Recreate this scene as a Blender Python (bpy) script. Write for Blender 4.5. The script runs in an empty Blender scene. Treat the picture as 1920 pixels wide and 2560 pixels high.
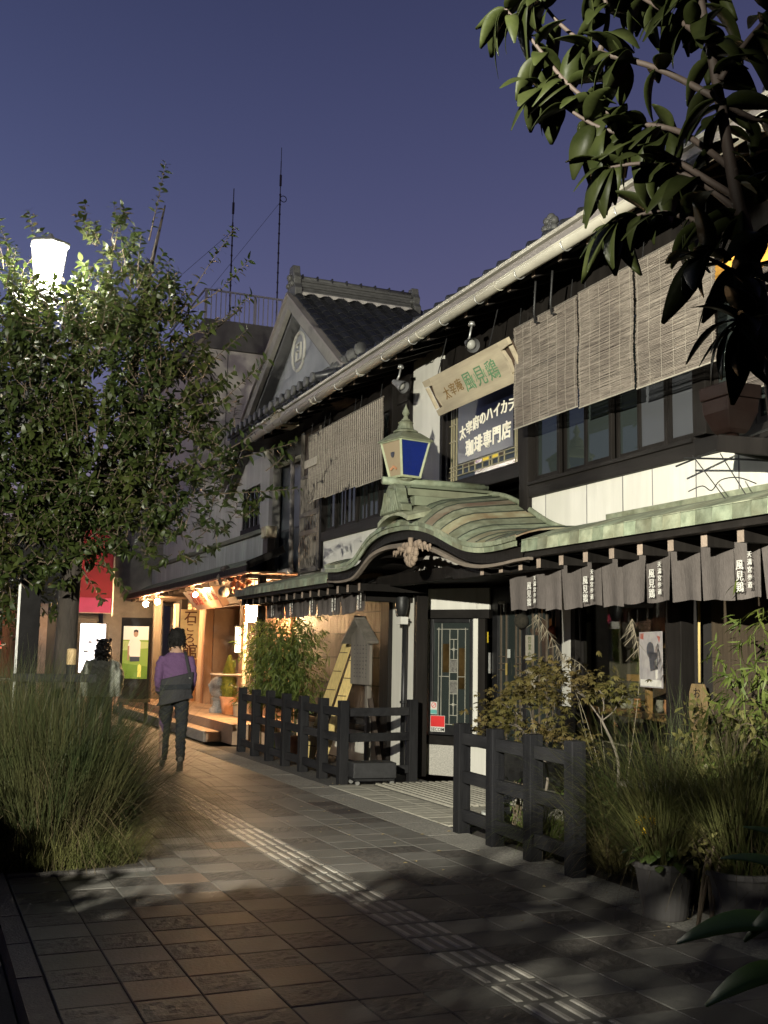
import bpy, bmesh, math, random
import numpy as np
from mathutils import Vector, Matrix, Euler, Quaternion
rad = math.radians
random.seed(7); rng = np.random.default_rng(11)
SC = bpy.context.scene; COL = SC.collection

# ---------------------------------------------------------------- camera, sky, lamps, exposure
cam = bpy.data.cameras.new('camera'); CAM = bpy.data.objects.new('camera', cam); COL.objects.link(CAM)
cam.sensor_fit = 'HORIZONTAL'; cam.sensor_width = 36.0; cam.lens = 36.0 * 2750 / 1920
cam.clip_start = 0.05; cam.clip_end = 600
yw, pt, rl = rad(22.7), rad(7.4), rad(1.0)
fw = Vector((math.sin(yw) * math.cos(pt), math.cos(yw) * math.cos(pt), math.sin(pt)))
r0 = Vector((math.cos(yw), -math.sin(yw), 0)); u0 = r0.cross(fw)
rv = r0 * math.cos(rl) + u0 * math.sin(rl); uv = u0 * math.cos(rl) - r0 * math.sin(rl)
CAM.matrix_world = Matrix(((rv.x, uv.x, -fw.x, 0), (rv.y, uv.y, -fw.y, 0), (rv.z, uv.z, -fw.z, 1.45), (0, 0, 0, 1)))
SC.camera = CAM
cam.dof.use_dof = False
try:
    SC.render.engine = 'CYCLES'
    SC.cycles.use_denoising = True; SC.cycles.max_bounces = 6; SC.cycles.transparent_max_bounces = 12
    SC.cycles.sample_clamp_indirect = 4.0; SC.cycles.caustics_reflective = False; SC.cycles.caustics_refractive = False
except Exception: pass
vs = SC.view_settings
vs.view_transform = 'Standard'; vs.look = 'None'; vs.gamma = 1.0; vs.use_curve_mapping = False; vs.exposure = 0.0

W = bpy.data.worlds.new('World'); SC.world = W; W.use_nodes = True
nt = W.node_tree; nt.nodes.clear()
wo = nt.nodes.new('ShaderNodeOutputWorld'); bg = nt.nodes.new('ShaderNodeBackground')
sky = nt.nodes.new('ShaderNodeTexSky'); sky.sky_type = 'NISHITA'; sky.sun_disc = False
sky.sun_elevation = rad(-2.0); sky.sun_rotation = rad(-75); sky.altitude = 20; sky.ozone_density = 3.0; sky.air_density = 1.0; sky.dust_density = 0.6
tint = nt.nodes.new('ShaderNodeMix'); tint.data_type = 'RGBA'; tint.blend_type = 'MULTIPLY'; tint.inputs[0].default_value = 1.0
TINT = (1.92, 1.32, 1.07, 1)
tint.inputs[7].default_value = TINT
tcw = nt.nodes.new('ShaderNodeTexCoord'); sxyz = nt.nodes.new('ShaderNodeSeparateXYZ'); mrw = nt.nodes.new('ShaderNodeMapRange')
mrw.inputs[1].default_value = .12; mrw.inputs[2].default_value = 1.0; mrw.inputs[3].default_value = 1.75; mrw.inputs[4].default_value = .14
nt.links.new(tcw.outputs['Generated'], sxyz.inputs[0]); nt.links.new(sxyz.outputs[2], mrw.inputs[0]); nt.links.new(mrw.outputs[0], bg.inputs[1])
nt.links.new(sky.outputs[0], tint.inputs[6]); nt.links.new(tint.outputs[2], bg.inputs[0]); nt.links.new(bg.outputs[0], wo.inputs[0])
bg.inputs[1].default_value = 1.0

FLOOD = Vector((-3.0, -.5, 3.5))       # assumed flood lamp out of view, read off the hard shadows on the cafe front
fl = bpy.data.lights.new('assumed_flood_beam', 'SPOT'); FLO = bpy.data.objects.new('assumed_flood_beam', fl); COL.objects.link(FLO)
fl.energy = 13300; fl.color = (1.0, .96, .81); fl.spot_size = rad(58); fl.spot_blend = .6; fl.shadow_soft_size = .05
FLO.location = FLOOD
FLO.rotation_euler = (Vector((5.2, 10.6, 2.5)) - FLOOD).to_track_quat('-Z', 'Y').to_euler()

# ---------------------------------------------------------------- materials
MATS = {}
def mat(name, col, rough=.6, var=.25, scale=8, bump=.15, stretch=(1, 1, 1), metal=0.0, rnd=0.0, col2=None, wear=.25, wearscale=1.3, wearcol=None, spec=.4, huernd=0.0, transl=0.0, bscale=None, satmul=1.0):
    m = bpy.data.materials.new(name); m.use_nodes = True; n = m.node_tree.nodes; l = m.node_tree.links
    b = n['Principled BSDF']; MATS[name] = m
    tc = n.new('ShaderNodeTexCoord'); oi = n.new('ShaderNodeObjectInfo')
    sc = n.new('ShaderNodeVectorMath'); sc.operation = 'SCALE'; sc.inputs[0].default_value = (17.3, 31.7, 23.1); l.new(oi.outputs['Random'], sc.inputs['Scale'])
    ad = n.new('ShaderNodeVectorMath'); ad.operation = 'ADD'; l.new(tc.outputs['Object'], ad.inputs[0]); l.new(sc.outputs[0], ad.inputs[1])
    mp = n.new('ShaderNodeMapping'); mp.inputs['Scale'].default_value = stretch; l.new(ad.outputs[0], mp.inputs[0])
    nz = n.new('ShaderNodeTexNoise'); nz.inputs['Scale'].default_value = scale; nz.inputs['Detail'].default_value = 6; nz.inputs['Roughness'].default_value = .65
    l.new(mp.outputs[0], nz.inputs['Vector'])
    rp = n.new('ShaderNodeValToRGB'); rp.color_ramp.elements[0].position = .3; rp.color_ramp.elements[1].position = .7
    c1 = tuple(max(0, c * (1 - var)) for c in col); c2 = col2 if col2 else tuple(min(1, c * (1 + var)) for c in col)
    rp.color_ramp.elements[0].color = (*c1, 1); rp.color_ramp.elements[1].color = (*c2, 1); l.new(nz.outputs[0], rp.inputs[0])
    w = n.new('ShaderNodeTexNoise'); w.inputs['Scale'].default_value = wearscale; w.inputs['Detail'].default_value = 5; l.new(ad.outputs[0], w.inputs['Vector'])
    wr = n.new('ShaderNodeMapRange'); wr.inputs[1].default_value = .42; wr.inputs[2].default_value = .68; wr.inputs[3].default_value = 0; wr.inputs[4].default_value = wear; l.new(w.outputs[0], wr.inputs[0])
    mx = n.new('ShaderNodeMix'); mx.data_type = 'RGBA'; l.new(wr.outputs[0], mx.inputs[0]); l.new(rp.outputs[0], mx.inputs[6])
    wc = wearcol if wearcol else tuple(c * .45 for c in col); mx.inputs[7].default_value = (*wc, 1)
    out = mx.outputs[2]
    if rnd or huernd:
        hs = n.new('ShaderNodeHueSaturation'); l.new(out, hs.inputs['Color'])
        mr = n.new('ShaderNodeMapRange'); mr.inputs[3].default_value = 1 - rnd; mr.inputs[4].default_value = 1 + rnd; l.new(oi.outputs['Random'], mr.inputs[0]); l.new(mr.outputs[0], hs.inputs['Value'])
        if huernd:
            ml = n.new('ShaderNodeMath'); ml.operation = 'MULTIPLY'; ml.inputs[1].default_value = 7.31; l.new(oi.outputs['Random'], ml.inputs[0])
            fr = n.new('ShaderNodeMath'); fr.operation = 'FRACT'; l.new(ml.outputs[0], fr.inputs[0])
            mh = n.new('ShaderNodeMapRange'); mh.inputs[3].default_value = .5 - huernd; mh.inputs[4].default_value = .5 + huernd; l.new(fr.outputs[0], mh.inputs[0]); l.new(mh.outputs[0], hs.inputs['Hue'])
        out = hs.outputs[0]
    l.new(out, b.inputs['Base Color'])
    b.inputs['Roughness'].default_value = rough; b.inputs['Metallic'].default_value = metal; b.inputs['Specular IOR Level'].default_value = spec
    if rough < .95:
        rr = n.new('ShaderNodeMapRange'); rr.inputs[3].default_value = max(.05, rough - .12); rr.inputs[4].default_value = min(1, rough + .15); l.new(nz.outputs[0], rr.inputs[0]); l.new(rr.outputs[0], b.inputs['Roughness'])
    if bump:
        bn = n.new('ShaderNodeTexNoise'); bn.inputs['Scale'].default_value = bscale or scale * 3; bn.inputs['Detail'].default_value = 4; l.new(mp.outputs[0], bn.inputs['Vector'])
        bp = n.new('ShaderNodeBump'); bp.inputs['Strength'].default_value = bump; bp.inputs['Distance'].default_value = .02; l.new(bn.outputs[0], bp.inputs['Height']); l.new(bp.outputs[0], b.inputs['Normal'])
    if transl:
        tr = n.new('ShaderNodeBsdfTranslucent'); l.new(out, tr.inputs[0]); ms = n.new('ShaderNodeMixShader'); ms.inputs[0].default_value = transl
        l.new(b.outputs[0], ms.inputs[1]); l.new(tr.outputs[0], ms.inputs[2]); l.new(ms.outputs[0], n['Material Output'].inputs[0])
    return m
def emis(name, col, s):
    m = bpy.data.materials.new(name); m.use_nodes = True; n = m.node_tree.nodes; b = n['Principled BSDF']
    b.inputs['Base Color'].default_value = (*col, 1); b.inputs['Emission Color'].default_value = (*col, 1); b.inputs['Emission Strength'].default_value = s
    MATS[name] = m; return m
def glass(name, tcol=(.55, .6, .62), f=1.5, rough=.02, body=0.0, bodycol=(.1, .1, .1)):
    m = bpy.data.materials.new(name); m.use_nodes = True; n = m.node_tree.nodes; l = m.node_tree.links; n.remove(n['Principled BSDF'])
    t = n.new('ShaderNodeBsdfTransparent'); t.inputs[0].default_value = (*tcol, 1); g = n.new('ShaderNodeBsdfGlossy'); g.inputs['Roughness'].default_value = rough
    ge = n.new('ShaderNodeNewGeometry'); dt = n.new('ShaderNodeVectorMath'); dt.operation = 'DOT_PRODUCT'; l.new(ge.outputs['Normal'], dt.inputs[0]); l.new(ge.outputs['Incoming'], dt.inputs[1])
    ab = n.new('ShaderNodeMath'); ab.operation = 'ABSOLUTE'; l.new(dt.outputs['Value'], ab.inputs[0]); om = n.new('ShaderNodeMath'); om.operation = 'SUBTRACT'; om.inputs[0].default_value = 1; l.new(ab.outputs[0], om.inputs[1])
    pw = n.new('ShaderNodeMath'); pw.operation = 'POWER'; pw.inputs[1].default_value = 5; l.new(om.outputs[0], pw.inputs[0]); r0f = ((f - 1) / (f + 1)) ** 2
    fr = n.new('ShaderNodeMath'); fr.operation = 'MULTIPLY_ADD'; fr.inputs[1].default_value = 1 - r0f; fr.inputs[2].default_value = r0f; l.new(pw.outputs[0], fr.inputs[0])
    nz = n.new('ShaderNodeTexNoise'); nz.inputs['Scale'].default_value = 2.5; bp = n.new('ShaderNodeBump'); bp.inputs['Strength'].default_value = .02; l.new(nz.outputs[0], bp.inputs['Height']); l.new(bp.outputs[0], g.inputs['Normal'])
    mx = n.new('ShaderNodeMixShader'); l.new(fr.outputs[0], mx.inputs[0])
    base = t.outputs[0]
    if body:
        d = n.new('ShaderNodeBsdfDiffuse'); d.inputs[0].default_value = (*bodycol, 1); m2 = n.new('ShaderNodeMixShader'); m2.inputs[0].default_value = body
        l.new(t.outputs[0], m2.inputs[1]); l.new(d.outputs[0], m2.inputs[2]); base = m2.outputs[0]
    l.new(base, mx.inputs[1]); l.new(g.outputs[0], mx.inputs[2]); l.new(mx.outputs[0], n['Material Output'].inputs[0])
    MATS[name] = m; return m

DW = mat('charred_wood', (.011, .0095, .0085), .6, .45, 5, .35, (1, 1, .12), rnd=.2, wearcol=(.026, .023, .02), spec=.1)
DWH = mat('charred_wood_rail', (.013, .0115, .0105), .6, .45, 5, .35, (1, .12, 1), rnd=.2, wearcol=(.035, .032, .029), spec=.12)
FW = mat('black_fence_timber', (.0125, .0125, .014), .65, .45, 7, .5, (1, 1, .15), rnd=.2, wear=.5, wearcol=(.03, .029, .029), spec=.1)
FWH = mat('black_fence_rail', (.015, .015, .0165), .65, .45, 7, .5, (1, .15, 1), rnd=.2, wear=.5, wearcol=(.038, .037, .037), spec=.1)
PLASTER = mat('white_plaster', (.60, .585, .525), .85, .10, 5, .15, (1, 1.5, .12), wear=.5, wearcol=(.5, .49, .42), wearscale=1.8, bscale=30)
PLASTER2 = mat('grey_plaster', (.17, .165, .16), .85, .15, 4, .2, (1, 1, .3), wear=.4)
DKPLASTER = mat('dark_grey_plaster', (.085, .085, .085), .85, .15, 4, .2, wear=.4)
STUCCO = mat('pebble_stucco', (.48, .46, .41), .9, .45, 90, .6, wear=.1)
BROWNB = mat('brown_board', (.042, .029, .021), .65, .35, 9, .3, (1, 6, .2), rnd=.2)
PALEWOOD = mat('weathered_pale_wood', (.42, .36, .25), .75, .25, 6, .3, (1, .1, 1.2), wear=.35, wearcol=(.22, .19, .14))
GREYWOOD = mat('grey_weathered_wood', (.13, .115, .095), .8, .35, 8, .4, (1, 1, .1))
ENDGRAIN = mat('weathered_end_grain', (.3, .235, .185), .8, .2, 20, .3, rnd=.2)
GUTTER = mat('aged_gutter_metal', (.4, .38, .31), .45, .18, 6, .1, (1, .3, 1), wear=.5, wearcol=(.22, .2, .16))
FASCIA = mat('grey_fascia', (.2, .18, .165), .6, .15, 5, .15, (1, .1, 1))
IRON = mat('dark_iron', (.03, .03, .03), .45, .3, 12, .1, metal=.4)
STEEL = mat('pale_steel', (.4, .4, .38), .4, .2, 10, .05, metal=.7)
COPPER = mat('verdigris_copper', (.17, .205, .135), .65, .3, 9, .25, (1, 1, 1), rnd=.3, col2=(.3, .33, .23), huernd=.025, wear=.7, wearcol=(.1, .1, .055), wearscale=5)
COPPERT = mat('tan_patina_copper', (.31, .285, .165), .65, .3, 5, .2, rnd=.35, col2=(.38, .38, .26), huernd=.035, wear=.85, wearcol=(.17, .1, .05), wearscale=3.5)
COPPERD = mat('dull_copper', (.13, .15, .1), .65, .3, 5, .2, rnd=.2, huernd=.02, wear=.5, wearcol=(.09, .08, .05))
TILE = mat('black_roof_tile', (.02, .0205, .022), .36, .3, 10, .1, rnd=.25)
TILEG = mat('grey_ridge_tile', (.075, .075, .07), .55, .3, 10, .25, rnd=.2)
CLOTH = mat('grey_brown_cotton', (.105, .092, .085), .95, .14, 40, .35, (1, 1, .4), rnd=.08, spec=.1)
WHITEPAINT = mat('white_paint', (.6, .59, .54), .7, .1, 20, .05)
GOLD = mat('gold_brown_lettering', (.2, .12, .035), .6, .2, 20, .05)
GREENL = mat('green_lettering', (.1, .22, .11), .6, .2, 20, .05)
BLACKP = mat('black_paint', (.012, .012, .013), .4, .3, 10, .05)
REDP = mat('red_print', (.6, .03, .03), .5, .1, 10, 0)
YELP = mat('yellow_print', (.75, .55, .04), .5, .1, 10, 0)
TEALP = mat('teal_print', (.12, .4, .36), .5, .1, 10, 0)
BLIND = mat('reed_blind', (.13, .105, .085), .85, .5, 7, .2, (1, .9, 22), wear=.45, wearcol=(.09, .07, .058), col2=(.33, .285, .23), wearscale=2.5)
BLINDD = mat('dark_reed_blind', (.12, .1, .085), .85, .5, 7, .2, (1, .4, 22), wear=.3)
CORD = mat('pale_cord', (.34, .31, .25), .9, .2, 20, .1)
REED = mat('yellow_reed', (.5, .38, .15), .75, .3, 9, .3, (4, 4, .15), rnd=.15)
NAVY = mat('navy_sign_board', (.006, .008, .02), .3, .3, 5, .02)
CONC = mat('concrete', (.2, .19, .17), .85, .18, 6, .2, wear=.35)
CONCD = mat('dark_concrete', (.12, .115, .105), .85, .2, 3, .2, wear=.35)
CONCL = mat('cream_concrete', (.55, .52, .45), .85, .12, 3, .2, wear=.3)
SOIL = mat('dark_soil', (.03, .024, .018), .95, .5, 25, .8)
GRAVEL = mat('pale_edging_concrete', (.2, .19, .165), .9, .5, 60, .6, wear=.4)
TERRA = mat('terracotta', (.42, .2, .1), .75, .25, 9, .2, wear=.3, wearcol=(.5, .35, .25))
POTG = mat('grey_plastic_pot', (.10, .094, .092), .45, .2, 6, .08, wear=.3)
CERAM = mat('pale_ceramic', (.45, .46, .42), .4, .1, 6, .05)
STONE = mat('grey_granite', (.26, .25, .23), .8, .35, 40, .3)
TRUNKM = mat('tree_bark', (.036, .029, .023), .9, .45, 9, .9, (1, 1, .3), wear=.4)
TWIGM = mat('twig_bark', (.1, .075, .05), .85, .3, 9, .3)
PALETW = mat('pale_twig_bark', (.13, .11, .088), .8, .3, 9, .3)
LEAF = mat('camellia_leaf', (.018, .034, .009), .4, .35, 4, .1, col2=(.046, .066, .016), transl=.3, spec=.35, wear=.2, wearcol=(.11, .1, .02))
LEAFF = mat('broad_dark_leaf', (.022, .03, .008), .45, .3, 9, .08, col2=(.042, .05, .016), transl=.45, spec=.14, rnd=.3)
BAMBOOL = mat('bamboo_leaf', (.07, .12, .025), .5, .3, 4, .1, col2=(.16, .19, .04), transl=.35)
GRASSM = mat('ornamental_grass', (.011, .026, .007), .6, .4, 3, .1, col2=(.04, .055, .015), transl=.25, wear=.4, wearcol=(.13, .09, .04))
GRASSY = mat('dry_pampas_grass', (.07, .095, .024), .6, .4, 3, .1, col2=(.15, .15, .05), transl=.3, wear=.4, wearcol=(.16, .11, .05))
PLUME = mat('pale_plume', (.26, .225, .16), .9, .2, 10, .1, transl=.3)
MAPLE = mat('autumn_maple_leaf', (.11, .1, .028), .55, .4, 3, .1, col2=(.19, .13, .05), transl=.35, wear=.4, wearcol=(.1, .12, .025))
TOPI = mat('golden_conifer', (.14, .17, .025), .8, .4, 10, .3, col2=(.3, .28, .04), transl=.25)
HERB = mat('green_herb_leaf', (.06, .11, .025), .5, .3, 6, .1, col2=(.12, .16, .04), transl=.25)
OLIVEL = mat('olive_shrub_leaf', (.13, .13, .04), .5, .3, 6, .1, col2=(.22, .2, .07), transl=.25)
FLOWY = mat('yellow_petal', (.75, .5, .02), .6, .1, 6, 0)
GLASSM = glass('window_glass', (.5, .53, .52))
GLASSD = glass('dark_window_glass', (.3, .34, .34), 1.6, body=.5, bodycol=(.05, .062, .058))
GLASSR = glass('ribbed_window_glass', (.3, .33, .35), 1.6, .15, body=.6, bodycol=(.1, .105, .115))
GLASSB = glass('blue_lantern_glass', (.06, .12, .6), 1.5, .05, body=.32, bodycol=(.03, .06, .34))
GLASST = glass('tan_lantern_glass', (.5, .4, .25), 1.5, .1, body=.8, bodycol=(.36, .29, .19))

# ---------------------------------------------------------------- geometry helpers
def V(*a): return Vector(a)
def root(o):
    while o.parent: o = o.parent
    return o
class M:
    def __init__(s): s.v = []; s.f = []
    def add(s, vs, fs):
        b = len(s.v); s.v += [tuple(p) for p in vs]; s.f += [tuple(i + b for i in f) for f in fs]; return s
    def box(s, x0, x1, y0, y1, z0, z1):
        return s.add([(x0, y0, z0), (x1, y0, z0), (x1, y1, z0), (x0, y1, z0), (x0, y0, z1), (x1, y0, z1), (x1, y1, z1), (x0, y1, z1)],
                     [(0, 3, 2, 1), (4, 5, 6, 7), (0, 1, 5, 4), (1, 2, 6, 5), (2, 3, 7, 6), (3, 0, 4, 7)])
    def obox(s, c, sz, rot=None):
        R = rot.to_matrix() if hasattr(rot, 'to_matrix') else (rot or Matrix.Identity(3)); c = Vector(c); h = [k / 2 for k in sz]
        P = [c + R @ Vector((sx * h[0], sy * h[1], sz_ * h[2])) for sz_ in (-1, 1) for sx, sy in ((-1, -1), (1, -1), (1, 1), (-1, 1))]
        return s.add(P, [(0, 3, 2, 1), (4, 5, 6, 7), (0, 1, 5, 4), (1, 2, 6, 5), (2, 3, 7, 6), (3, 0, 4, 7)])
    def bar(s, p, q, w, h, up=(0, 0, 1)):
        p = Vector(p); q = Vector(q); d = (q - p); L = d.length; d.normalize(); up = Vector(up)
        if abs(d.dot(up)) > .98: up = Vector((1, 0, 0))
        a = d.cross(up).normalized(); b = a.cross(d)
        R = Matrix((a, d, b)).transposed(); return s.obox((p + q) / 2, (w, L, h), R)
    def tube(s, pts, r, n=8, cap=True):
        pts = [Vector(p) for p in pts]; k = len(pts); rs = r if isinstance(r, (list, tuple)) else [r] * k
        rings = []; up = None
        for i, p in enumerate(pts):
            d = (pts[min(i + 1, k - 1)] - pts[max(i - 1, 0)]).normalized()
            if up is None:
                up = Vector((0, 0, 1)) if abs(d.z) < .9 else Vector((1, 0, 0))
            a = d.cross(up)
            if a.length < 1e-4: a = d.cross(Vector((0, 1, 0)))
            a.normalize(); b = a.cross(d).normalized(); up = b
            rings.append([p + (a * math.cos(2 * math.pi * j / n) + b * math.sin(2 * math.pi * j / n)) * rs[i] for j in range(n)])
        vs = [p for rg in rings for p in rg]; fs = []
        for i in range(k - 1):
            for j in range(n):
                fs.append((i * n + j, (i + 1) * n + j, (i + 1) * n + (j + 1) % n, i * n + (j + 1) % n))
        if cap: fs.append(tuple(range(n))); fs.append(tuple(reversed([(k - 1) * n + j for j in range(n)])))
        return s.add(vs, fs)
    def lathe(s, prof, c=(0, 0, 0), n=20, sx=1, sy=1, rot=0):
        c = Vector(c); vs = []; fs = []; k = len(prof)
        for r, z in prof:
            for j in range(n):
                a = 2 * math.pi * j / n + rot; vs.append(c + Vector((r * math.cos(a) * sx, r * math.sin(a) * sy, z)))
        for i in range(k - 1):
            for j in range(n): fs.append((i * n + j, i * n + (j + 1) % n, (i + 1) * n + (j + 1) % n, (i + 1) * n + j))
        if prof[0][0] > 1e-5: fs.append(tuple(reversed(range(n))))
        if prof[-1][0] > 1e-5: fs.append(tuple((k - 1) * n + j for j in range(n)))
        return s.add(vs, fs)
    def prism(s, poly, vec):
        vec = Vector(vec); n = len(poly); P = [Vector(p) for p in poly]
        vs = P + [p + vec for p in P]
        return s.add(vs, [tuple(reversed(range(n))), tuple(range(n, 2 * n))] + [(i, (i + 1) % n, n + (i + 1) % n, n + i) for i in range(n)])
    def sheet(s, rows):
        k = len(rows); n = len(rows[0]); vs = [p for r in rows for p in r]
        return s.add(vs, [(i * n + j, i * n + j + 1, (i + 1) * n + j + 1, (i + 1) * n + j) for i in range(k - 1) for j in range(n - 1)])
    def slab(s, rows, off):
        off = Vector(off); k = len(rows); n = len(rows[0]); A = [Vector(p) for r in rows for p in r]; B = [p + off for p in A]; N = k * n
        fs = []
        for i in range(k - 1):
            for j in range(n - 1):
                q = (i * n + j, i * n + j + 1, (i + 1) * n + j + 1, (i + 1) * n + j); fs.append(q); fs.append(tuple(N + t for t in reversed(q)))
        bd = [j for j in range(n)] + [i * n + n - 1 for i in range(1, k)] + [(k - 1) * n + j for j in range(n - 2, -1, -1)] + [i * n for i in range(k - 2, 0, -1)]
        for a, b in zip(bd, bd[1:] + bd[:1]): fs.append((b, a, N + a, N + b))
        return s.add(A + B, fs)
    def ball(s, c, r, n=10, m=6, sc=(1, 1, 1)):
        c = Vector(c); vs = []; fs = []
        for i in range(m + 1):
            t = math.pi * i / m
            for j in range(n):
                a = 2 * math.pi * j / n; vs.append(c + Vector((math.sin(t) * math.cos(a) * r * sc[0], math.sin(t) * math.sin(a) * r * sc[1], -math.cos(t) * r * sc[2])))
        for i in range(m):
            for j in range(n): fs.append((i * n + j, i * n + (j + 1) % n, (i + 1) * n + (j + 1) % n, (i + 1) * n + j))
        return s.add(vs, fs)
    def text(s, body, origin, right, up, size, depth=.004, cx=.5, sp=1.0, bold=0.0):
        t = text_mesh(body, bold); right = Vector(right).normalized(); up = Vector(up).normalized(); nn = right.cross(up)
        xs = [p[0] for p in t[0]]; w = max(xs) + min(xs) if xs else 0
        o = Vector(origin); vs = []
        for x, y, z in t[0]: vs.append(o + right * ((x - w * cx) * size * sp) + up * ((y - .38) * size) + nn * (z * depth))
        return s.add(vs, t[1])
    def mesh(s, name, m=None, smooth=False, off=(0, 0, 0)):
        me = bpy.data.meshes.new(name); off = Vector(off)
        me.from_pydata([tuple(Vector(p) - off) for p in s.v], [], s.f)
        if m: me.materials.append(m)
        me.update()
        if smooth: me.polygons.foreach_set('use_smooth', [True] * len(me.polygons))
        return me
    def build(s, name, m, parent=None, smooth=False, bevel=0, label=None, kind=None):
        off = root(parent).location if parent else Vector((0, 0, 0))
        o = bpy.data.objects.new(name, s.mesh(name, m, smooth, off)); COL.objects.link(o)
        if parent: o.parent = parent
        if bevel:
            b = o.modifiers.new('bevel', 'BEVEL'); b.width = bevel; b.segments = 2; b.limit_method = 'ANGLE'; b.angle_limit = rad(40)
        if label: o['label'] = label
        if kind: o['kind'] = kind
        return o
_TX = {}
def text_mesh(body, bold=0.0):
    if (body, bold) not in _TX:
        c = bpy.data.curves.new('lettering', 'FONT'); c.body = body; c.extrude = 1.0; c.offset = bold; c.resolution_u = 2; c.align_x = 'LEFT'
        o = bpy.data.objects.new('lettering', c); COL.objects.link(o)
        me = bpy.data.meshes.new_from_object(o.evaluated_get(bpy.context.evaluated_depsgraph_get()))
        _TX[(body, bold)] = ([tuple(v.co) for v in me.vertices], [tuple(p.vertices) for p in me.polygons])
        bpy.data.objects.remove(o); bpy.data.curves.remove(c); bpy.data.meshes.remove(me)
    return _TX[(body, bold)]
def tag(o, label, cat, group=None, kind=None):
    o['label'] = label; o['category'] = cat
    if group: o['group'] = group
    if kind: o['kind'] = kind
    return o
def thing(name, loc, label, cat, group=None, rz=0):
    o = bpy.data.objects.new(name, None); COL.objects.link(o); o.location = loc; o.rotation_euler = (0, 0, rz); o.empty_display_size = .2
    bpy.context.view_layer.update() if False else None
    return tag(o, label, cat, group)
def inst(name, me, loc, parent, rot=(0, 0, 0), scale=(1, 1, 1)):
    o = bpy.data.objects.new(name, me); COL.objects.link(o); o.parent = parent
    o.location = Vector(loc) - root(parent).location; o.rotation_euler = rot; o.scale = scale; return o
def struct(o, name=None):
    o['kind'] = 'structure'; return o
def copy_tree(o, loc=None, parent=None):
    c = o.copy(); COL.objects.link(c)
    if parent: c.parent = parent
    if loc is not None: c.location = loc
    for ch in list(o.children): copy_tree(ch, None, c)
    return c
def bez(ps, n):
    out = []; k = len(ps)
    P = [Vector(p) for p in ps]
    for i in range(k - 1):
        p0 = P[max(i - 1, 0)]; p1 = P[i]; p2 = P[i + 1]; p3 = P[min(i + 2, k - 1)]
        for j in range(n):
            t = j / n; out.append(.5 * ((2 * p1) + (p2 - p0) * t + (2 * p0 - 5 * p1 + 4 * p2 - p3) * t * t + (3 * p1 - p0 - 3 * p2 + p3) * t ** 3))
    out.append(P[-1]); return out
# ---------------------------------------------------------------- ground, road, pavement
ASPH = mat('asphalt', (.05, .048, .045), .85, .35, 60, .4, wear=.3, wearcol=(.08, .075, .07))
GROUT = mat('dark_grout', (.02, .018, .016), .95, .4, 30, .4)
PAVE = mat('grey_brown_paver', (.105, .101, .09), .58, .22, 14, .12, rnd=.28, huernd=.012, wear=.35, wearcol=(.06, .054, .048), bscale=60)
PAVET = mat('tan_paver', (.125, .096, .07), .55, .2, 12, .12, rnd=.22, huernd=.01, wear=.35, wearcol=(.11, .075, .05), bscale=60)
PAVER = mat('rough_relief_paver', (.07, .064, .057), .55, .4, 20, .3, rnd=.2, wear=.2)
PAVED = mat('dark_iron_cover', (.03, .026, .026), .6, .3, 20, .3)
TACT = mat('tactile_paver', (.11, .104, .092), .5, .22, 12, .12, rnd=.2, wear=.3, wearcol=(.07, .064, .055))
KERB = mat('kerb_stone', (.13, .12, .108), .75, .25, 25, .3, rnd=.15, wear=.4, wearcol=(.1, .095, .085))
ENTP = mat('pale_entrance_paver', (.34, .32, .26), .7, .2, 20, .15, rnd=.12, wear=.4, wearcol=(.2, .19, .16))
GRND = mat('distant_ground', (.06, .055, .05), .9, .3, 3, .2)
DECK = mat('orange_tan_stone', (.33, .22, .14), .6, .2, 9, .15, rnd=.12)

g = M(); g.sheet([[(-250, -60, -.16), (250, -60, -.16)], [(-250, 400, -.16), (250, 400, -.16)]]); struct(g.build('ground', GRND))
g = M(); g.box(-4.2, .486, -3, 60, -.155, -.10); road = struct(g.build('road', ASPH))
g = M(); g.box(.615, 4.32, 1.5, 34, -.15, -.014); pavement = struct(g.build('pavement', GROUT))
PX, PY = .30, .285
def tile_plain(nm, m, sx=PX, sy=PY, tilt=0):
    b = M(); gp = .0025; e = .004; x = sx / 2 - gp; y = sy / 2 - gp
    vs = [(-x, -y, -.03), (x, -y, -.03), (x, y, -.03), (-x, y, -.03), (-x, -y, -.003), (x, -y, -.003), (x, y, -.003), (-x, y, -.003),
          (-x + e, -y + e, tilt), (x - e, -y + e, 0), (x - e, y - e, 0), (-x + e, y - e, 0)]
    b.add(vs, [(0, 1, 5, 4), (1, 2, 6, 5), (2, 3, 7, 6), (3, 0, 4, 7), (4, 5, 9, 8), (5, 6, 10, 9), (6, 7, 11, 10), (7, 4, 8, 11), (8, 9, 10, 11)])
    return b
def tile_relief(seed):
    b = tile_plain('', None); r = random.Random(seed); n = 9
    x = PX / 2 - .02; y = PY / 2 - .02; rows = []
    for i in range(n):
        row = []
        for j in range(n):
            ed = i in (0, n - 1) or j in (0, n - 1)
            row.append((-x + 2 * x * j / (n - 1) + (0 if ed else r.uniform(-.006, .006)), -y + 2 * y * i / (n - 1) + (0 if ed else r.uniform(-.006, .006)), .0008 if ed else r.uniform(-.001, .006)))
        rows.append(row)
    return b.sheet(rows)
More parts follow.
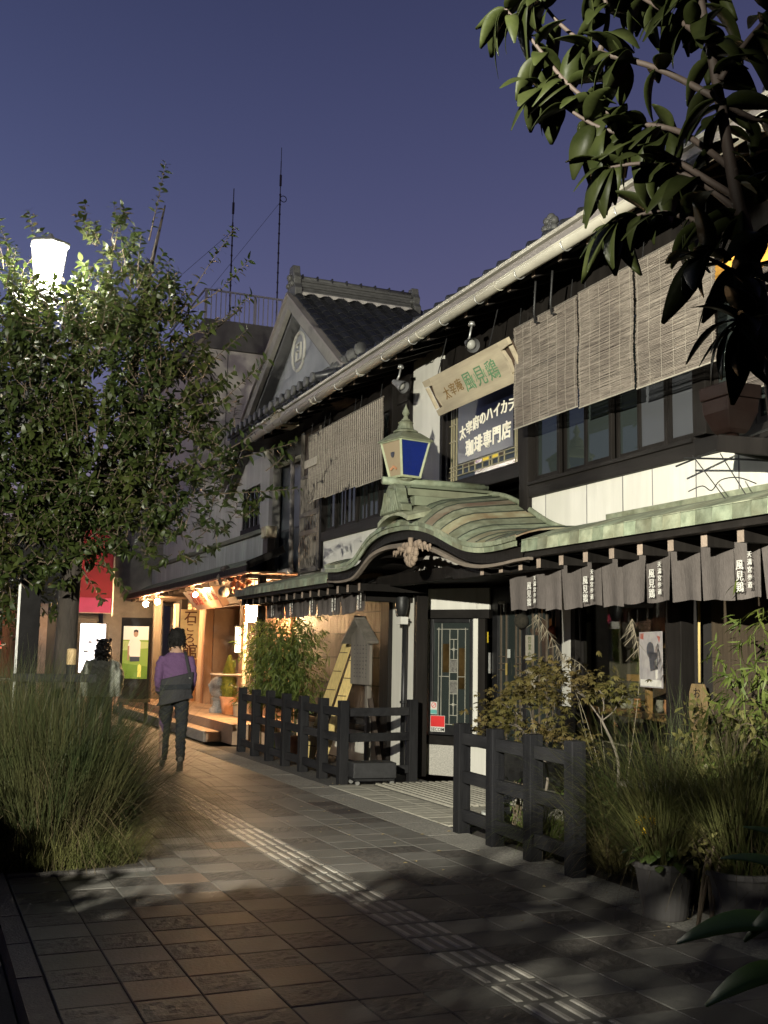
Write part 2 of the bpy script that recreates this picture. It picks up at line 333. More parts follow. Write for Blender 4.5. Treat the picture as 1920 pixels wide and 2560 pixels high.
def tile_tact():
    b = tile_plain('', None)
    for k in range(4):
        x = -.1125 + .075 * k; w1, w2, h = .016, .010, .0055; y = PY / 2 - .026
        b.add([(x - w1, -y, 0), (x + w1, -y, 0), (x + w1, y, 0), (x - w1, y, 0), (x - w2, -y + .006, h), (x + w2, -y + .006, h), (x + w2, y - .006, h), (x - w2, y - .006, h)],
              [(0, 1, 5, 4), (1, 2, 6, 5), (2, 3, 7, 6), (3, 0, 4, 7), (4, 5, 6, 7)])
    return b
PB = {'r3': tile_relief(4), 'r4': tile_relief(5), 'plain': tile_plain('', None), 'tact': tile_tact(), 'r0': tile_relief(1), 'r1': tile_relief(2), 'r2': tile_relief(3)}
PM = {('plain', 'a'): PB['plain'].mesh('paver', PAVE), ('plain', 't'): PB['plain'].mesh('paver', PAVET), ('plain', 'd'): PB['plain'].mesh('paver', PAVED), ('tact', 'a'): PB['tact'].mesh('tactile_paver', TACT)}
TACTB = mat('highlit_tactile_bar', (.32, .30, .26), .5, .2, 20, .1, rnd=.15); _tm = PM[('tact', 'a')]; _tm.materials.append(TACTB)  # bars coloured paler than their tile to paint in the light they catch
for _p in _tm.polygons:
    if _p.center.z > .0005: _p.material_index = 1
for k in ('r0', 'r1', 'r2', 'r3', 'r4'): PM[(k, 'a')] = PB[k].mesh('relief_paver', PAVER)
cells = []
Y0 = 5.68 - PY * 14
rt = random.Random(5)
for j in range(0, 92):
    y = Y0 + PY * (j + .5)
    for i in range(-1 if False else 0, 12):
        x = .62 + PX * (i + .5)
        if y < 2.2: continue
        if i <= 2 and 7.6 < y < 13.2: continue
        if i == 11 and y < 16.4: continue
        if i == 6: k = ('tact', 'a')
        elif i == 0: k = ('plain', 'a') if j % 2 else (rt.choice(('r0', 'r1')), 'a')
        elif i <= 5:
            if (i + j) % 2: k = (rt.choice(('r0', 'r1', 'r2', 'r3', 'r4')), 'a')
            else: k = ('plain', 't' if rt.random() < (.42 if i <= 3 else .2) else 'a')
        else: k = ('plain', 'a') if rt.random() < .72 else (rt.choice(('r0', 'r1', 'r2', 'r3', 'r4')), 'a')
        if i == 10 and abs(y - 10.3) < .15 or i == 10 and abs(y - 9.72) < .15: k = ('plain', 'd')
        cells.append((math.hypot(x, y), x, y, k))
cells.sort(key=lambda c: c[0])
vis = [c for c in cells if c[1] < c[2] * .95 + .2 and c[2] > 3.4]
near = vis[:300]; ns = set(id(c) for c in near)
for d_, x, y, k in near:
    o = inst('tactile_paver' if k[0] == 'tact' else 'paver', PM[k], (x, y, rt.uniform(-.0015, .0015)), pavement, (rt.uniform(-.005, .005), rt.uniform(-.005, .005), math.pi * (rt.random() < .5)))
rest = {}
for c in cells:
    if id(c) in ns: continue
    _, x, y, k = c; b = rest.setdefault(k[1] + k[0][0], M()); src = PB[k[0]]; dz = rt.uniform(-.0015, .0015)
    b.add([(p[0] + x, p[1] + y, p[2] + dz) for p in src.v], src.f)
for kk, b in rest.items():
    b.build('far_pavers', {'a': PAVE, 't': PAVET, 'd': PAVED}[kk[0]] if kk[1] == 'p' else (TACT if kk[1] == 't' else PAVER), pavement, kind='stuff')
# kerb stones, edge rail
kb = M(); kb.box(-.055, .055, -.297, .297, -.15, .006); kme = kb.mesh('kerb_stone', KERB)
for j in range(26): 
    o = inst('kerb_stone', kme, (.553, 3.2 + .6 * j, rt.uniform(-.003, .003)), pavement)
# edging strip along the fence
for j in range(22):
    y = 2.4 + .66 * j
    b = M(); x0 = 3.924 if y < 9 else 3.93
    b.box(x0, 4.30, y + .004, y + .652, -.05, -.002 + rt.uniform(-.002, .002)); b.build('edging_slab', GRAVEL, pavement)
b = M(); b.box(4.32, 5.66, 1.5, 8.75, -.15, -.02); struct(b.build('planting_strip', SOIL))
b = M(); b.box(4.32, 5.66, 11.85, 17.2, -.15, -.02); struct(b.build('gravel_strip', mat('dark_gravel', (.07, .065, .058), .95, .6, 40, .9)))
# entrance paving
b = M(); b.box(4.32, 6.6, 8.76, 11.84, -.15, -.012); ent = struct(b.build('entrance_paving', GROUT))
eb = tile_plain('', None, .3, .15); eme = eb.mesh('paver', ENTP)
for i in range(7):
    for j in range(20):
        x = 4.32 + .15 + .3 * i; y = 8.78 + .075 + .15 * j
        if 4.84 < x and 9.75 < y < 11.65: continue
        inst('paver', eme, (x, y, rt.uniform(-.001, .001)), ent)
# ribbed ramp in front of the door
b = M(); b.box(4.80, 6.5, 9.74, 11.68, -.011, .004); ramp = b.build('ribbed_ramp', mat('ramp_base', (.12, .115, .095), .8, .2, 20, .2)); tag(ramp, 'pale ribbed ramp panel on the ground before the cafe door', 'ramp')
rm = M(); rm.prism([(-.028, -.96, 0), (.028, -.96, 0), (.018, -.96, .02), (-.018, -.96, .02)], (0, 1.92, 0)); rme = rm.mesh('rib', ENTP)
for k in range(20): inst('rib', rme, (4.86 + .082 * k, 10.71, .004), ramp)
# planting bed at the left
b = M(); b.box(.63, 1.50, 7.62, 13.15, -.13, .01); bed = struct(b.build('planting_bed', SOIL))
for (x0, x1, y0, y1) in ((1.50, 1.56, 7.56, 13.2), (.62, 1.50, 7.56, 7.62)):
    e = M(); e.box(x0, x1, y0, y1, -.12, .022); e.build('bed_edge', mat('bed_edge_stone', (.06, .055, .05), .8, .3, 20, .3), bed, bevel=.006)
# fallen leaves
fl_ = M()
for k in range(70):
    x = rt.uniform(2.8, 4.5); y = rt.uniform(4.8, 12); a = rt.uniform(0, 6.28); s = rt.uniform(.008, .022)
    c_, s_ = math.cos(a) * s, math.sin(a) * s
    fl_.add([(x + c_, y + s_, .006), (x - s_ * .5, y + c_ * .5, .012), (x - c_, y - s_, .006), (x + s_ * .5, y - c_ * .5, .009)], [(0, 1, 2, 3)])
tag(fl_.build('fallen_leaves', mat('dry_leaf', (.22, .17, .08), .8, .3, 10, 0)), 'small dry leaves scattered over the dark pavement', 'leaves', kind='stuff')
# ---------------------------------------------------------------- the two-storey cafe
WX = 5.65
cafe = thing('cafe_building', (WX, 11, 0), 'two storey white and black timber cafe with a green copper porch roof', 'building')
JOIN = ('sign_window', 'sliding_door', 'lattice_screen', 'window', 'lattice_door', 'frame', 'railing')
def CB(name, m, *boxes, bevel=.004, parent=None, label=None, smooth=False):
    if len(boxes) > 1 and name not in JOIN:
        return [CB(name, m, q, bevel=bevel, parent=parent, label=label) for q in boxes][0]
    b = M()
    for q in boxes: b.box(*q)
    return b.build(name, m, parent or cafe, bevel=bevel, label=label)
# upper walls (plaster), dark recess behind windows
CB('upper_wall', PLASTER, (WX, WX + .14, 2.6, 11.70, 2.60, 3.055), (WX, WX + .14, 11.705, 12.60, 2.60, 5.2), (WX, WX + .14, 12.66, 17.0, 2.60, 3.16), bevel=0)
CB('upper_frieze', DW, (WX + .01, WX + .13, 2.6, 11.70, 4.62, 5.25), (WX + .01, WX + .13, 12.62, 17.0, 4.74, 5.25), bevel=0)
# weathered batten joints on the right white band
for k, y in enumerate([9.35, 8.62, 8.05, 7.62, 7.05, 6.55, 6.1, 5.5]):
    CB('wall_joint', PLASTER2, (WX - .003, WX, y - .004 - .002 * (k % 3), y + .005, 2.62, 3.055), bevel=0)
# interior box
b = M(); b.box(WX + 1.6, WX + 1.7, 2.6, 17, 0, 5.2); b.box(WX + .15, WX + 1.6, 2.6, 17, 2.52, 2.58); b.box(WX + .15, WX + 1.6, 16.95, 17.05, 0, 5.2); b.box(WX + .15, WX + 1.6, 2.5, 2.6, 0, 5.2); b.box(WX + .15, WX + 1.6, 2.6, 17, 5.0, 5.06)
b.build('inner_wall', mat('dim_interior_wall', (.12, .11, .09), .9, .2, 3, .1), cafe)
# posts
for y0, y1, z0, z1, nm in ((9.62, 9.80, 2.45, 5.0, 'post'), (11.63, 11.705, 3.3, 5.0, 'post'), (12.60, 12.66, 2.6, 5.0, 'post'), (13.16, 13.30, 3.3, 5.0, 'post'), (15.9, 16.04, 2.75, 5.0, 'post'), (6.86, 7.02, 3.22, 5.0, 'post'), (4.3, 4.46, 3.2, 5.0, 'post')):
    CB(nm, DW, (WX - .05, WX + .1, y0, y1, z0, z1), bevel=.006)
# sills
CB('sill', DWH, (WX - .045, WX + .12, 7.0, 9.615, 3.058, 3.215), (WX - .06, WX + .12, 2.6, 7.0, 3.058, 3.19), bevel=.008)
CB('sill_rail', DWH, (WX - .07, WX - .046, 7.02, 9.6, 3.175, 3.21), bevel=.004)
CB('sill', DWH, (WX - .045, WX + .12, 9.81, 11.63, 3.30, 3.43), bevel=.006)
CB('sill', DWH, (WX - .045, WX + .12, 13.305, 15.895, 3.165, 3.30), bevel=.006)
CB('recess_board', DW, (WX + .03, WX + .1, 12.665, 13.155, 3.16, 5.0), bevel=0)
def window(y0, y1, z0, z1, x, gm, fr=.045, mull=0, fm=None):
    fm = fm or DW
    b = M(); t = .04
    b.box(x, x + t, y0, y0 + fr, z0, z1); b.box(x, x + t, y1 - fr, y1, z0, z1); b.box(x, x + t, y0 + fr, y1 - fr, z0, z0 + fr * 1.3); b.box(x, x + t, y0 + fr, y1 - fr, z1 - fr, z1)
    for k in range(mull):
        ym = y0 + (y1 - y0) * (k + 1) / (mull + 1); b.box(x + .005, x + t - .005, ym - .014, ym + .014, z0 + fr * 1.3, z1 - fr)
    w = b.build('window', fm, cafe, bevel=.003)
    p = M(); p.box(x + .016, x + .022, y0 + fr * .9, y1 - fr * .9, z0 + fr, z1 - fr * .9); p.build('pane', gm, w)
    return w
# right bay windows behind the blinds
for y0, y1, gm in ((9.13, 9.60, GLASSD), (8.70, 9.13, GLASSD), (8.24, 8.70, GLASSD), (7.86, 8.24, GLASSD), (7.43, 7.86, GLASSR), (7.03, 7.43, GLASSR)):
    window(y0 + .004, y1 - .004, 3.218, 4.6, WX + (.02 if y0 not in (8.70, 7.86) else .065), gm)
for k in range(5): window(4.47 + .475 * k, 4.47 + .475 * (k + 1) - .005, 3.2, 4.3, WX + .02, GLASSD)
for k in range(3): window(2.7 + .5 * k, 2.7 + .5 * (k + 1) - .005, 3.2, 4.6, WX + .02, GLASSD)
# warm lit transom at the far right
LIT = emis('lit_amber_glass', (.8, .4, .07), .55)
for k in range(6):
    y0 = 4.47 + .395 * k
    CB('transom_frame', DW, (WX - .01, WX + .05, y0, y0 + .03, 4.36, 4.61), bevel=0)
    b = M(); b.box(WX + .02, WX + .026, y0 + .032, y0 + .392, 4.39, 4.58); b.build('transom_pane', LIT, cafe)
CB('transom_rail', DWH, (WX - .015, WX + .06, 4.46, 6.86, 4.585, 4.62), (WX - .015, WX + .06, 4.46, 6.86, 4.33, 4.375), bevel=.003)
# left bay windows
for k in range(6): window(13.31 + .43 * k, 13.31 + .43 * (k + 1) - .006, 3.305, 4.74, WX + (.02 if k % 2 else .055), GLASSD, mull=1)
# lattice screen panel at the left end
lp = CB('lattice_screen', GREYWOOD, (WX - .06, WX - .02, 15.98, 16.06, 2.72, 5.0), (WX - .06, WX - .02, 16.86, 16.94, 2.72, 5.0), (WX - .06, WX - .02, 16.06, 16.86, 2.72, 2.80), (WX - .06, WX - .02, 16.06, 16.86, 3.32, 3.40), (WX - .06, WX - .02, 16.06, 16.86, 3.62, 3.70), (WX - .06, WX - .02, 16.06, 16.86, 4.25, 4.3), bevel=.004)
sm = M(); sm.box(-.012, .012, -.014, .014, -.26, .26); sme = sm.mesh('slat', GREYWOOD)
for k in range(9):
    inst('slat', sme, (WX - .04, 16.11 + .088 * k, 3.06), lp)
    inst('slat', sme, (WX - .04, 16.11 + .088 * k, 3.98), lp, scale=(1, 1, 1.05))
CB('screen_paper', PLASTER2, (WX - .018, WX - .012, 16.06, 16.86, 3.40, 3.62), bevel=0)
for k in range(6): CB('slat', GREYWOOD, (WX - .05, WX - .03, 16.12 + .13 * k, 16.145 + .13 * k, 3.40, 3.62), bevel=0)
CB('screen_board', BROWNB, (WX - .012, WX - .004, 15.98, 16.94, 2.72, 5.0), bevel=0)
CB('end_wall', DKPLASTER, (WX, WX + 2.5, 17.0, 17.12, 0, 5.2), bevel=0)

# ---- sign window with leaded stained glass
sw = CB('sign_window', DW, (WX - .02, WX + .06, 11.55, 11.63, 3.43, 4.9), (WX - .02, WX + .06, 9.80, 9.88, 3.43, 4.9), (WX - .02, WX + .06, 9.88, 11.55, 3.43, 3.47), bevel=.004)
b = M(); b.box(WX + .02, WX + .03, 9.88, 11.55, 3.47, 4.9); b.build('pane', GLASSD, sw)
b = M(); b.box(WX + .01, WX + .018, 10.03, 11.33, 3.665, 4.6); sgb = b.build('sign_panel', NAVY, sw)
t = M(); body = '太宰府のハイカラ'; n = len(body)
for i, ch in enumerate(body):
    f = i / (n - 1); y = 11.20 - 1.14 * f; z = 4.01 + .10 * math.sin(math.pi * min(1, f * .62 + .03)) + .02 * f
    a = .16 * math.cos(math.pi * min(1, f * .9)); t.text(ch, (WX + .006, y, z), (0, -math.cos(a), math.sin(a) * .6), (0, math.sin(a) * .6, math.cos(a)), .165, .003, bold=.016)
for i, ch in enumerate('珈琲専門店'): t.text(ch, (WX + .006, 11.03 - .215 * i, 3.815 + .012 * i), (0, -1, 0), (0, 0, 1), .205, .003, bold=.02)
t.build('lettering', emis('lit_cream_lettering', (.78, .74, .6), .12), sgb)
ld = M()
for y in (11.50, 11.44, 11.37, 9.98, 9.935): ld.box(WX + .005, WX + .02, y - .006, y + .006, 3.47, 4.8)
for z in (3.53, 3.60, 3.645): ld.box(WX + .004, WX + .019, 9.88, 11.55, z - .005, z + .005)
for y in (10.22, 10.35, 10.5, 10.56, 10.72, 10.9, 11.05, 11.2): ld.box(WX + .006, WX + .0185, y - .004, y + .004, 3.53, 3.645)
for z in (4.15, 3.95): ld.box(WX + .003, WX + .018, 11.37, 11.55, z - .005, z + .005)
ld.build('leading', mat('lead_came', (.25, .22, .13), .5, .2, 10, .1), sw)
for y0, y1, z0, z1, m in ((10.57, 10.71, 3.605, 3.64, YELP), (10.37, 10.49, 3.605, 3.64, YELP), (10.73, 10.89, 3.605, 3.64, mat('purple_glass', (.2, .1, .16), .2, .1, 5, 0)), (10.24, 10.34, 3.605, 3.64, BROWNB), (9.9, 10.9, 3.475, 3.525, mat('brown_glass', (.09, .045, .02), .2, .2, 5, 0)), (10.91, 11.19, 3.605, 3.64, BROWNB)):
    b = M(); b.box(WX + .012, WX + .0195, y0, y1, z0, z1); b.build('stained_pane', m, sw)

# ---- main roof: eave, rafters, gutter, tiles
EX = 5.0
b = M(); b.slab([[(EX + .02, 2.4, 5.06), (EX + .02, 17.75, 5.06)], [(9.2, 2.4, 6.7), (9.2, 17.75, 6.7)]], (0, 0, -.03)); b.build('roof_boards', DW, cafe)
rf = M(); rf.prism([(0, -.03, 0), (0, .03, 0), (0, .03, .075), (0, -.03, .075)], (.78, 0, .30)); rfm = rf.mesh('rafter', DW)
for k in range(33): inst('rafter', rfm, (EX + .06, 2.6 + .46 * k, 4.955), cafe)
re_ = M(); re_.box(-.006, 0, -.026, .026, -.03, .035); reme = re_.mesh('rafter_end', ENDGRAIN)
for k in range(33): inst('rafter_end', reme, (EX + .058, 2.6 + .46 * k, 4.995), cafe)
for i in range(4):
    CB('soffit_batten', DW, (EX + .12 + .16 * i, EX + .16 + .16 * i, 2.5, 17.6, 5.04 + .0625 * i, 5.055 + .0625 * i), bevel=0)
CB('eave_fascia', FASCIA, (EX - .012, EX + .02, 2.4, 17.75, 5.0, 5.175), bevel=.003)
CB('eave_cover', GUTTER, (EX - .05, EX + .05, 2.4, 17.8, 5.178, 5.215), bevel=.003)
def halfgutter(x, z, y0, y1, r):
    b = M(); n = 10; P = []
    for j in range(n + 1):
        a = math.pi + math.pi * j / n; P.append((x + r * math.cos(a), z + r * math.sin(a)))
    Q = [(x + (r - .008) * math.cos(math.pi + math.pi * j / n), z + (r - .008) * math.sin(math.pi + math.pi * j / n)) for j in range(n, -1, -1)]
    b.prism([(p[0], y0, p[1]) for p in P + Q], (0, y1 - y0, 0)); return b
b = halfgutter(EX - .075, 5.01, 2.4, 17.85, .062); b.tube([(EX - .135, 2.4, 5.012), (EX - .135, 17.85, 5.012)], .008, 6)
for k in range(9):
    y = 3.6 + 1.8 * k
    for j in range(6): pass
    b.tube([(EX - .075 + .067 * math.cos(math.pi + math.pi * j / 8), y, 5.01 + .067 * math.sin(math.pi + math.pi * j / 8)) for j in range(9)], .006, 5)
gut = b.build('gutter', GUTTER, cafe, smooth=True)
hk = M(); hk.tube(bez([(.07, 0, .0), (.02, 0, -.03), (-.045, 0, -.085), (-.10, 0, -.075), (-.115, 0, -.02), (-.09, 0, .01)], 4), .007, 5)
hkm = hk.mesh('gutter_hook', STEEL, True)
for k in range(19): inst('gutter_hook', hkm, (EX - .02, 3.0 + .8 * k, 5.015), cafe)
# roof tiles along the eave edge: one upturned end tile each, field behind joined
et = M(); et.tube([(0, 0, 0), (.30, 0, .117)], .05, 8); et.lathe([(.0, -.012), (.058, -.012), (.058, .012), (0, .012)], (0, 0, 0), 10)
etm = M(); etm.tube([(0, 0, 0), (.32, 0, .125)], .045, 8); etm.ball((0, 0, 0), .05, 8, 6, (.5, 1, 1)); etme = etm.mesh('end_tile', TILE, True)
for k in range(54): inst('end_tile', etme, (EX - .02, 2.55 + .285 * k, 5.232), cafe)
fld = M()
for k in range(54):
    y = 2.55 + .285 * k; fld.tube([(EX + .27, y, 5.345), (9.2, y, 6.85)], .045, 6)
fld.build('roof_tiles', TILE, cafe, kind='stuff')
# small ridge-end ornaments above the eave
for y, s in ((9.25, 1.0),):
    b = M(); b.tube([(5.35, y, 5.40), (6.2, y, 5.72)], .075, 10); b.lathe([(0, -.02), (.085, -.02), (.085, .03), (0, .03)], (5.33, y, 5.4), 12)
    q = b.build('ridge_end', TILEG, cafe, smooth=False)
    b = M(); c = Vector((5.42, y - .42, 5.6))
    b.ball(c, .1, 10, 8, (.5, 1, 1.1))
    for k in range(7):
        a = k * .9; b.ball(c + Vector((-.03, .085 * math.cos(a), .085 * math.sin(a))), .045, 7, 5)
    b.tube([c + Vector((.05, 0, 0)), c + Vector((.5, 0, .06))], .07, 8); b.build('ridge_ornament', TILEG, cafe, smooth=True)

# ---- lower copper eave
def lower_eave(y0, y1, ny):
    b = M(); b.slab([[(4.68, y, 2.42), (5.1, y, 2.56), (5.66, y, 2.70)] for y in np.linspace(y0, y1, 4)], (0, 0, -.03)); b.build('copper_eave', COPPERD, cafe)
    k = 0; y = y0
    while y < y1 - .02:
        w = min(random.uniform(.12, .2), y1 - y); b = M()
        b.prism([(4.665, y + .002, 2.335), (4.680, y + .002, 2.335), (4.692, y + .002, 2.432), (4.672, y + .002, 2.432)], (0, w - .004, 0)); b.build('fascia_plate', COPPER, cafe)
        b = M(); b.slab([[(4.669, y + .003, 2.434), (4.669, y + w - .003, 2.434)], [(4.98, y + .003, 2.538), (4.98, y + w - .003, 2.538)]], (0, 0, .006)); b.build('roof_plate', COPPER, cafe) if w > .05 else None
        y += w
    CB('eave_board', DW, (4.70, 4.78, y0, y1, 2.285, 2.385), (4.95, 5.05, y0, y1, 2.30, 2.36), bevel=.004)
    CB('soffit', DW, (4.78, 5.65, y0, y1, 2.37, 2.385), bevel=0)
lower_eave(3.0, 8.13, 30); lower_eave(13.02, 17.35, 25)
lr = M(); lr.box(0, .88, -.028, .028, -.085, 0); lrm = lr.mesh('rafter', DW)
le = M(); le.box(-.004, 0, -.03, .03, -.086, .002); lem = le.mesh('rafter_end', ENDGRAIN)
for y in [3.4 + .355 * k for k in range(14)] + [8.32, 8.67, 9.03, 12.13, 12.51, 12.86] + [13.22 + .341 * k for k in range(12)]:
    inst('rafter', lrm, (4.775, y, 2.285), cafe); inst('rafter_end', lem, (4.773, y, 2.285), cafe)
CB('copper_flashing', COPPER, (WX - .012, WX - .003, 3.0, 8.3, 2.66, 2.74), bevel=.002)
CB('eave_end_beam', DW, (4.74, 5.64, 17.05, 17.2, 2.2, 2.36), bevel=.006)
# ---------------------------------------------------------------- curved porch roof of the cafe
KY = np.array([13.01, 12.55, 12.09, 11.88, 11.71, 11.47, 11.08, 10.57, 10.19, 9.86, 9.55, 9.26, 8.99, 8.72, 8.35, 8.18])[::-1]
KZ = np.array([2.565, 2.53, 2.545, 2.625, 2.73, 2.815, 2.865, 2.86, 2.815, 2.74, 2.635, 2.54, 2.49, 2.47, 2.475, 2.49])[::-1]
def kz(y):
    ys = np.linspace(y - .14, y + .14, 7); return float(np.mean(np.interp(ys, KY, KZ)))
def krise(x, y):
    w = math.exp(-((y - 10.5) / 1.25) ** 2); w = .36 + .64 * w
    return float(np.interp(x, [4.65, 4.70, 4.78, 4.88, 5.02, 5.65], [0, .055, .125, .19, .24, .335])) * w
XS = [4.65, 4.70, 4.78, 4.88, 5.02, 5.25, 5.648]
NS = 26
SEAM = mat('dark_roof_seam', (.035, .042, .03), .7, .3, 8, .1)
for i in range(NS):
    ya = 8.18 + (13.01 - 8.18) * i / NS; yb = 8.18 + (13.01 - 8.18) * (i + 1) / NS
    b = M(); rows = []
    for j in range(4):
        y = ya + .004 + (yb - ya - .008) * j / 3; rows.append([(x, y, kz(y) + krise(x, y)) for x in XS])
    b.slab(rows, (0, 0, -.02)); b.build('copper_strip', COPPERT if random.random() < .6 else COPPER, cafe, smooth=False)
    b = M(); b.tube([(x, ya, kz(ya) + krise(x, ya) + .004) for x in XS], .0075, 5); b.build('roof_seam', SEAM, cafe, smooth=True)
# flashing along the wall
ys = np.linspace(8.2, 12.9, 40)
b = M(); b.tube([(WX - .02, y, kz(y) + krise(5.65, y) + .02) for y in ys], .03, 6); b.build('copper_flashing', COPPER, cafe, smooth=True)
# front edge: two courses of small copper plates, then dark boards and the pale bargeboard
def ribbon(zo1, zo2, x0, x1, y0=8.2, y1=13.0, n=48):
    b = M(); rows = []
    for y in np.linspace(y0, y1, n):
        z = kz(y); rows.append([(x0, y, z + zo1), (x0, y, z + zo2)])
    b.slab(rows, (x1 - x0, 0, 0)); return b
yy = 8.19; 
while yy < 12.98:
    w = random.uniform(.15, .24); y2 = min(yy + w, 13.01)
    for (a, c, dx) in ((-.004, -.045, 0), (-.049, -.095, .012)):
        ribbon(a, c, 4.636 + dx, 4.652 + dx, yy + .003, y2 - .003, 4).build('fascia_plate', COPPER, cafe)
    yy = y2
ribbon(-.1, -.19, 4.69, 4.73).build('eave_board', DW, cafe)
ribbon(-.055, -.075, 4.73, 5.64).build('porch_soffit', DW, cafe)
b = M(); rows = []
for y in np.linspace(8.0, 12.95, 44):
    z = kz(min(max(y, 8.2), 13)) ; zz = z - .2 - .03 * math.exp(-((y - 10.5) / 1.1) ** 2); th = .035 + .012 * math.cos((y - 10.5) * 1.2)
    rows.append([(4.66, y, zz), (4.66, y, zz - th)])
b.slab(rows, (.05, 0, 0)); b.build('bargeboard', mat('worn_bargeboard', (.17, .14, .11), .8, .35, 10, .3, (1, .3, 1), wear=.4), cafe)
# carved pendant
CARV = mat('carved_weathered_wood', (.25, .19, .14), .8, .3, 16, .4)
b = M(); py, pz = 10.36, 2.60
for k in range(15):
    a = math.pi * (k / 14); c = V(4.645, py + .125 * math.cos(a), pz - .075 - .135 * math.sin(a) ** .9); b.ball(c, .032 + .008 * (k % 2), 7, 5, (.8, 1, 1))
b.tube([(4.64, py, 2.66), (4.64, py, 2.36)], [.03, .022], 6); b.tube([(4.64, py - .12, 2.49), (4.64, py + .12, 2.49)], .018, 6)
b.ball((4.635, py, 2.53), .05, 8, 6); b.tube([(4.64, py - .07, 2.56), (4.64, py - .03, 2.4)], .016, 6); b.tube([(4.64, py + .07, 2.56), (4.64, py + .03, 2.4)], .016, 6)
for s in (-1, 1):
    for k in range(6):
        c = V(4.65, py + s * (.12 + .065 * k), 2.585 - .012 * k + .02 * (k % 2)); b.ball(c, .05 - .005 * k, 7, 5, (.6, 1.2, .8))
        b.tube([c, c + V(0, s * .03, -.075 + .006 * k)], [.018, .006], 5)
b.build('carved_pendant', CARV, cafe, smooth=True)
# ridge with roll and crest ornament
RYc = 10.58
CB('ridge_box', COPPERD, (4.72, WX - .003, RYc - .13, RYc + .13, 3.02, 3.12), (4.66, WX - .003, RYc - .1, RYc + .1, 3.125, 3.2), (4.68, WX - .003, RYc - .135, RYc + .135, 3.205, 3.235), bevel=.005)
b = M(); b.tube([(4.40, RYc, 3.275), (WX - .003, RYc, 3.285)], .042, 10); b.build('ridge_roll', COPPER, cafe, smooth=True)
b = M()
prof = [(-.30, 0), (-.28, .07), (-.2, .10), (-.16, .17), (-.13, .26), (-.07, .31), (.07, .31), (.13, .26), (.16, .17), (.2, .10), (.28, .07), (.30, 0)]
b.prism([(4.50, RYc + u, 2.93 + w) for u, w in prof], (.12, 0, 0))
for u in np.linspace(-.22, .22, 9): b.tube([(4.49, RYc + u, 2.94), (4.485, RYc + u * .55, 3.16)], .014, 5)
b.tube([(4.47, RYc, 3.14), (4.62, RYc, 3.16)], .055, 9)
b.build('ridge_crest', COPPER, cafe, bevel=.008)
b = M(); b.slab([[(4.52, RYc + u, 2.955 - .10 * (abs(u) / .42) ** 2), (4.80, RYc + u, 3.03 - .10 * (abs(u) / .42) ** 2)] for u in np.linspace(-.40, .40, 12)], (0, 0, -.05)); b.build('ridge_saddle', COPPER, cafe)

# ---------------------------------------------------------------- ground floor walls
def seg(a, b):
    a = Vector((*a, 0)); b = Vector((*b, 0)); u = (b - a).normalized(); n = Vector((u.y, -u.x, 0))
    if n.dot(-a) < 0: n = -n
    return a, u, n
def SB(S, name, m, boxes, parent=None, bevel=.003):
    if len(boxes) > 1 and name not in ('stained_window', 'display_window', 'leading', 'lettering'): return [SB(S, name, m, [q], parent, bevel) for q in boxes][0]
    a, u, n = S; mb = M()
    for s0, s1, d0, d1, z0, z1 in boxes:
        P = [a + u * s + n * d for d in (d0, d1) for s in (s0, s1)]
        mb.add([(*P[0].xy, z0), (*P[1].xy, z0), (*P[3].xy, z0), (*P[2].xy, z0), (*P[0].xy, z1), (*P[1].xy, z1), (*P[3].xy, z1), (*P[2].xy, z1)],
               [(0, 3, 2, 1), (4, 5, 6, 7), (0, 1, 5, 4), (1, 2, 6, 5), (2, 3, 7, 6), (3, 0, 4, 7)])
    return mb.build(name, m, parent or cafe, bevel=bevel)
# left stretch
CB('lower_wall', mat('black_backing', (.015, .013, .012), .8, .3, 5, .1), (WX + .03, WX + .12, 13.46, 16.97, 0, 2.36), bevel=0)
CB('base_wall', PLASTER, (WX + .0, WX + .03, 13.3, 16.97, 0, .42), bevel=0)
CB('sill', DWH, (WX - .03, WX + .03, 13.46, 16.97, .42, .50), (WX - .03, WX + .03, 13.46, 16.97, .60, .64), bevel=.004)
for k in range(24):
    y = 13.47 + .1455 * k; CB('wall_board', BROWNB, (WX + .005, WX + .03, y + .002, y + .1435, .645, 2.36), bevel=.002)
CB('wall_batten', DWH, *[(WX - .003, WX + .004, 13.46, 16.97, z, z + .014) for z in (1.03, 1.4, 1.74, 2.02)], bevel=0)
CB('post', DW, (WX - .05, WX + .1, 13.16, 13.45, 0, 2.36), bevel=.006)
CB('white_pillar', PLASTER, (WX, WX + .1, 12.425, 13.155, .03, 2.33), bevel=.003)
CB('post', DW, (WX - .03, WX + .12, 12.33, 12.42, 0, 2.36), bevel=.005)
# porch beams
CB('porch_beam', DW, (5.15, 5.3, 8.0, 13.1, 2.265, 2.40), (4.85, 4.97, 8.0, 9.8, 2.2, 2.30), bevel=.008)
CB('porch_beam', DW, (5.0, 5.75, 12.52, 12.66, 2.1, 2.34), bevel=.006)
b = M(); b.prism([(5.35, 11.85, 2.42), (5.35, 10.40, 2.36), (5.35, 10.42, 2.44), (5.35, 10.75, 2.56), (5.35, 11.1, 2.655), (5.35, 11.3, 2.66), (5.35, 11.5, 2.6)], (.03, 0, 0)); b.build('gable_plaster', mat('dull_plaster', (.5, .47, .42), .85, .08, 4, .1), cafe)  # plaster a little darker than the main walls
CB('porch_back', DW, (5.39, 5.42, 9.5, 11.95, 2.3, 2.72), bevel=0); CB('porch_back', DW, (5.39, 5.42, 8.1, 9.5, 2.3, 2.46), (5.39, 5.42, 11.95, 12.9, 2.3, 2.48), bevel=0)
CB('porch_wall_beam', DW, (5.31, 5.36, 8.1, 12.9, 2.29, 2.36), bevel=0)
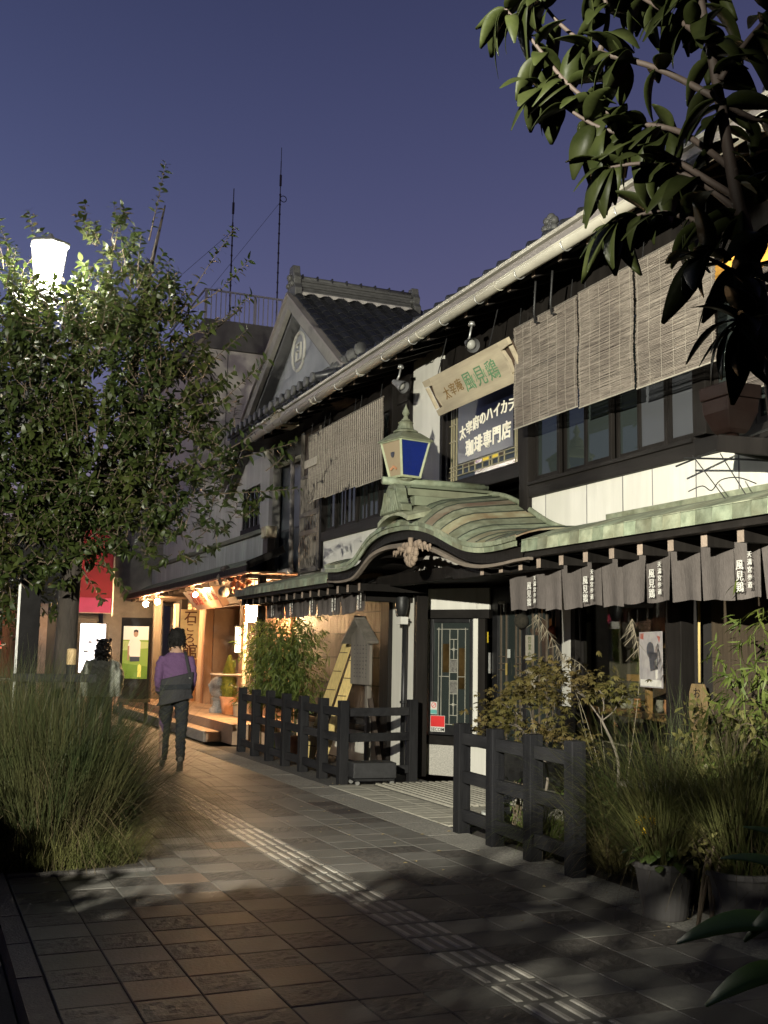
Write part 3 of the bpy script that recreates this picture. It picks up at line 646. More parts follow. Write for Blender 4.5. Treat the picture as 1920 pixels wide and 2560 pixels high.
CB('porch_ceiling', DW, (5.31, 6.6, 7.3, 12.9, 2.34, 2.37), bevel=0)
# angled wall with the leaded glass panel
A = seg((5.75, 12.72), (6.4, 11.85))
SB(A, 'base_wall', STUCCO, [(.05, .60, -.08, 0, 0, .37)]); SB(A, 'base_wall', PLASTER, [(.603, 1.04, -.08, -.002, 0, .37)])
SB(A, 'sill', DWH, [(.03, 1.05, -.08, .03, .372, .48)])
SB(A, 'white_pillar', PLASTER, [(.07, .235, -.06, 0, .482, 1.91)]); SB(A, 'white_pillar', PLASTER, [(.835, .90, -.06, 0, .482, 1.91)])
SB(A, 'post', DW, [(-.02, .068, -.06, .025, .0, 2.34), (.905, 1.0, -.06, .01, .48, 1.91)])
SB(A, 'lintel', DWH, [(.07, 1.06, -.06, .025, 1.913, 2.02)]); SB(A, 'wall_panel', PLASTER, [(.09, .88, -.05, -.002, 2.022, 2.285), (.884, 1.05, -.05, -.002, 2.022, 2.285)])
fx = SB(A, 'stained_window', BLACKP, [(.238, .285, -.04, .004, .49, 1.905), (.79, .832, -.04, .004, .49, 1.905), (.285, .79, -.04, .004, .49, .60), (.285, .79, -.04, .004, 1.86, 1.905)])
SB(A, 'pane', GLASSD, [(.286, .789, -.03, -.022, .60, 1.86)], fx, 0)
lines = []
def vl(s, z0, z1): lines.append((s - .004, s + .004, -.021, -.012, z0, z1))
def hl(z, s0, s1): lines.append((s0, s1, -.0205, -.0125, z - .004, z + .004))
vl(.355, .62, 1.80); vl(.725, .62, 1.80); vl(.51, .62, 1.78); vl(.62, .62, 1.78); vl(.40, 1.2, 1.85); vl(.395, .62, 1.2)
hl(1.78, .33, .76); hl(1.2, .355, .51); hl(1.2, .62, .725); hl(.62, .395, .77); hl(.73, .51, .62)
for z in (1.655, 1.41, 1.25, 1.15, .99): hl(z, .51, .62)
for z0, z1 in ((1.41, 1.655), (.73, .99)):
    vl(.565, z0, z1); hl((z0 + z1) / 2, .51, .62); lines.append((.552, .578, -.021, -.010, (z0 + z1) / 2 - .018, (z0 + z1) / 2 + .018))
SB(A, 'leading', mat('grey_lead', (.3, .29, .24), .5, .2, 10, .1), lines, fx, 0)
SB(A, 'textured_pane', mat('lace_glass', (.14, .135, .12), .3, .75, 45, .3), [(.514, .616, -.0215, -.016, 1.254, 1.406), (.514, .616, -.0215, -.016, .994, 1.146)], fx, 0)
SB(A, 'amber_pane', mat('dim_amber_glass', (.045, .028, .01), .2, .6, 4, 0), [(.63, .72, -.0222, -.0215, 1.05, 1.55), (.41, .50, -.0222, -.0215, 1.25, 1.6)], fx, 0)
a0, u0_, n0 = A
def stick(s0, s1, z0, z1, m, name, d=.006): return SB(A, name, m, [(s0, s1, d - .003, d, z0, z1)], None, 0)
st = stick(.262, .352, .735, .885, WHITEPAINT, 'no_smoking_sticker')
SB(A, 'teal_band', TEALP, [(.263, .351, .006, .0068, .74, .79)], st, 0)
b = M(); cc = a0 + u0_ * .307 + n0 * .008
ring = [cc + u0_ * (.03 * math.cos(t)) + Vector((0, 0, .845 + .03 * math.sin(t))) for t in np.linspace(0, 2 * math.pi, 17)]
b.tube(ring, .004, 5); b.tube([ring[2], ring[10]], .0035, 5); b.build('red_ring', REDP, st)
st2 = stick(.262, .462, .525, .72, WHITEPAINT, 'security_sticker'); SB(A, 'red_field', REDP, [(.266, .458, .006, .0068, .585, .716)], st2, 0)
b = M(); b.text('SECOM', a0 + u0_ * .362 + n0 * .0075 + Vector((0, 0, .555)), u0_, (0, 0, 1), .058, .001, bold=.012); b.build('lettering', BLACKP, st2)
# ---- black sliding doors
BX = 6.4
door = CB('sliding_door', BLACKP, (BX, BX + .05, 11.70, 11.84, 0, 2.28), (BX, BX + .05, 10.30, 10.40, 0, 2.28), (BX, BX + .05, 10.40, 11.70, 2.08, 2.28), (BX, BX + .05, 11.03, 11.13, .03, 2.08), (BX, BX + .05, 10.40, 11.03, .03, .35), (BX, BX + .05, 11.13, 11.70, .03, .35), bevel=.004)
CB('pane', GLASSD, (BX + .02, BX + .026, 10.40, 11.03, .35, 2.08), (BX + .02, BX + .026, 11.13, 11.70, .35, 2.08), parent=door, bevel=0)
ms = M(); ms.box(-.006, .012, -.009, .009, .35, 2.08); msm = ms.mesh('muntin', mat('worn_muntin', (.09, .07, .05), .5, .3, 10, .1))
for y in (11.64, 11.51, 11.28, 11.19, 10.9, 10.76, 10.60, 10.47): inst('muntin', msm, (BX + .01, y, 0), door)
for y in (11.655, 11.24, 10.75): 
    for z in (1.455, 1.375, 1.30): CB('muntin', MATS['worn_muntin'], (BX - .002, BX + .016, y - .1, y + .02, z - .006, z + .006), parent=door, bevel=0)
CB('door_handle', STEEL, (BX - .03, BX, 11.865, 11.885, 1.25, 1.5), parent=door)
b = M(); b.tube([(BX - .05, 11.56, 2.09), (BX - .05, 11.46, 2.09)], .02, 8); b.build('spot_fitting', WHITEPAINT, cafe)
CB('inner_partition', DW, (BX + .9, BX + .95, 9.9, 12.1, 0, 2.3), bevel=0)
# ---- long display window on the slanted wall
C = seg((6.3, 10.05), (5.65, 7.38))
SB(C, 'white_pillar', PLASTER, [(-.1, .27, -.1, 0, .95, 2.34)]); SB(C, 'base_wall', DW, [(-.1, 2.72, -.12, .02, 0, .62), (-.12, .3, -.12, .015, .62, .95)])
dwn = SB(C, 'display_window', DW, [(.28, .42, -.08, .03, .62, 2.34), (.50, .53, -.06, .0, .62, 2.34), (2.66, 2.75, -.08, .03, .62, 2.34), (.42, 2.66, -.08, .03, .62, .66), (.42, 2.66, -.08, .02, 2.2, 2.34)])
SB(C, 'pane', glass('shop_window_glass', (.86, .86, .82), 1.5, .01), [(.53, 2.66, -.03, -.024, .66, 2.2)], dwn, 0)
SHW = mat('orange_shelf_wood', (.4, .24, .1), .55, .25, 8, .15, (.2, .2, 1))
SB(C, 'shelf', SHW, [(1.58, 2.64, -.30, -.06, 1.255, 1.315)], dwn); SB(C, 'shelf', SHW, [(.6, 2.64, -.34, -.06, .93, .985)], dwn)
SB(C, 'shelf_post', SHW, [(1.98, 2.04, -.12, -.07, .985, 1.27), (1.58, 1.62, -.30, -.25, 1.315, 1.6), (2.6, 2.64, -.11, -.06, .985, 2.1)], dwn)
SB(C, 'shelf', SHW, [(.9, 2.1, -.5, -.46, 1.56, 1.6), (2.1, 2.64, -.5, -.46, 1.46, 1.49)], dwn)
SB(C, 'menu_board', BLACKP, [(1.64, 2.03, -.29, -.27, 1.32, 1.55)], dwn)
SB(C, 'lettering', CORD, [(1.67, 2.0 - .02 * (k % 3), -.2695, -.268, 1.34 + .024 * k, 1.348 + .024 * k) for k in range(8)], dwn, 0)
SB(C, 'back_wall', mat('dark_interior_board', (.15, .115, .08), .7, .4, 4, .2), [(.3, 2.66, -.9, -.86, .0, 2.34)], dwn, 0)
SB(C, 'window_ledge', CORD, [(.62, 1.5, -.08, -.05, .662, .672)], dwn, 0)
for k in range(9):
    s = 1.1 + .17 * k; a_, u_, n_ = C; p = a_ + u_ * s - n_ * .22
    b = M(); h = random.uniform(.05, .13); b.lathe([(.0, 0), (.03, 0), (.042, h * .5), (.03, h * .85), (.034, h), (0, h)], (p.x, p.y, .986), 10)
    jm, jn = [(CERAM, 'pale glazed'), (STONE, 'grey stone'), (TERRA, 'orange clay'), (IRON, 'black iron')][k % 4]; tag(b.build('shelf_jar', jm, smooth=True), '%s jar on the lower shelf inside the display window, %s from the left' % (jn, ('first', 'second', 'third', 'fourth', 'fifth', 'sixth', 'seventh', 'eighth', 'ninth')[k]), 'jar', 'jars on the shelf inside the cafe window')
# plain wall to the right of the window
CB('post', DW, (WX - .06, WX + .1, 7.2, 7.38, 0, 2.36), bevel=.006)
CB('lower_wall', MATS['black_backing'], (WX + .06, WX + .14, 3.0, 7.19, 0, 2.36), bevel=0)
for k in range(16):
    y = 3.05 + .2425 * k; CB('wall_board', mat('dark_brown_board', (.05, .036, .022), .65, .3, 9, .25, (1, 5, .2), rnd=.15) if k == 0 else MATS['dark_brown_board'], (WX + .02, WX + .055, y + .002, y + .24, .3, 2.36), bevel=.002)
b = M(); b.tube([(WX - .03, 7.0, 2.3), (WX - .03, 7.02, 1.28)], .011, 8); b.build('bamboo_pole', REED, cafe, smooth=True)
# ---------------------------------------------------------------- things hung on the cafe front
ORD = ('leftmost', 'second from left', 'third from left')
def blind(y0, y1, z0, z1, x, label, group, m=BLIND, pitch=.0115, cordgap=.16, cordr=.0013, wob=.004):
    t = thing('reed_blind', (x, (y0 + y1) / 2, z1), label, 'blind', group)
    b = M(); n = int((z1 - z0) / pitch); r = random.Random(int(y0 * 100))
    for k in range(n):
        z = z0 + pitch * (k + .5); e0 = r.uniform(-.006, .006); e1 = r.uniform(-.006, .006); dx = r.uniform(-.0015, .0015) + .006 * math.sin(z * 9); h = pitch * r.uniform(.30, .46)
        ym = (y0 + y1) / 2; w_ = r.uniform(-wob, wob) * .5
        b.slab([[(x + dx - .003, y0 + e0, z - h), (x + dx - .003, y0 + e0, z + h)], [(x + dx - .003, ym, z - h + w_), (x + dx - .003, ym, z + h + w_)], [(x + dx - .003, y1 + e1, z - h), (x + dx - .003, y1 + e1, z + h)]], (.006, 0, 0))
    b.build('slats', m, t, kind='stuff')
    c = M(); k = max(2, int((y1 - y0) / cordgap))
    for j in range(k + 1):
        y = y0 + .03 + (y1 - y0 - .06) * j / k; c.tube([(x - .006 + .006 * math.sin(z * 9), y + .004 * math.sin(z * 13 + j), z) for z in np.linspace(z0 + .005, z1 - .005, 7)], cordr, 4)
    c.build('cords', CORD, t, kind='stuff')
    q = M(); q.tube([(x, y0, z1 + .008), (x, y1, z1 + .008)], .011, 6); q.build('top_rod', GREYWOOD, t); q = M(); q.tube([(x, y0, z0), (x, y1, z0)], .007, 6); q.build('bottom_rod', CORD, t)
    for y in (y0 + .1, y1 - .1):
        q = M(); q.tube([(x, y, z1), (x + .02, y, z1 + .2)], .004, 5); q.build('hanger', IRON, t)
    return t
gR = 'pale reed blinds hung over the right upper windows'
blind(8.23, 9.37, 3.685, 4.70, 5.3, 'pale reed blind touching the painted wooden signboard, leftmost of the bright three', gR)
blind(7.38, 8.20, 3.665, 4.715, 5.3, 'middle of the three bright reed blinds above the right upper windows', gR)
blind(6.36, 7.34, 3.65, 4.72, 5.3, 'bright reed blind half behind the dark overhanging leaves, rightmost of three', gR)
blind(5.7, 6.32, 3.43, 4.32, 5.52, 'dark reed blind at the far right behind the rain hopper', None, BLINDD)  # reeds in a darker tone than the other blinds
blind(4.5, 5.66, 3.5, 4.32, 5.52, 'dark reed blind cut by the right edge of the view', None, BLINDD)
gL = 'dim reed blinds with thick cords over the left upper windows'
blind(14.92, 15.68, 3.72, 4.73, 5.3, 'corded reed blind with a small pale name slip, leftmost over the left windows', gL, cordgap=.075, cordr=.005)
blind(13.68, 14.90, 3.70, 4.73, 5.3, 'wide corded reed blind in the middle over the left upper windows', gL, cordgap=.075, cordr=.005)
blind(12.75, 13.66, 3.68, 4.73, 5.3, 'corded reed blind just behind the top of the copper lantern', gL, cordgap=.075, cordr=.005)
b = M(); b.box(5.268, 5.274, 15.2, 15.78, 4.24, 4.36); tag(b.build('name_slip', CORD), 'small pale slip on the leftmost corded blind', 'slip')
# iron brackets over the right blinds
for y in (8.55, 8.85):
    b = M(); b.tube([(5.15, y - .15, 4.98), (5.22, y, 4.72), (5.24, y + .01, 4.62)], .011, 6); b.tube([(5.24, y + .01, 4.63), (5.29, y + .01, 4.63)], .008, 6)
    tag(b.build('hanging_bracket', IRON, smooth=True), 'thin iron bracket bar hanging before the leftmost bright blind, ' + ('nearer one' if y < 8.7 else 'farther one'), 'bracket')
# painted signboard, tilted forward
sx0, sz0, sx1, sz1 = 5.42, 4.22, 5.20, 4.60
def SP(y, h, d=0):
    n = Vector((-(sz1 - sz0), 0, -(sx0 - sx1))).normalized(); return Vector((sx0 + (sx1 - sx0) * h, y, sz0 + (sz1 - sz0) * h)) + n * d
sb = thing('signboard', (5.35, 10.3, 4.3), 'pale wooden signboard with green and brown characters under the cafe eave', 'sign')
ol = [(11.27, 0), (9.32, 0), (9.32, .18), (9.38, .3), (9.46, .42), (9.48, .55), (9.45, .7), (9.36, .8), (9.32, .86), (9.32, 1), (11.27, 1), (11.27, .86), (11.23, .8), (11.13, .7), (11.1, .55), (11.12, .42), (11.2, .3), (11.27, .18)]
# plank split into left, middle, right boards so the faces stay simple
b = M(); b.prism([SP(y, h) for y, h in [(11.09, 0), (9.49, 0), (9.49, 1), (11.09, 1)]], SP(0, 0, .04) - SP(0, 0)); b.build('board', PALEWOOD, sb, bevel=.004)
for yb, s in ((11.09, 1), (9.49, -1)):
    for h0, h1 in ((0, .2), (.8, 1)):
        b = M(); b.prism([SP(yb + s * .001, h0), SP(yb + s * .001, h1), SP(yb + s * (.19 if h0 else .19), h1 if h0 else h1 - .04), SP(yb + s * .19, h0 + (.04 if h0 else 0))], SP(0, 0, .04) - SP(0, 0)); b.build('board_end', PALEWOOD, sb)
    b = M(); b.prism([SP(yb + s * .001, .2), SP(yb + s * .001, .8), SP(yb + s * .02, .76), SP(yb + s * .05, .5), SP(yb + s * .02, .24)], SP(0, 0, .04) - SP(0, 0)); b.build('board_end', PALEWOOD, sb)
    b = M(); b.prism([SP(yb + s * .165, .2), SP(yb + s * .19, .2), SP(yb + s * .19, .8), SP(yb + s * .165, .8)], SP(0, 0, .04) - SP(0, 0)); b.build('board_end', PALEWOOD, sb)
    b = M(); b.prism([SP(yb + s * .0, .1, -.03), SP(yb + s * .17, .1, -.03), SP(yb + s * .17, .9, -.03), SP(yb + s * .0, .9, -.03)], SP(0, 0, .02) - SP(0, 0)); b.build('end_cleat', mat('brown_cleat', (.07, .045, .03), .7, .3, 8, .2) if s > 0 else MATS['brown_cleat'], sb)
upv = SP(0, 1) - SP(0, 0)
b = M()
for i, ch in enumerate('太宰庵'): b.text(ch, SP(10.86 - .16 * i, .46 + .03 * i, .042), (0, -1, 0), upv, .15, .003)
b.build('brown_lettering', GOLD, sb)
b = M()
for i, ch in enumerate('風見鶏'): b.text(ch, SP(10.32 - .27 * i, .5, .042), (0, -1, 0), upv, .23, .003)
for i in range(2):
    c = SP(10.185 - .27 * i, .5, .043); uvn = upv.normalized()
    for s in (-1, 1): b.tube([c + Vector((0, -s * .02, 0)) + uvn * t + Vector((0, -s * .018 * math.cos(t * 30), 0)) for t in np.linspace(-.045, .045, 6)], .004, 4)
b.build('green_lettering', GREENL, sb)
b = M(); b.tube([SP(10.9, .98, .02), (5.3, 10.9, 5.05)], .006, 5); b.build('hanger', IRON, sb); b = M(); b.tube([SP(9.7, .98, .02), (5.3, 9.7, 5.05)], .006, 5); b.build('hanger', IRON, sb)
# spotlights under the eave
def spotlight(p, aim, label):
    p = Vector(p); t = thing('spotlight', p, label, 'spotlight', 'unlit spotlights under the eave')
    d = (Vector(aim) - p).normalized()
    b = M(); b.tube([p - d * .10, p - d * .02, p + d * .08, p + d * .10], [.03, .045, .075, .078], 14, cap=False); b.tube([p - d * .101, p - d * .09], [.022, .03], 14); b.build('shade', mat('grey_lamp_housing', (.12, .12, .12), .5, .2, 8, .05) if 'grey_lamp_housing' not in MATS else MATS['grey_lamp_housing'], t, smooth=True)
    b = M(); b.ball(p + d * .03, .055, 10, 8); b.build('bulb', mat('frosted_bulb', (.3, .3, .27), .4, .05, 5, 0) if 'frosted_bulb' not in MATS else MATS['frosted_bulb'], t, smooth=True)
    b = M(); b.tube([p - d * .06, p + V(0, 0, .1), p + V(.02, 0, .2)], .012, 6); b.lathe([(0, .2), (.04, .2), (.03, .24), (0, .24)], p + V(.02, 0, 0), 10); b.build('stem', STEEL, t, smooth=True)
spotlight((5.1, 11.8, 4.66), (5.5, 10.9, 4.1), 'unlit grey spotlight under the eave left of the signboard')
spotlight((5.1, 9.95, 4.68), (5.0, 9.2, 4.35), 'unlit spotlight under the eave above the right half of the signboard')
# copper lantern on the porch ridge
LAN = thing('copper_lantern', (4.66, 10.58, 3.30), 'green copper lantern with blue glass standing on the porch roof ridge', 'lantern', rz=rad(10.5))
def lb(name, m, b, bevel=0, smooth=False):
    o = bpy.data.objects.new(name, b.mesh(name, m, smooth)); COL.objects.link(o); o.parent = LAN
    if bevel: q = o.modifiers.new('bevel', 'BEVEL'); q.width = bevel; q.segments = 2
    return o
wb, wt, h0, h1 = .115, .185, .02, .40
CPL = mat('pale_lantern_copper', (.26, .28, .17), .6, .25, 9, .2, wear=.4, wearcol=(.2, .26, .17))
b = M()
for sx in (-1, 1):
    for sy in (-1, 1): b.bar((sx * wb, sy * wb, h0), (sx * wt, sy * wt, h1), .024, .024)
for k in range(4):
    c, s = [(1, 1), (-1, 1), (-1, -1), (1, -1)][k]; c2, s2 = [(-1, 1), (-1, -1), (1, -1), (1, 1)][k]
    b.bar((c * wb, s * wb, h0), (c2 * wb, s2 * wb, h0), .024, .024); b.bar((c * wt, s * wt, h1), (c2 * wt, s2 * wt, h1), .028, .024)
lb('lantern_frame', CPL, b)
for k in range(4):
    q = Matrix.Rotation(math.pi / 2 * k, 3, 'Z'); b = M(); P = [q @ V(-wb + .008, -wb, h0 + .01), q @ V(wb - .008, -wb, h0 + .01), q @ V(wt - .008, -wt, h1 - .01), q @ V(-wt + .008, -wt, h1 - .01)]
    b.prism(P, q @ V(0, .004, 0)); lb('glass_panel', GLASSB if k in (0, 1, 2) else GLASST, b)
b = M(); q = V(-.158, 0, .27)
b.lathe([(0, -.002), (.045, -.002), (.045, .002), (0, .002)], (0, 0, 0), 14); b.v = [(-.162 - .12 * 0 + p[2], p[0] * .8, .28 + p[1] * 1.3) for p in b.v]; lb('motif', NAVY, b)
b = M(); b.tube([(-.15, -.05, .1), (-.148, .0, .13), (-.15, .05, .1)], .012, 5); lb('motif', TERRA, b)
b = M(); b.lathe([(.30, .40), (.305, .415), (.16, .50), (.12, .51)], (0, 0, 0), 4, rot=math.pi / 4); b.lathe([(.13, .505), (.135, .52), (.09, .545), (.075, .60), (.085, .615), (.05, .64), (.045, .655), (.03, .66), (.022, .69), (.042, .72), (.032, .75), (.008, .80), (0, .83)], (0, 0, 0), 12); lb('lantern_cap', COPPER, b)
b = M(); b.ball((0, 0, .24), .05, 10, 8); lb('bulb', MATS['frosted_bulb'], b, smooth=True)
b = M(); b.lathe([(.06, -.02), (.1, 0), (.09, .02), (0, .02)], (0, 0, 0), 10); lb('foot', COPPER, b)
# rain hopper and beam at the far right
HOP = mat('dark_brown_copper', (.006, .004, .0035), .5, .3, 8, .1, wear=.3, wearcol=(.022, .008, .005), spec=.12)
t = thing('rain_hopper', (5.25, 6.25, 3.1), 'dark brown box headed rain hopper at the far right of the upper wall', 'rain hopper')
b = M()
for z, w in ((3.36, .17), (3.31, .175), (3.30, .155), (3.14, .14), (3.08, .09), (2.98, .06)): pass
b.lathe([(.21, 3.30), (.22, 3.38), (.215, 3.40), (.0, 3.40)], (5.25, 6.16, 0), 4, rot=math.pi / 4); b.lathe([(.10, 3.05), (.13, 3.08), (.19, 3.20), (.20, 3.297), (0, 3.297)], (5.25, 6.16, 0), 4, rot=math.pi / 4); b.build('hopper_head', HOP, t, bevel=.008)
b = M(); b.tube([(5.25, 6.16, 3.05), (5.26, 6.1, 2.95), (5.4, 5.8, 2.84), (5.5, 5.2, 2.78)], .052, 10); b.lathe([(.06, 2.98), (.064, 2.99), (.064, 3.01), (.06, 3.02)], (5.25, 6.16, 0), 12); b.build('downpipe', HOP, t, smooth=True)
b = M(); b.bar((5.2, 6.2, 2.99), (5.3, 5.0, 2.72), .1, .12); tag(b.build('eave_arm', DW, bevel=.006), 'black timber arm slanting below the rain hopper at the right edge', 'beam')
b = M(); b.tube([(5.3, 6.85, 2.93), (5.4, 6.3, 3.03), (5.5, 5.7, 3.14)], .008, 5); b.tube([(5.3, 6.75, 2.98), (5.35, 6.1, 2.87), (5.4, 5.5, 2.75)], .008, 5); b.tube([(4.9, 6.15, 2.87), (4.95, 5.8, 2.45), (4.98, 5.6, 2.2)], .004, 5); b.tube([(4.95, 5.92, 2.85), (5.0, 5.7, 2.5), (5.03, 5.6, 2.3)], .004, 5); b.tube(bez([(4.9, 6.2, 2.62), (4.9, 6.05, 2.64), (4.92, 5.98, 2.6), (4.93, 5.9, 2.66), (4.95, 5.75, 2.66), (4.97, 5.6, 2.6)], 4), .004, 5)
tag(b.build('loose_wires', IRON), 'thin dark wires strung before the white band at the right', 'wires')
# noren curtains
def noren(y_edges, x, ztop, zbot, texts, label, w=.3):
    t = thing('noren', (x, y_edges[0], ztop), label, 'noren')
    r = random.Random(len(y_edges)); ny = len(y_edges) - 1
    for i in range(ny):
        ya, yb = y_edges[i], y_edges[i + 1]; wdt = ya - yb; b = M(); rows = []; ph = r.uniform(0, 6); sk = r.uniform(-.012, .012); lift = r.uniform(-.012, .018); amp = r.uniform(.006, .018)
        nu, nvv = 9, 7
        for a in range(nvv):
            f = a / (nvv - 1); row = []
            for c in range(nu):
                g_ = c / (nu - 1); e = abs(g_ - .5) * 2; top = ztop - .004 * e
                bot = zbot + lift + .008 * math.sin(g_ * 5 + ph); z = bot + (top - bot) * f
                row.append((x + amp * math.sin(g_ * 7 + ph) * (1.15 - f) - .03 * (1 - f) * math.sin(ph), (ya + yb) / 2 + (.5 - g_) * (wdt - .006 - .026 * (1 - f)) + sk * (1 - f), z))
            rows.append(row)
        b.slab(rows, (.003, 0, 0)); p = b.build('curtain_panel', CLOTH, t, smooth=False)
        if i in texts:
            q = M(); H = ztop - zbot; ym = (ya + yb) / 2; xx = x - .032 - amp
            for k, ch in enumerate('風見鶏'): q.text(ch, (xx, ym + .02 + sk * .4, zbot + H * (.56 - .19 * k)), (0, -1, 0), (0, 0, 1), H * .19, .0015)
            for k, ch in enumerate('天満宮参道'): q.text(ch, (xx, ym - .075 + sk * .4, zbot + H * (.72 - .13 * k)), (0, -1, 0), (0, 0, 1), H * .115, .0015)
            q.build('lettering', WHITEPAINT, p)
    b = M(); pts = [];
    n = ny * 4
    for j in range(n + 1): 
        y = y_edges[0] + .2 + (y_edges[-1] - y_edges[0] - .4) * j / n; pts.append((x + .012, y, ztop + .05 - .03 * abs(math.sin(j * math.pi / 8))))
    b.tube(pts, .007, 5); b.build('hanging_rope', BLACKP, t)
    b = M()
    for yy_ in y_edges: b.tube([(x + .008, yy_, ztop - .04), (x + .012, yy_, ztop + .06)], .004, 4)
    b.build('loops', BLACKP, t, kind='stuff')
noren([8.93, 8.63, 8.31, 8.03, 7.72, 7.43, 7.14, 6.84, 6.54, 6.21, 5.87, 5.61, 5.3, 5.0, 4.7], 5.0, 2.25, 1.865, (1, 4, 7, 10, 13), 'grey brown shop curtain with white characters along the right eave')
noren([16.66 - .299 * k for k in range(15)], 5.0, 2.29, 1.965, (1, 4, 7, 10, 13), 'grey brown shop curtain with white characters along the left eave')
# wall lantern, downpipe
t = thing('wall_lantern', (5.5, 12.52, 1.9), 'unlit black iron lantern on the white pillar left of the porch', 'lantern')
b = M(); c = (5.5, 12.52, 0)
b.lathe([(.045, 1.93), (.062, 1.95), (.085, 2.05), (.085, 2.17), (.07, 2.21), (.03, 2.25), (.012, 2.30), (0, 2.31)], c, 10); b.build('lamp_body', IRON, t, smooth=True)
b = M(); b.tube(bez([(5.63, 12.52, 1.86), (5.52, 12.68, 1.92), (5.5, 12.7, 2.1), (5.5, 12.6, 2.3), (5.5, 12.52, 2.33)], 5), .012, 6); b.build('lamp_arm', IRON, t)
b = M(); b.box(5.46, 5.56, 12.46, 12.62, 1.83, 1.92); b.build('lamp_plate', WHITEPAINT, t)
b = M(); b.tube([(5.57, 12.58, 1.83), (5.57, 12.6, 0)], .032, 10); b.tube([(5.57, 12.6, .86), (5.57, 12.6, .89)], .042, 10); tag(b.build('downpipe', BLACKP, smooth=True), 'black downpipe running down the white pillar by the porch', 'pipe')
b = M(); b.box(5.25, 5.3, 12.07, 12.17, 2.27, 2.39); b.lathe([(.0, -.01), (.03, -.01), (.03, .02), (0, .02)], (0, 0, 0), 10); tag(b.build('porch_camera', mat('grey_device', (.2, .2, .19), .5, .1, 8, .03)), 'small grey camera box on the dark beam under the porch', 'camera')
# door trimmings
def flat(name, m, x, y0, y1, z0, z1, label, cat):
    b = M(); b.box(x - .004, x, y0, y1, z0, z1); return tag(b.build(name, m), label, cat)
o = flat('yellow_notice', YELP, BX - .004, 11.93, 12.02, 1.62, 1.75, 'small yellow notice on the dark door jamb', 'notice')
b = M(); b.text('三', (BX - .0085, 11.975, 1.71), (0, -1, 0), (0, 0, 1), .05, .001); b.text('時', (BX - .0085, 11.975, 1.65), (0, -1, 0), (0, 0, 1), .05, .001); q = b.build('lettering', BLACKP, o)
o = flat('paper_notice', CORD, BX - .004, 10.84, 11.03, 1.42, 1.70, 'pale vertical paper notice hanging on the right sliding door', 'notice')
b = M(); b.text('営業中', (0, 0, 0), (0, -1, 0), (0, 0, 1), .001, .001) if False else [b.text(ch, (BX - .0085, 10.935, 1.65 - .085 * k), (0, -1, 0), (0, 0, 1), .08, .001) for k, ch in enumerate('営業中')]; b.build('lettering', HERB, o)
flat('paper_notice', CORD, BX - .004, 10.80, 10.92, 1.0, 1.24, 'lower pale paper on the right sliding door behind the maple', 'notice')
b = M(); b.ball((BX - .06, 11.03, 1.86), .085, 14, 10); tag(b.build('cedar_ball', mat('dark_cedar', (.03, .026, .018), .95, .5, 40, 1), smooth=True), 'dark round cedar ball hanging on the sliding door above the notice', 'ornament')
t = thing('red_ornament', (BX - .03, 10.42, 1.72), 'small red hanging ornament beside the black doors', 'ornament')
b = M(); b.ball((BX - .03, 10.42, 1.75), .045, 10, 8, (1, 1, 1.15)); b.ball((BX - .03, 10.42, 1.685), .035, 10, 8); b.build('charm', mat('red_lacquer', (.45, .1, .06), .5, .2, 10, .1), t, smooth=True); b = M(); b.tube([(BX - .03, 10.42, 1.8), (BX - .02, 10.42, 1.9)], .004, 5); b.build('string', BLACKP, t)
t = thing('plaque', (BX - .01, 11.42, 1.49), 'tiny grey plaque and a yellow key tag on the left sliding door', 'plaque'); b = M(); b.box(BX - .014, BX - .008, 11.38, 11.44, 1.44, 1.54); b.build('plate', CERAM, t); b = M(); b.box(BX - .013, BX - .008, 11.45, 11.49, 1.24, 1.38); b.build('tag_strip', mat('brass', (.4, .3, .1), .4, .2, 8, .05), t)
# poster on the window glass
a_, u_, n_ = C
o = SB(C, 'poster', WHITEPAINT, [(2.06, 2.55, -.0225, -.0195, 1.215, 1.685)], None, 0) if False else None
mb = M(); P = [a_ + u_ * s + n_ * .004 for s in (2.06, 2.55)]
mb.prism([(*P[0].xy, 1.215), (*P[1].xy, 1.215), (*P[1].xy, 1.685), (*P[0].xy, 1.685)], n_ * .003); po = mb.build('poster', mat('poster_paper', (.34, .32, .31), .6, .2, 12, 0, wear=.5, wearcol=(.2, .18, .2), wearscale=9)); tag(po, 'tall grey poster with a kimono-like figure on the cafe display window', 'poster')
def onC(b, s, z, pts): b.prism([a_ + u_ * (s + x) + n_ * .0075 + Vector((0, 0, z + y)) for x, y in pts], n_ * .001); return b
b = M(); onC(b, 2.3, 1.53, [(.08 * math.cos(t), .07 * math.sin(t)) for t in np.linspace(0, 6.2, 14)]); onC(b, 2.36, 1.45, [(-.1, .06), (.09, .06), (.1, -.08), (-.06, -.1)]); b.build('dark_figure', mat('poster_ink', (.05, .055, .07), .5, .3, 20, 0), po)
b = M(); onC(b, 2.42, 1.36, [(-.03, .08), (.02, .1), (.03, -.06), (-.01, -.08)]); onC(b, 2.3, 1.25, [(-.22, .03), (.22, .03), (.22, -.025), (-.22, -.025)]); b.build('pale_band', mat('poster_white', (.6, .58, .52), .5, .1, 20, 0), po)
b = M(); onC(b, 2.13, 1.65, [(-.04, .02), (.03, .025), (.02, -.03), (-.05, -.02)]); onC(b, 2.47, 1.62, [(-.03, .03), (.04, .02), (.02, -.03)]); b.build('red_corner', mat('poster_red', (.3, .08, .06), .5, .1, 20, 0), po)
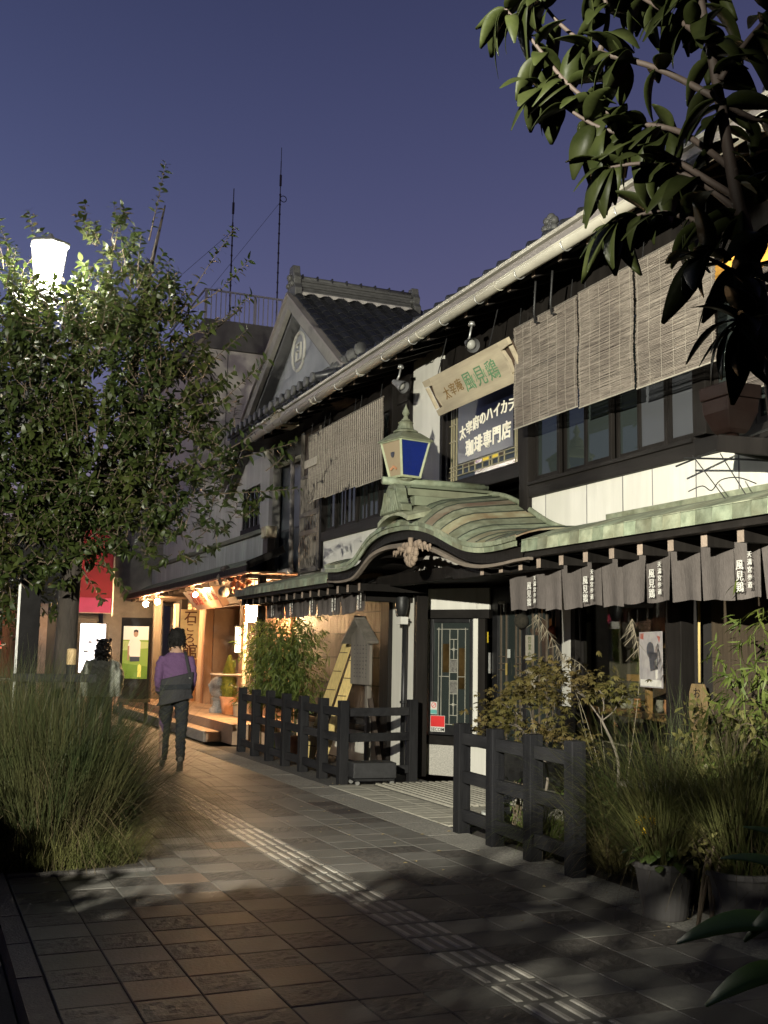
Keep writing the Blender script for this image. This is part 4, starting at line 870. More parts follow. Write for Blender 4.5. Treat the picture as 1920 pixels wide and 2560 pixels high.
# paddle sign behind the right plants
t = thing('paddle_sign', (5.6, 7.0, .9), 'long wooden paddle sign with dark characters hanging on the bamboo pole', 'sign')
b = M(); b.prism([(5.58, 7.0 + y, z) for y, z in [(-.11, 1.05), (-.10, 1.2), (-.07, 1.27), (.07, 1.27), (.10, 1.2), (.11, 1.05), (.07, .85), (.04, .6), (-.04, .6), (-.07, .85)]], (.02, 0, 0)); pb = b.build('paddle', mat('brown_paddle_wood', (.16, .11, .05), .6, .3, 8, .2, (1, 3, .3)), t, bevel=.004)
b = M(); [b.text(ch, (5.576, 7.0, 1.2 - .1 * k), (0, -1, 0), (0, 0, 1), .09, .001) for k, ch in enumerate('お土産')]; b.build('lettering', BLACKP, pb)
# ---------------------------------------------------------------- timber fences
def fence(posts, rails, hgt, label, side=None):
    t = thing('timber_fence', (posts[0][0], posts[0][1], 0), label, 'fence')
    for i, (x, y) in enumerate(posts):
        h = hgt + random.uniform(-.01, .012); b = M(); b.box(x - .055, x + .055, y - .055, y + .055, -.03, h); b.build('post', FW, t, bevel=.006)
        if i < len(posts) - 1:
            x2, y2 = posts[i + 1]
            d = (Vector((x2, y2, 0)) - Vector((x, y, 0))).normalized()
            for z in rails:
                p = Vector((x, y, z)) + d * .056; q = Vector((x2, y2, z)) - d * .056; b = M(); b.bar(p, q, .05, .095); b.build('rail', FWH, t, bevel=.005)
    return t
LF = [(4.56, 16.28), (4.56, 15.56), (4.55, 14.83), (4.55, 14.11), (4.55, 13.39), (4.54, 12.63), (4.54, 11.95), (5.48, 12.12)]
fence(LF, (.12, .50, .79), .93, 'black timber fence of eight posts left of the cafe entrance, turning the corner')
RF = [(4.26, 8.40), (4.22, 7.75), (4.19, 7.12), (4.17, 6.53)]
fence(RF, (.15, .46, .77), .90, 'black timber fence of four posts right of the entrance, before the maple')
# black box on castors beside the fence corner
t = thing('wheeled_box', (4.82, 11.78, 0), 'low black box on small castors at the fence corner', 'box')
R_ = Euler((0, 0, rad(-6)))
b = M(); b.obox((4.82, 11.76, .165), (.50, .30, .17), R_); b.build('box_body', mat('matte_black', (.02, .02, .021), .6, .3, 9, .15), t, bevel=.008)
b = M(); b.obox((4.82, 11.76, .062), (.46, .28, .025), R_); b.build('trolley', BLACKP, t)
for sx in (-1, 1):
    for sy in (-1, 1):
        b = M(); c = V(4.82 + sx * .2, 11.76 + sy * .1 - sx * .02, .026); b.tube([c - V(0, .012, 0), c + V(0, .012, 0)], .025, 10); b.build('castor', STEEL, t)
# roofed notice board
t = thing('notice_board', (5.25, 13.3, 0), 'grey roofed wooden notice board on a post behind the fence', 'notice board')
b = M(); b.prism([(5.26, 13.62, 1.07), (5.26, 12.96, 1.07), (5.26, 12.96, 1.66), (5.26, 13.30, 1.88), (5.26, 13.62, 1.67)], (.035, 0, 0)); nb = b.build('board', GREYWOOD, t)
for s in (1, -1):
    b = M(); b.bar((5.25, 13.30 + s * -.03, 1.93), (5.25, 13.30 + s * .46, 1.60), .16, .035, up=(0, 0, 1)); b.build('roof_board', GREYWOOD, t, bevel=.004)
b = M(); b.box(5.30, 5.36, 13.12, 13.20, -.03, 1.75); b.build('post', GREYWOOD, t, bevel=.004); b = M(); b.bar((5.45, 12.97, -.02), (5.33, 13.10, .9), .06, .05); b.build('brace', BROWNB, t)
b = M(); r = random.Random(3)
for c in range(5):
    for k in range(9): b.box(5.2575, 5.26, 13.5 - c * .1 - r.uniform(.02, .05), 13.5 - c * .1 + .0, 1.56 - .05 * k, 1.56 - .05 * k + r.uniform(.006, .02))
b.build('faded_lettering', mat('faded_ink', (.07, .062, .055), .9, .3, 10, .1), nb)
# leaning reed screens
for k, (y0, y1, yb0, yb1, h, xb, xt) in enumerate(((14.25, 14.0, 14.62, 14.2, 1.85, 4.95, 5.5), (13.95, 13.62, 14.12, 13.86, 1.72, 5.0, 5.5))):
    t = thing('reed_screen', (xb, yb0, 0), ('taller' if k == 0 else 'shorter') + ' rolled yellow reed screen leaning beside the notice board', 'reed screen', 'reed screens leaning behind the fence')
    n = 16; b = M()
    for j in range(n):
        f = j / (n - 1); bulge = .045 * math.sin(math.pi * f)
        p = V(xb - bulge, yb0 + (yb1 - yb0) * f, -.01); q = V(xt - bulge, y0 + (y1 - y0) * f, h + random.uniform(-.015, .015)); b.tube([p, q], .013, 5)
    b.build('reeds', REED, t, kind='stuff')
    for z in np.linspace(.12, .93, 7):
        b = M(); b.tube([V(xb + (xt - xb) * z - .016 - .045 * math.sin(math.pi * j / 8), yb0 + (y0 - yb0) * z + ((yb1 - yb0) * (1 - z) + (y1 - y0) * z) * j / 8, h * z) for j in range(9)], .006, 5); b.build('tie_cord', mat('dark_cord', (.07, .05, .03), .8, .2, 20, .1) if 'dark_cord' not in MATS else MATS['dark_cord'], t)
def pot(x, y, r0, r1, h, m, label, name='flower_pot', rim=.015, group=None, z0=0.0):
    t = thing(name, (x, y, z0), label, 'pot', group); b = M()
    b.lathe([(r0 * .97, z0), (r0, z0 + .01), (r1, z0 + h - rim * 2), (r1 + rim, z0 + h - rim * 2), (r1 + rim, z0 + h), (r1 - .01, z0 + h), (r1 - .014, z0 + h - .04), (0, z0 + h - .04)], (x, y, 0), 28); b.build('pot_body', m, t, smooth=False)
    b = M(); b.lathe([(r1 - .016, z0 + h - .045), (r1 - .02, z0 + h - .03), (0, z0 + h - .025)], (x, y, 0), 16); b.build('potting_soil', SOIL, t); return t
# ---------------------------------------------------------------- gabled tile-roof building next door (its shop front is below)
shop = thing('gabled_shop', (5.9, 20, 0), 'dark tile roofed shop with a street gable, crest and lit entrance beyond the cafe', 'building')
def SBX(name, m, *boxes, bevel=.004, parent=None):
    if len(boxes) > 1 and name not in JOIN: return [SBX(name, m, q, bevel=bevel, parent=parent) for q in boxes][0]
    b = M()
    for q in boxes: b.box(*q)
    return b.build(name, m, parent or shop, bevel=bevel)
GX = 5.55; AY, AZ = 17.47, 7.60
SLR, SLL = .69, .63
SBX('gable_wall', DKPLASTER, (5.85, 6.0, 17.14, 28.6, 2.6, 5.1), bevel=0)
b = M(); b.prism([(5.75, AY - 2.62, 5.15), (5.75, AY, AZ - .2), (5.75, AY + 3.6, AZ - .2 - 3.6 * SLL), (5.75, AY + 3.6, 5.1), (5.75, AY - 2.62, 5.1)], (.12, 0, 0)); b.build('gable_wall', PLASTER2 if False else mat('blue_grey_plaster', (.24, .25, .26), .85, .12, 4, .15, wear=.3), shop)
# barge boards
for s, sl, L in ((-1, SLR, 2.75), (1, SLL, 4.2)):
    for (d0, d1, x0, x1, m) in ((-.06, -.30, 5.46, 5.54, CONC), (-.02, -.06, 5.42, 5.56, FASCIA), (-.34, -.42, 5.55, 5.74, DKPLASTER)):
        b = M(); b.prism([(x0, AY, AZ + d0), (x0, AY + s * L, AZ - L * sl + d0), (x0, AY + s * L, AZ - L * sl + d1), (x0, AY, AZ + d1)], (x1 - x0, 0, 0)); b.build('bargeboard', m, shop)
# crest
cr = M(); cy, cz, R1 = 17.66, 6.62, .33
cr.tube([(5.735, cy + R1 * math.cos(t), cz + R1 * math.sin(t)) for t in np.linspace(0, 2 * math.pi, 33)], .028, 6)
for (ya, za, yb_, zb) in ((.10, .14, -.12, .14), (-.12, .14, -.12, -.15), (-.12, -.15, .12, -.15), (.12, -.15, .12, .02), (.12, .02, .02, .02), (.10, .14, .10, .09)):
    cr.bar((5.735, cy + ya, cz + za), (5.735, cy + yb_, cz + zb), .02, .04, up=(1, 0, 0))
cr.build('crest', mat('pale_crest', (.42, .41, .36), .7, .15, 10, .1), shop)
# pantiles on the visible slope
def pantile():
    b = M(); rows = []
    for i in range(3):
        f = i / 2; row = []
        for j in range(8):
            g_ = j / 7; x = -.15 + .30 * g_; z = .032 * math.sin(g_ * 2 * math.pi) + .014 * (1 - f) ; row.append((x, -.15 + .30 * f, z - (f - .5) * 0))
        rows.append(row)
    b.slab(rows, (0, 0, -.018)); return b.mesh('pantile', TILE)
ptm = pantile(); ang = math.atan(SLR)
hipx = lambda z: 7.75 + (AZ - z) / .75
nrow = 14; step = .255
for i in range(nrow):
    d = .15 + step * i; y = AY - d * math.cos(ang); z = AZ - d * math.sin(ang) + .02
    k = 0
    while True:
        x = 5.66 + .268 * k
        if x > min(hipx(z), 9.0): break
        inst('pantile', ptm, (x, y, z + .014), shop, (ang, 0, 0)); k += 1
b = M(); b.slab([[(5.55, AY, AZ - .03), (7.8, AY, AZ - .03)], [(5.55, AY - 2.9, AZ - 2.9 * SLR - .03), (10, AY - 2.9, AZ - 2.9 * SLR - .03)]], (0, 0, -.05)); b.build('roof_deck', TILE, shop)
b = M(); b.slab([[(5.55, AY, AZ - .03), (7.8, AY, AZ - .03)], [(5.55, AY + 4.3, AZ - 4.3 * SLL), (9.5, AY + 4.3, AZ - 4.3 * SLL)]], (0, 0, -.05)); b.build('roof_deck', TILE, shop)
b = M(); b.sheet([[(7.8, AY, AZ - .02), (7.8, AY, AZ - .02)], [(10, AY - 2.9, AZ - 2.9 * SLR), (10, AY + 3, AZ - 2.9 * SLR)]]); b.build('hip_deck', TILE, shop)
# ridge
SBX('ridge_course', TILEG, *[(5.62, 7.72, AY - .13 + .008 * (k % 2), AY + .13 - .008 * (k % 2), AZ - .02 + .048 * k, AZ - .02 + .048 * k + .044) for k in range(5)], bevel=.006)
b = M(); b.tube([(5.6, AY, AZ + .25), (7.74, AY, AZ + .25)], .06, 10); b.build('ridge_cap', TILEG, shop, smooth=True)
for k in range(8): SBX('ridge_cap_joint', TILE, (5.68 + .27 * k, 5.71 + .27 * k, AY - .07, AY + .07, AZ + .2, AZ + .325), bevel=.01)
b = M(); rows = []
for j in range(40): rows.append([(5.6 + 2.1 * j / 39, AY - .14, AZ - .01), (5.6 + 2.1 * j / 39, AY - .19, AZ - .07 - .025 * math.sin(j / 39 * 2.1 / .268 * 2 * math.pi))])
b.slab(rows, (0, -.02, -.012)); b.build('ridge_mortar', CONCL, shop)
for x, s in ((5.56, 1.15), (7.80, 1.0)):
    b = M(); b.prism([(x - .06, AY + u * s, AZ - .12 + w * s) for u, w in [(-.2, 0), (-.22, .12), (-.15, .2), (-.17, .3), (-.11, .38), (-.08, .5), (.08, .5), (.11, .38), (.17, .3), (.15, .2), (.22, .12), (.2, 0)]], (.13, 0, 0))
    for a in (-.1, .1): b.ball((x - .07, AY + a, AZ + .12), .05, 8, 6)
    b.ball((x - .08, AY, AZ + .24), .06, 8, 6); b.build('ridge_end_tile', TILEG, shop, bevel=.012)
# lower pent roof at the foot of the gable
PR = thing('pent_roof', (5.2, 17, 5.3), 'small tiled pent roof with round end tiles below the street gable', 'roof')
for k in range(17):
    y = 14.55 + .29 * k; b = M(); b.tube([(4.95, y, 5.36), (5.75, y, 5.62)], .07, 8); b.build('cover_tile', TILE, PR, smooth=True)
    b = M(); b.lathe([(0, -.02), (.075, -.02), (.08, 0), (.075, .02), (0, .02)], (0, 0, 0), 12); b.v = [(4.94 + p[2], y + p[0], 5.36 + p[1]) for p in b.v]; b.build('end_tile', TILEG, PR)
b = M(); b.slab([[(4.98, 14.4, 5.32), (4.98, 19.4, 5.32)], [(5.76, 14.4, 5.57), (5.76, 19.4, 5.57)]], (0, 0, -.04)); b.build('tile_bed', TILE, PR)
b = M(); b.tube([(5.42, 16.25, 5.56), (5.5, 15.3, 5.66), (5.62, 14.35, 5.80)], .10, 10)
for k in range(8):
    f = k / 7; p = V(5.42 + .19 * f, 16.2 - 1.8 * f, 5.565 + .235 * f); b.tube([p, p + V(.005, -.05, .006)], .118, 10)
b.build('corner_ridge', TILEG, PR, smooth=True)
b = M(); b.box(5.0, 5.75, 14.45, 19.3, 5.1, 5.26); b.build('eave_board', DW, PR); b = M(); b.box(4.95, 5.3, 16.2, 16.6, 5.0, 5.22); b.build('bracket_end', mat('pale_bracket', (.4, .36, .26), .8, .1, 8, .1), PR)
# wall below, dark wall beside the cafe, copper balcony front
SBX('side_pane', mat('blue_grey_panel', (.06, .068, .075), .35, .15, 5, .05), (5.78, 5.84, 17.2, 18.5, 2.5, 4.75), bevel=0)
SBX('panel_joint', DKPLASTER, (5.77, 5.78, 17.2, 18.5, 3.55, 3.58), bevel=0)
SBX('corner_post', CONC, (5.6, 5.75, 18.5, 18.72, 2.6, 5.1), bevel=.01); SBX('upper_wall', mat('ash_grey_plaster', (.33, .325, .31), .85, .12, 4, .2, (1, 1, .2), wear=.3), (5.72, 5.84, 18.73, 19.7, 3.5, 5.1), (5.72, 5.84, 19.7, 20.9, 4.6, 5.1), (5.72, 5.84, 19.7, 20.9, 3.5, 3.8), (5.72, 5.84, 20.9, 28.5, 3.5, 5.1), bevel=0)
swd = SBX('window', DW, *[(5.74, 5.78, 19.7 + .3 * k, 19.73 + .3 * k, 3.8, 4.6) for k in range(5)], (5.70, 5.80, 19.65, 20.95, 3.72, 3.82)); b = M(); b.box(5.79, 5.80, 19.7, 20.9, 3.82, 4.6); b.build('pane', GLASSD, swd)
b = M()
b.tube([(5.2, 17.6, 4.80), (5.7, 18.6, 4.75), (5.72, 17.05, 4.7)], .05, 8)
tag(b.build('side_gutter', GUTTER, smooth=True), 'short pale gutter joining the two eaves beside the tree', 'gutter')
b = M(); b.tube([(5.55, 17.25, 4.72), (5.56, 17.22, 2.85)], .04, 8); b.ball((5.56, 17.22, 2.8), .06, 8, 6); b.tube([(5.56, 17.22, 2.8), (5.3, 18.6, 2.66)], .055, 8); tag(b.build('side_downpipe', FASCIA, smooth=True), 'grey downpipe between the cafe and the gabled shop', 'pipe')
# balcony-like copper front above the canopy
for k in range(27):
    y = 17.6 + .3 * k if k < 27 else 0
    SBX('copper_front_panel', mat('grey_green_panel', (.28, .3, .28), .6, .25, 8, .15, (1, 1, .15), rnd=.12, wear=.3) if k == 0 else MATS['grey_green_panel'], (5.45, 5.5, 18.45 + .37 * k, 18.45 + .37 * k + .364, 3.12, 3.52), bevel=.003)
SBX('front_cap', COPPERD, (5.40, 5.56, 18.4, 28.5, 3.525, 3.61), bevel=.01); SBX('front_cap_end', COPPERT, (5.38, 5.58, 18.1, 18.39, 3.42, 3.62), bevel=.01); SBX('front_end', BROWNB, (5.42, 5.56, 18.12, 18.4, 2.85, 3.41), bevel=.005)
# canopy
for k in range(18):
    y0 = 17.3 + .63 * k; b = M(); b.slab([[(4.86, y0 + .004, 2.88 + .0), (5.15, y0 + .004, 2.98), (5.46, y0 + .004, 3.14)], [(4.86, y0 + .626, 2.88), (5.15, y0 + .626, 2.98), (5.46, y0 + .626, 3.14)]], (0, 0, -.03)); b.build('canopy_plate', COPPERD, shop)
SBX('canopy_edge', DW, (4.83, 4.87, 17.3, 28.6, 2.76, 2.86), bevel=.005); SBX('canopy_edge_trim', mat('red_brown_trim', (.22, .1, .06), .6, .2, 8, .1), (4.84, 4.9, 17.3, 28.6, 2.725, 2.755), bevel=.003)
b = M(); b.bar((4.85, 17.3, 2.86), (5.46, 17.3, 3.15), .06, .12); b.build('canopy_end', DW, shop)
SBX('canopy_soffit', mat('orange_brown_soffit', (.26, .14, .08), .65, .25, 8, .2), (4.9, 5.88, 17.3, 28.6, 2.74, 2.77), bevel=0)
for k in range(22): SBX('canopy_rafter', BROWNB, (4.88, 5.85, 17.5 + .5 * k, 17.56 + .5 * k, 2.66, 2.735), bevel=.004)
b = M()
for k in range(40):
    y = random.uniform(17.35, 18.7); b.ball((4.9 + random.uniform(0, .12), y, 2.60 + random.uniform(-.14, .14)), random.uniform(.035, .08), 6, 4)
b.build('carved_bracket', mat('carved_red_brown', (.24, .12, .07), .7, .3, 14, .4), shop, smooth=True, kind='stuff')
b = M()
for k in range(14): b.ball((4.88, 18.9 + random.uniform(-.2, .2), 2.72 + random.uniform(-.25, .2)), random.uniform(.04, .1), 7, 5)
b.build('carved_nosing', GREYWOOD, shop, smooth=True)
# lit front wall, door, posts
WARM = mat('warm_plaster', (.42, .32, .22), .85, .15, 4, .15, wear=.25)
SX = 6.0
SBX('front_wall', WARM, (SX, SX + .12, 24.5, 28.6, .3, 2.74), (SX, SX + .12, 17.15, 21.4, .3, 2.74), bevel=0)
SBX('front_wall', mat('brown_lintel', (.16, .09, .055), .65, .25, 8, .2), (SX - .02, SX + .1, 21.4, 24.5, 2.45, 2.74), bevel=.005)
SBX('door_jamb', mat('orange_brown_timber', (.3, .16, .08), .65, .3, 7, .3, (1, 1, .15), wear=.4), (SX - .08, SX + .1, 24.42, 24.7, .3, 2.6), (SX - .08, SX + .1, 25.45, 25.6, .3, 2.74), (SX - .06, SX + .1, 21.4, 21.62, .3, 2.45), bevel=.01)
SBX('door_return', mat('tan_wall', (.3, .2, .13), .85, .12, 4, .1), (SX + .1, SX + 1.2, 24.35, 24.42, .3, 2.45), bevel=0)
SBX('door_back', MATS['brown_lintel'], (SX + 1.2, SX + 1.26, 21.4, 24.5, .3, 2.45), (SX, SX + 1.2, 21.4, 21.44, .3, 2.45), (SX + .1, SX + 1.2, 21.4, 24.5, 2.42, 2.45), bevel=0)
dl = SBX('lattice_door', MATS['orange_brown_timber'], (SX + .55, SX + .6, 21.65, 21.75, .3, 2.4), (SX + .55, SX + .6, 23.2, 23.3, .3, 2.4), bevel=0)
b = M(); b.box(SX + .6, SX + .61, 21.75, 23.2, .3, 2.4); b.build('lattice_back', mat('red_brown_back', (.2, .07, .035), .6, .2, 6, .1), dl)
lm_ = M(); lm_.box(-.015, .015, -.02, .02, 0, 2.08); lmm = lm_.mesh('lattice_bar', mat('orange_bar', (.42, .2, .09), .55, .2, 8, .1))
for k in range(17): inst('lattice_bar', lmm, (SX + .57, 21.80 + .085 * k, .31), dl)
SBX('big_post', GREYWOOD, (5.25, 5.45, 26.9, 27.1, .0, 2.7), bevel=.02); SBX('pale_post', mat('bleached_post', (.5, .47, .4), .8, .2, 8, .2, (1, 1, .2)), (5.7, 5.85, 26.55, 26.85, .3, 2.6), bevel=.01); SBX('dark_post', DW, (5.7, 5.85, 25.95, 26.2, .3, 2.7), bevel=.01); SBX('dark_post', DW, (5.1, 5.22, 17.42, 17.54, .0, 2.7), bevel=.01)
SBX('brown_board_wall', MATS['brown_lintel'], *[(5.9, 5.94, 18.2 + .12 * k, 18.31 + .12 * k, .3, 2.6) for k in range(20)], bevel=.004)
# raised stone floor with two steps
plat = thing('stone_platform', (5.3, 22, 0), 'raised stone entrance floor with steps before the lit shop', 'platform')
for k in range(9):
    for j in range(3):
        b = M(); b.box(4.72 + .44 * j, 4.72 + .44 * j + .435, 17.4 + 1.22 * k, 17.4 + 1.22 * k + 1.212, -.02, .305 + random.uniform(-.003, .003)); b.build('floor_slab', DECK, plat, bevel=.006)
STEPM = mat('grey_step_stone', (.24, .21, .18), .7, .2, 9, .2, wear=.3)
for k in range(6):
    b = M(); b.box(4.47, 4.715, 18.1 + 1.5 * k, 18.1 + 1.5 * k + 1.49, -.02, .15); b.build('step_slab', DECK, plat, bevel=.008)
    b = M(); b.box(4.42, 4.466, 18.1 + 1.5 * k, 18.1 + 1.5 * k + 1.49, -.02, .155); b.build('step_edge', STEPM, plat, bevel=.008)
    b = M(); b.box(4.93, 4.95, 18.9 + 1.5 * k, 18.9 + 1.5 * k + 1.49, .15, .312); b.build('step_edge', STEPM, plat, bevel=.005) if False else None
# shop signs
o = thing('vertical_sign', (5.62, 24.6, 1.3), 'tall yellow vertical sign board with brush characters by the lit door', 'sign')
sr = Vector((.95, -.31, 0)).normalized(); sn = sr.cross(Vector((0, 0, 1))); so = Vector((5.60, 24.6, 0))
b = M(); b.prism([so + sr * -.215 + V(0, 0, 1.27), so + sr * .205 + V(0, 0, 1.28), so + sr * .215 + V(0, 0, 2.38), so + sr * -.20 + V(0, 0, 2.39)], sn * -.04); sb2 = b.build('board', mat('yellow_sign_board', (.68, .55, .28), .6, .15, 5, .1, wear=.2), o)
b = M(); z = 2.22
for ch, s_ in (('石', .30), ('こ', .22), ('ろ', .24), ('館', .36)):
    b.text(ch, so + sr * .02 + sn * .006 + V(0, 0, z), sr, (0, 0, 1), s_, .003, bold=.012); z -= .235 if ch != 'ろ' else .28
b.build('lettering', mat('brown_brush_ink', (.12, .04, .015), .6, .2, 10, 0), sb2)
b = M(); b.text('湘', so + sr * -.09 + sn * .006 + V(0, 0, 1.40), sr, (0, 0, 1), .15, .003); b.text('南', so + sr * .09 + sn * .006 + V(0, 0, 1.40), sr, (0, 0, 1), .15, .003); b.build('small_lettering', GOLD, sb2)
o = thing('hanging_sign_box', (5.1, 21.8, 2.6), 'slanted carved wooden sign box with red brown characters under the canopy', 'sign')
b = M(); b.prism([(5.0, 22.9, 2.72), (5.0, 20.4, 2.72), (5.3, 20.55, 2.3), (5.3, 22.6, 2.3)], (.12, 0, .06)); sbx = b.build('board', mat('pink_tan_board', (.5, .3, .2), .6, .2, 6, .2), o)
b = M(); uu = (V(5.0, 0, 2.72) - V(5.3, 0, 2.3)).normalized()
for k, (ch, s) in enumerate((('石', .34), ('館', .34), ('宝', .22), ('石', .22), ('店', .22))):
    b.text(ch, V(5.135, 22.3 - .42 * k, 2.52), (0, -1, 0), uu, s, .006, bold=.01)
b.build('lettering', mat('red_ink', (.3, .05, .03), .6, .2, 10, 0), sbx)
b = M(); b.prism([(5.0, 20.39, 2.72), (5.3, 20.54, 2.3), (5.42, 20.54, 2.36), (5.12, 20.39, 2.78)], (0, -.05, 0)); b.build('end_board', MATS['brown_lintel'], o)
# warm lamps of the shop
BULB = emis('warm_bulb_glow', (1.0, .58, .26), 1400)
for k, y in enumerate((26.3, 24.9, 21.2)):
    t = thing('bulb_lamp', (4.95, y, 2.68), 'bare warm bulb under the canopy, ' + ('leftmost', 'middle', 'in front of the slanted sign')[k], 'lamp', 'warm bulbs under the shop canopy')
    b = M(); b.ball((4.92, y, 2.55), .065 if k < 2 else .045, 10, 8); b.build('bulb', BULB, t, smooth=True); b = M(); b.tube([(4.92, y, 2.6), (4.92, y, 2.74)], .02, 8); b.build('socket', IRON, t)
t = thing('square_lantern', (5.3, 18.95, 2.1), 'bright square paper lantern above the bamboo shrub', 'lantern')
b = M(); b.lathe([(.15, 1.98), (.165, 2.26), (.1, 2.30), (0, 2.30)], (5.28, 18.35, 0), 4, rot=.3); b.build('shade', emis('lantern_paper_glow', (1.0, .62, .3), 480), t); b = M(); b.tube([(5.28, 18.35, 2.3), (5.28, 18.35, 2.72)], .008, 6); b.build('hanger', IRON, t); b = M(); b.tube([(5.3, 18.9, 0.2), (5.3, 18.9, 1.98)], .035, 7); b.build('pale_pole', mat('speckled_pole', (.5, .42, .28), .7, .5, 30, .2), t)
t = thing('round_lamp', (5.2, 17.95, 2.05), 'small round white lamp on a thin pole in the bamboo shrub', 'lamp'); b = M(); b.ball((5.2, 17.9, 2.1), .055, 10, 8); b.build('globe', BULB, t, smooth=True); b = M(); b.tube([(5.2, 17.9, 2.05), (5.2, 17.9, .1)], .014, 6); b.build('pole', CORD, t)
t = thing('wall_lamp', (5.9, 21.6, 1.7), 'slim vertical lit paper lamp on the door post of the shop', 'lamp'); b = M(); b.box(5.84, 5.92, 21.42, 21.56, 1.45, 1.95); b.build('paper', emis('paper_glow', (1, .8, .5), 4), t); b = M(); b.box(5.83, 5.93, 21.41, 21.57, 1.95, 1.98); b.build('cap', IRON, t)
# pots and stone by the steps
t = pot(5.41, 20.3, .11, .155, .32, TERRA, 'terracotta pot with a golden cone conifer by the shop steps', z0=.306)
t2 = thing('cone_conifer', (5.41, 20.3, .6), 'golden green cone shaped conifer in the terracotta pot', 'conifer')
b = M(); r = random.Random(9)
for k in range(2200):
    f = r.random() ** .8; z = .6 + .76 * f; rr = .155 * math.sin(math.pi * min(1, (1 - f) * .62 + .02)) * (1 if f > .1 else .8 + f * 2); a = r.uniform(0, 6.283); q = r.uniform(.75, 1.05) * rr
    c = V(5.41 + q * math.cos(a), 20.3 + q * math.sin(a), z); d = V(math.cos(a) * .5, math.sin(a) * .5, 1).normalized() * r.uniform(.03, .055); s = V(-math.sin(a), math.cos(a), 0) * .011
    b.add([c - s, c + s, c + d + s * .3, c + d - s * .3], [(0, 1, 2, 3)])
b.lathe([(.03, .58), (.11, .72), (.11, .95), (.05, 1.2), (0, 1.28)], (5.41, 20.3, 0), 10); b.build('foliage', TOPI, t2)
t = pot(5.43, 19.6, .10, .12, .24, CERAM, 'pale ceramic pot beside the terracotta pot', z0=.306)
t = thing('stone_ornament', (5.33, 20.85, .3), 'grey round stone ornament on a carved foot before the lit door', 'ornament')
b = M(); b.lathe([(.14, .306), (.14, .38), (.09, .42), (.07, .52), (.11, .58), (0, .6)], (5.33, 20.85, 0), 12); b.build('foot', STONE, t); b = M(); b.ball((5.38, 20.85, .78), .21, 16, 12, (1, 1, 1.05)); b.build('stone', STONE, t, smooth=True)
b = M(); b.ball((5.2, 20.9, .82), .04, 8, 6); b.build('knob', STONE, t, smooth=True)
t = thing('round_table', (5.5, 20.3, .3), 'small round pale table by the shop door', 'table'); b = M(); b.lathe([(.0, .98), (.2, .99), (.42, 1.03), (.42, 1.05), (0, 1.05)], (5.5, 20.4, 0), 20); b.build('table_top', mat('pale_table', (.6, .5, .38), .5, .1, 6, .05), t); b = M(); b.tube([(5.5, 20.4, .3), (5.5, 20.4, 1.0)], .03, 8); b.build('leg', IRON, t)
t = pot(5.5, 25.0, .14, .17, .5, mat('dark_red_pot', (.12, .045, .035), .5, .2, 6, .1), 'dark red pot with yellow flowers under the vertical sign', z0=.3)
# boards and posters left of the shop
t = thing('poster_case', (4.0, 22.6, 0), 'lit poster case showing a person in a white shirt on green grass', 'poster case')
pr, pf = Vector((.92, -.39, 0)), Vector((-.39, -.92, 0)); pc = Vector((3.99, 22.2, 0))
def PCB(name, m, s0, s1, d0, d1, z0, z1, parent):
    b = M(); b.add([pc + pr * s + pf * d + V(0, 0, z) for z in (z0, z1) for s, d in ((s0, d0), (s1, d0), (s1, d1), (s0, d1))], [(0, 3, 2, 1), (4, 5, 6, 7), (0, 1, 5, 4), (1, 2, 6, 5), (2, 3, 7, 6), (3, 0, 4, 7)]); return b.build(name, m, parent)
PCB('case', BLACKP, -.3, .3, -.12, 0, .5, 2.1, t); PCB('case_leg', BLACKP, -.28, -.22, -.1, -.02, 0, .5, t); PCB('case_leg', BLACKP, .22, .28, -.1, -.02, 0, .5, t); PCB('case_shelf', BROWNB, -.3, .3, -.2, .1, .44, .5, t)
pp = PCB('poster_sky', emis('poster_sky_glow', (.62, .6, .5), .6), -.25, .25, .0, .008, 1.66, 1.93, t)
pg = PCB('poster_field', emis('poster_field_glow', (.2, .3, .06), .45), -.25, .25, .0, .008, .9, 1.66, t)
def PP(pts, d, name, m, parent):
    b = M(); b.prism([pc + pr * x + pf * d + V(0, 0, z) for x, z in pts], pf * .002); return b.build(name, m, parent)
PP([(-.25, 1.45), (.25, 1.5), (.25, 1.62), (-.25, 1.64)], .0085, 'far_field', emis('field_pale', (.36, .42, .16), .45), pg)
PP([(-.25, .905), (.25, .905), (.25, 1.14), (-.25, 1.2)], .0086, 'grass_field', emis('field_dark', (.12, .22, .03), .4), pg)
PP([(-.13, 1.40), (-.15, 1.55), (-.11, 1.68), (.04, 1.7), (.1, 1.62), (.1, 1.33), (-.1, 1.33)], .011, 'printed_shirt', emis('print_shirt', (.66, .6, .5), .55), pg)
PP([(-.1, 1.23), (-.1, 1.33), (.09, 1.33), (.09, 1.24)], .011, 'printed_shorts', emis('print_shorts', (.04, .045, .06), .5), pg)
PP([(.0 + .045 * math.cos(a), 1.78 + .065 * math.sin(a)) for a in np.linspace(0, 5.9, 12)], .013, 'printed_head', emis('print_skin', (.32, .2, .12), .5), pp)
PP([(-.045, 1.80), (-.04, 1.85), (0, 1.865), (.045, 1.85), (.046, 1.8), (0, 1.825)], .0155, 'printed_hair', emis('print_hair', (.03, .02, .015), .3), pp)
PP([(-.15, 1.25), (-.155, 1.54), (-.12, 1.54), (-.12, 1.26)], .0135, 'printed_arm', MATS['print_skin'], pg)
PP([(.06, .93), (.06, 1.15), (.09, 1.19), (.13, 1.15), (.13, .93)], .011, 'printed_bottle', emis('print_bottle', (.6, .55, .12), .6), pg)
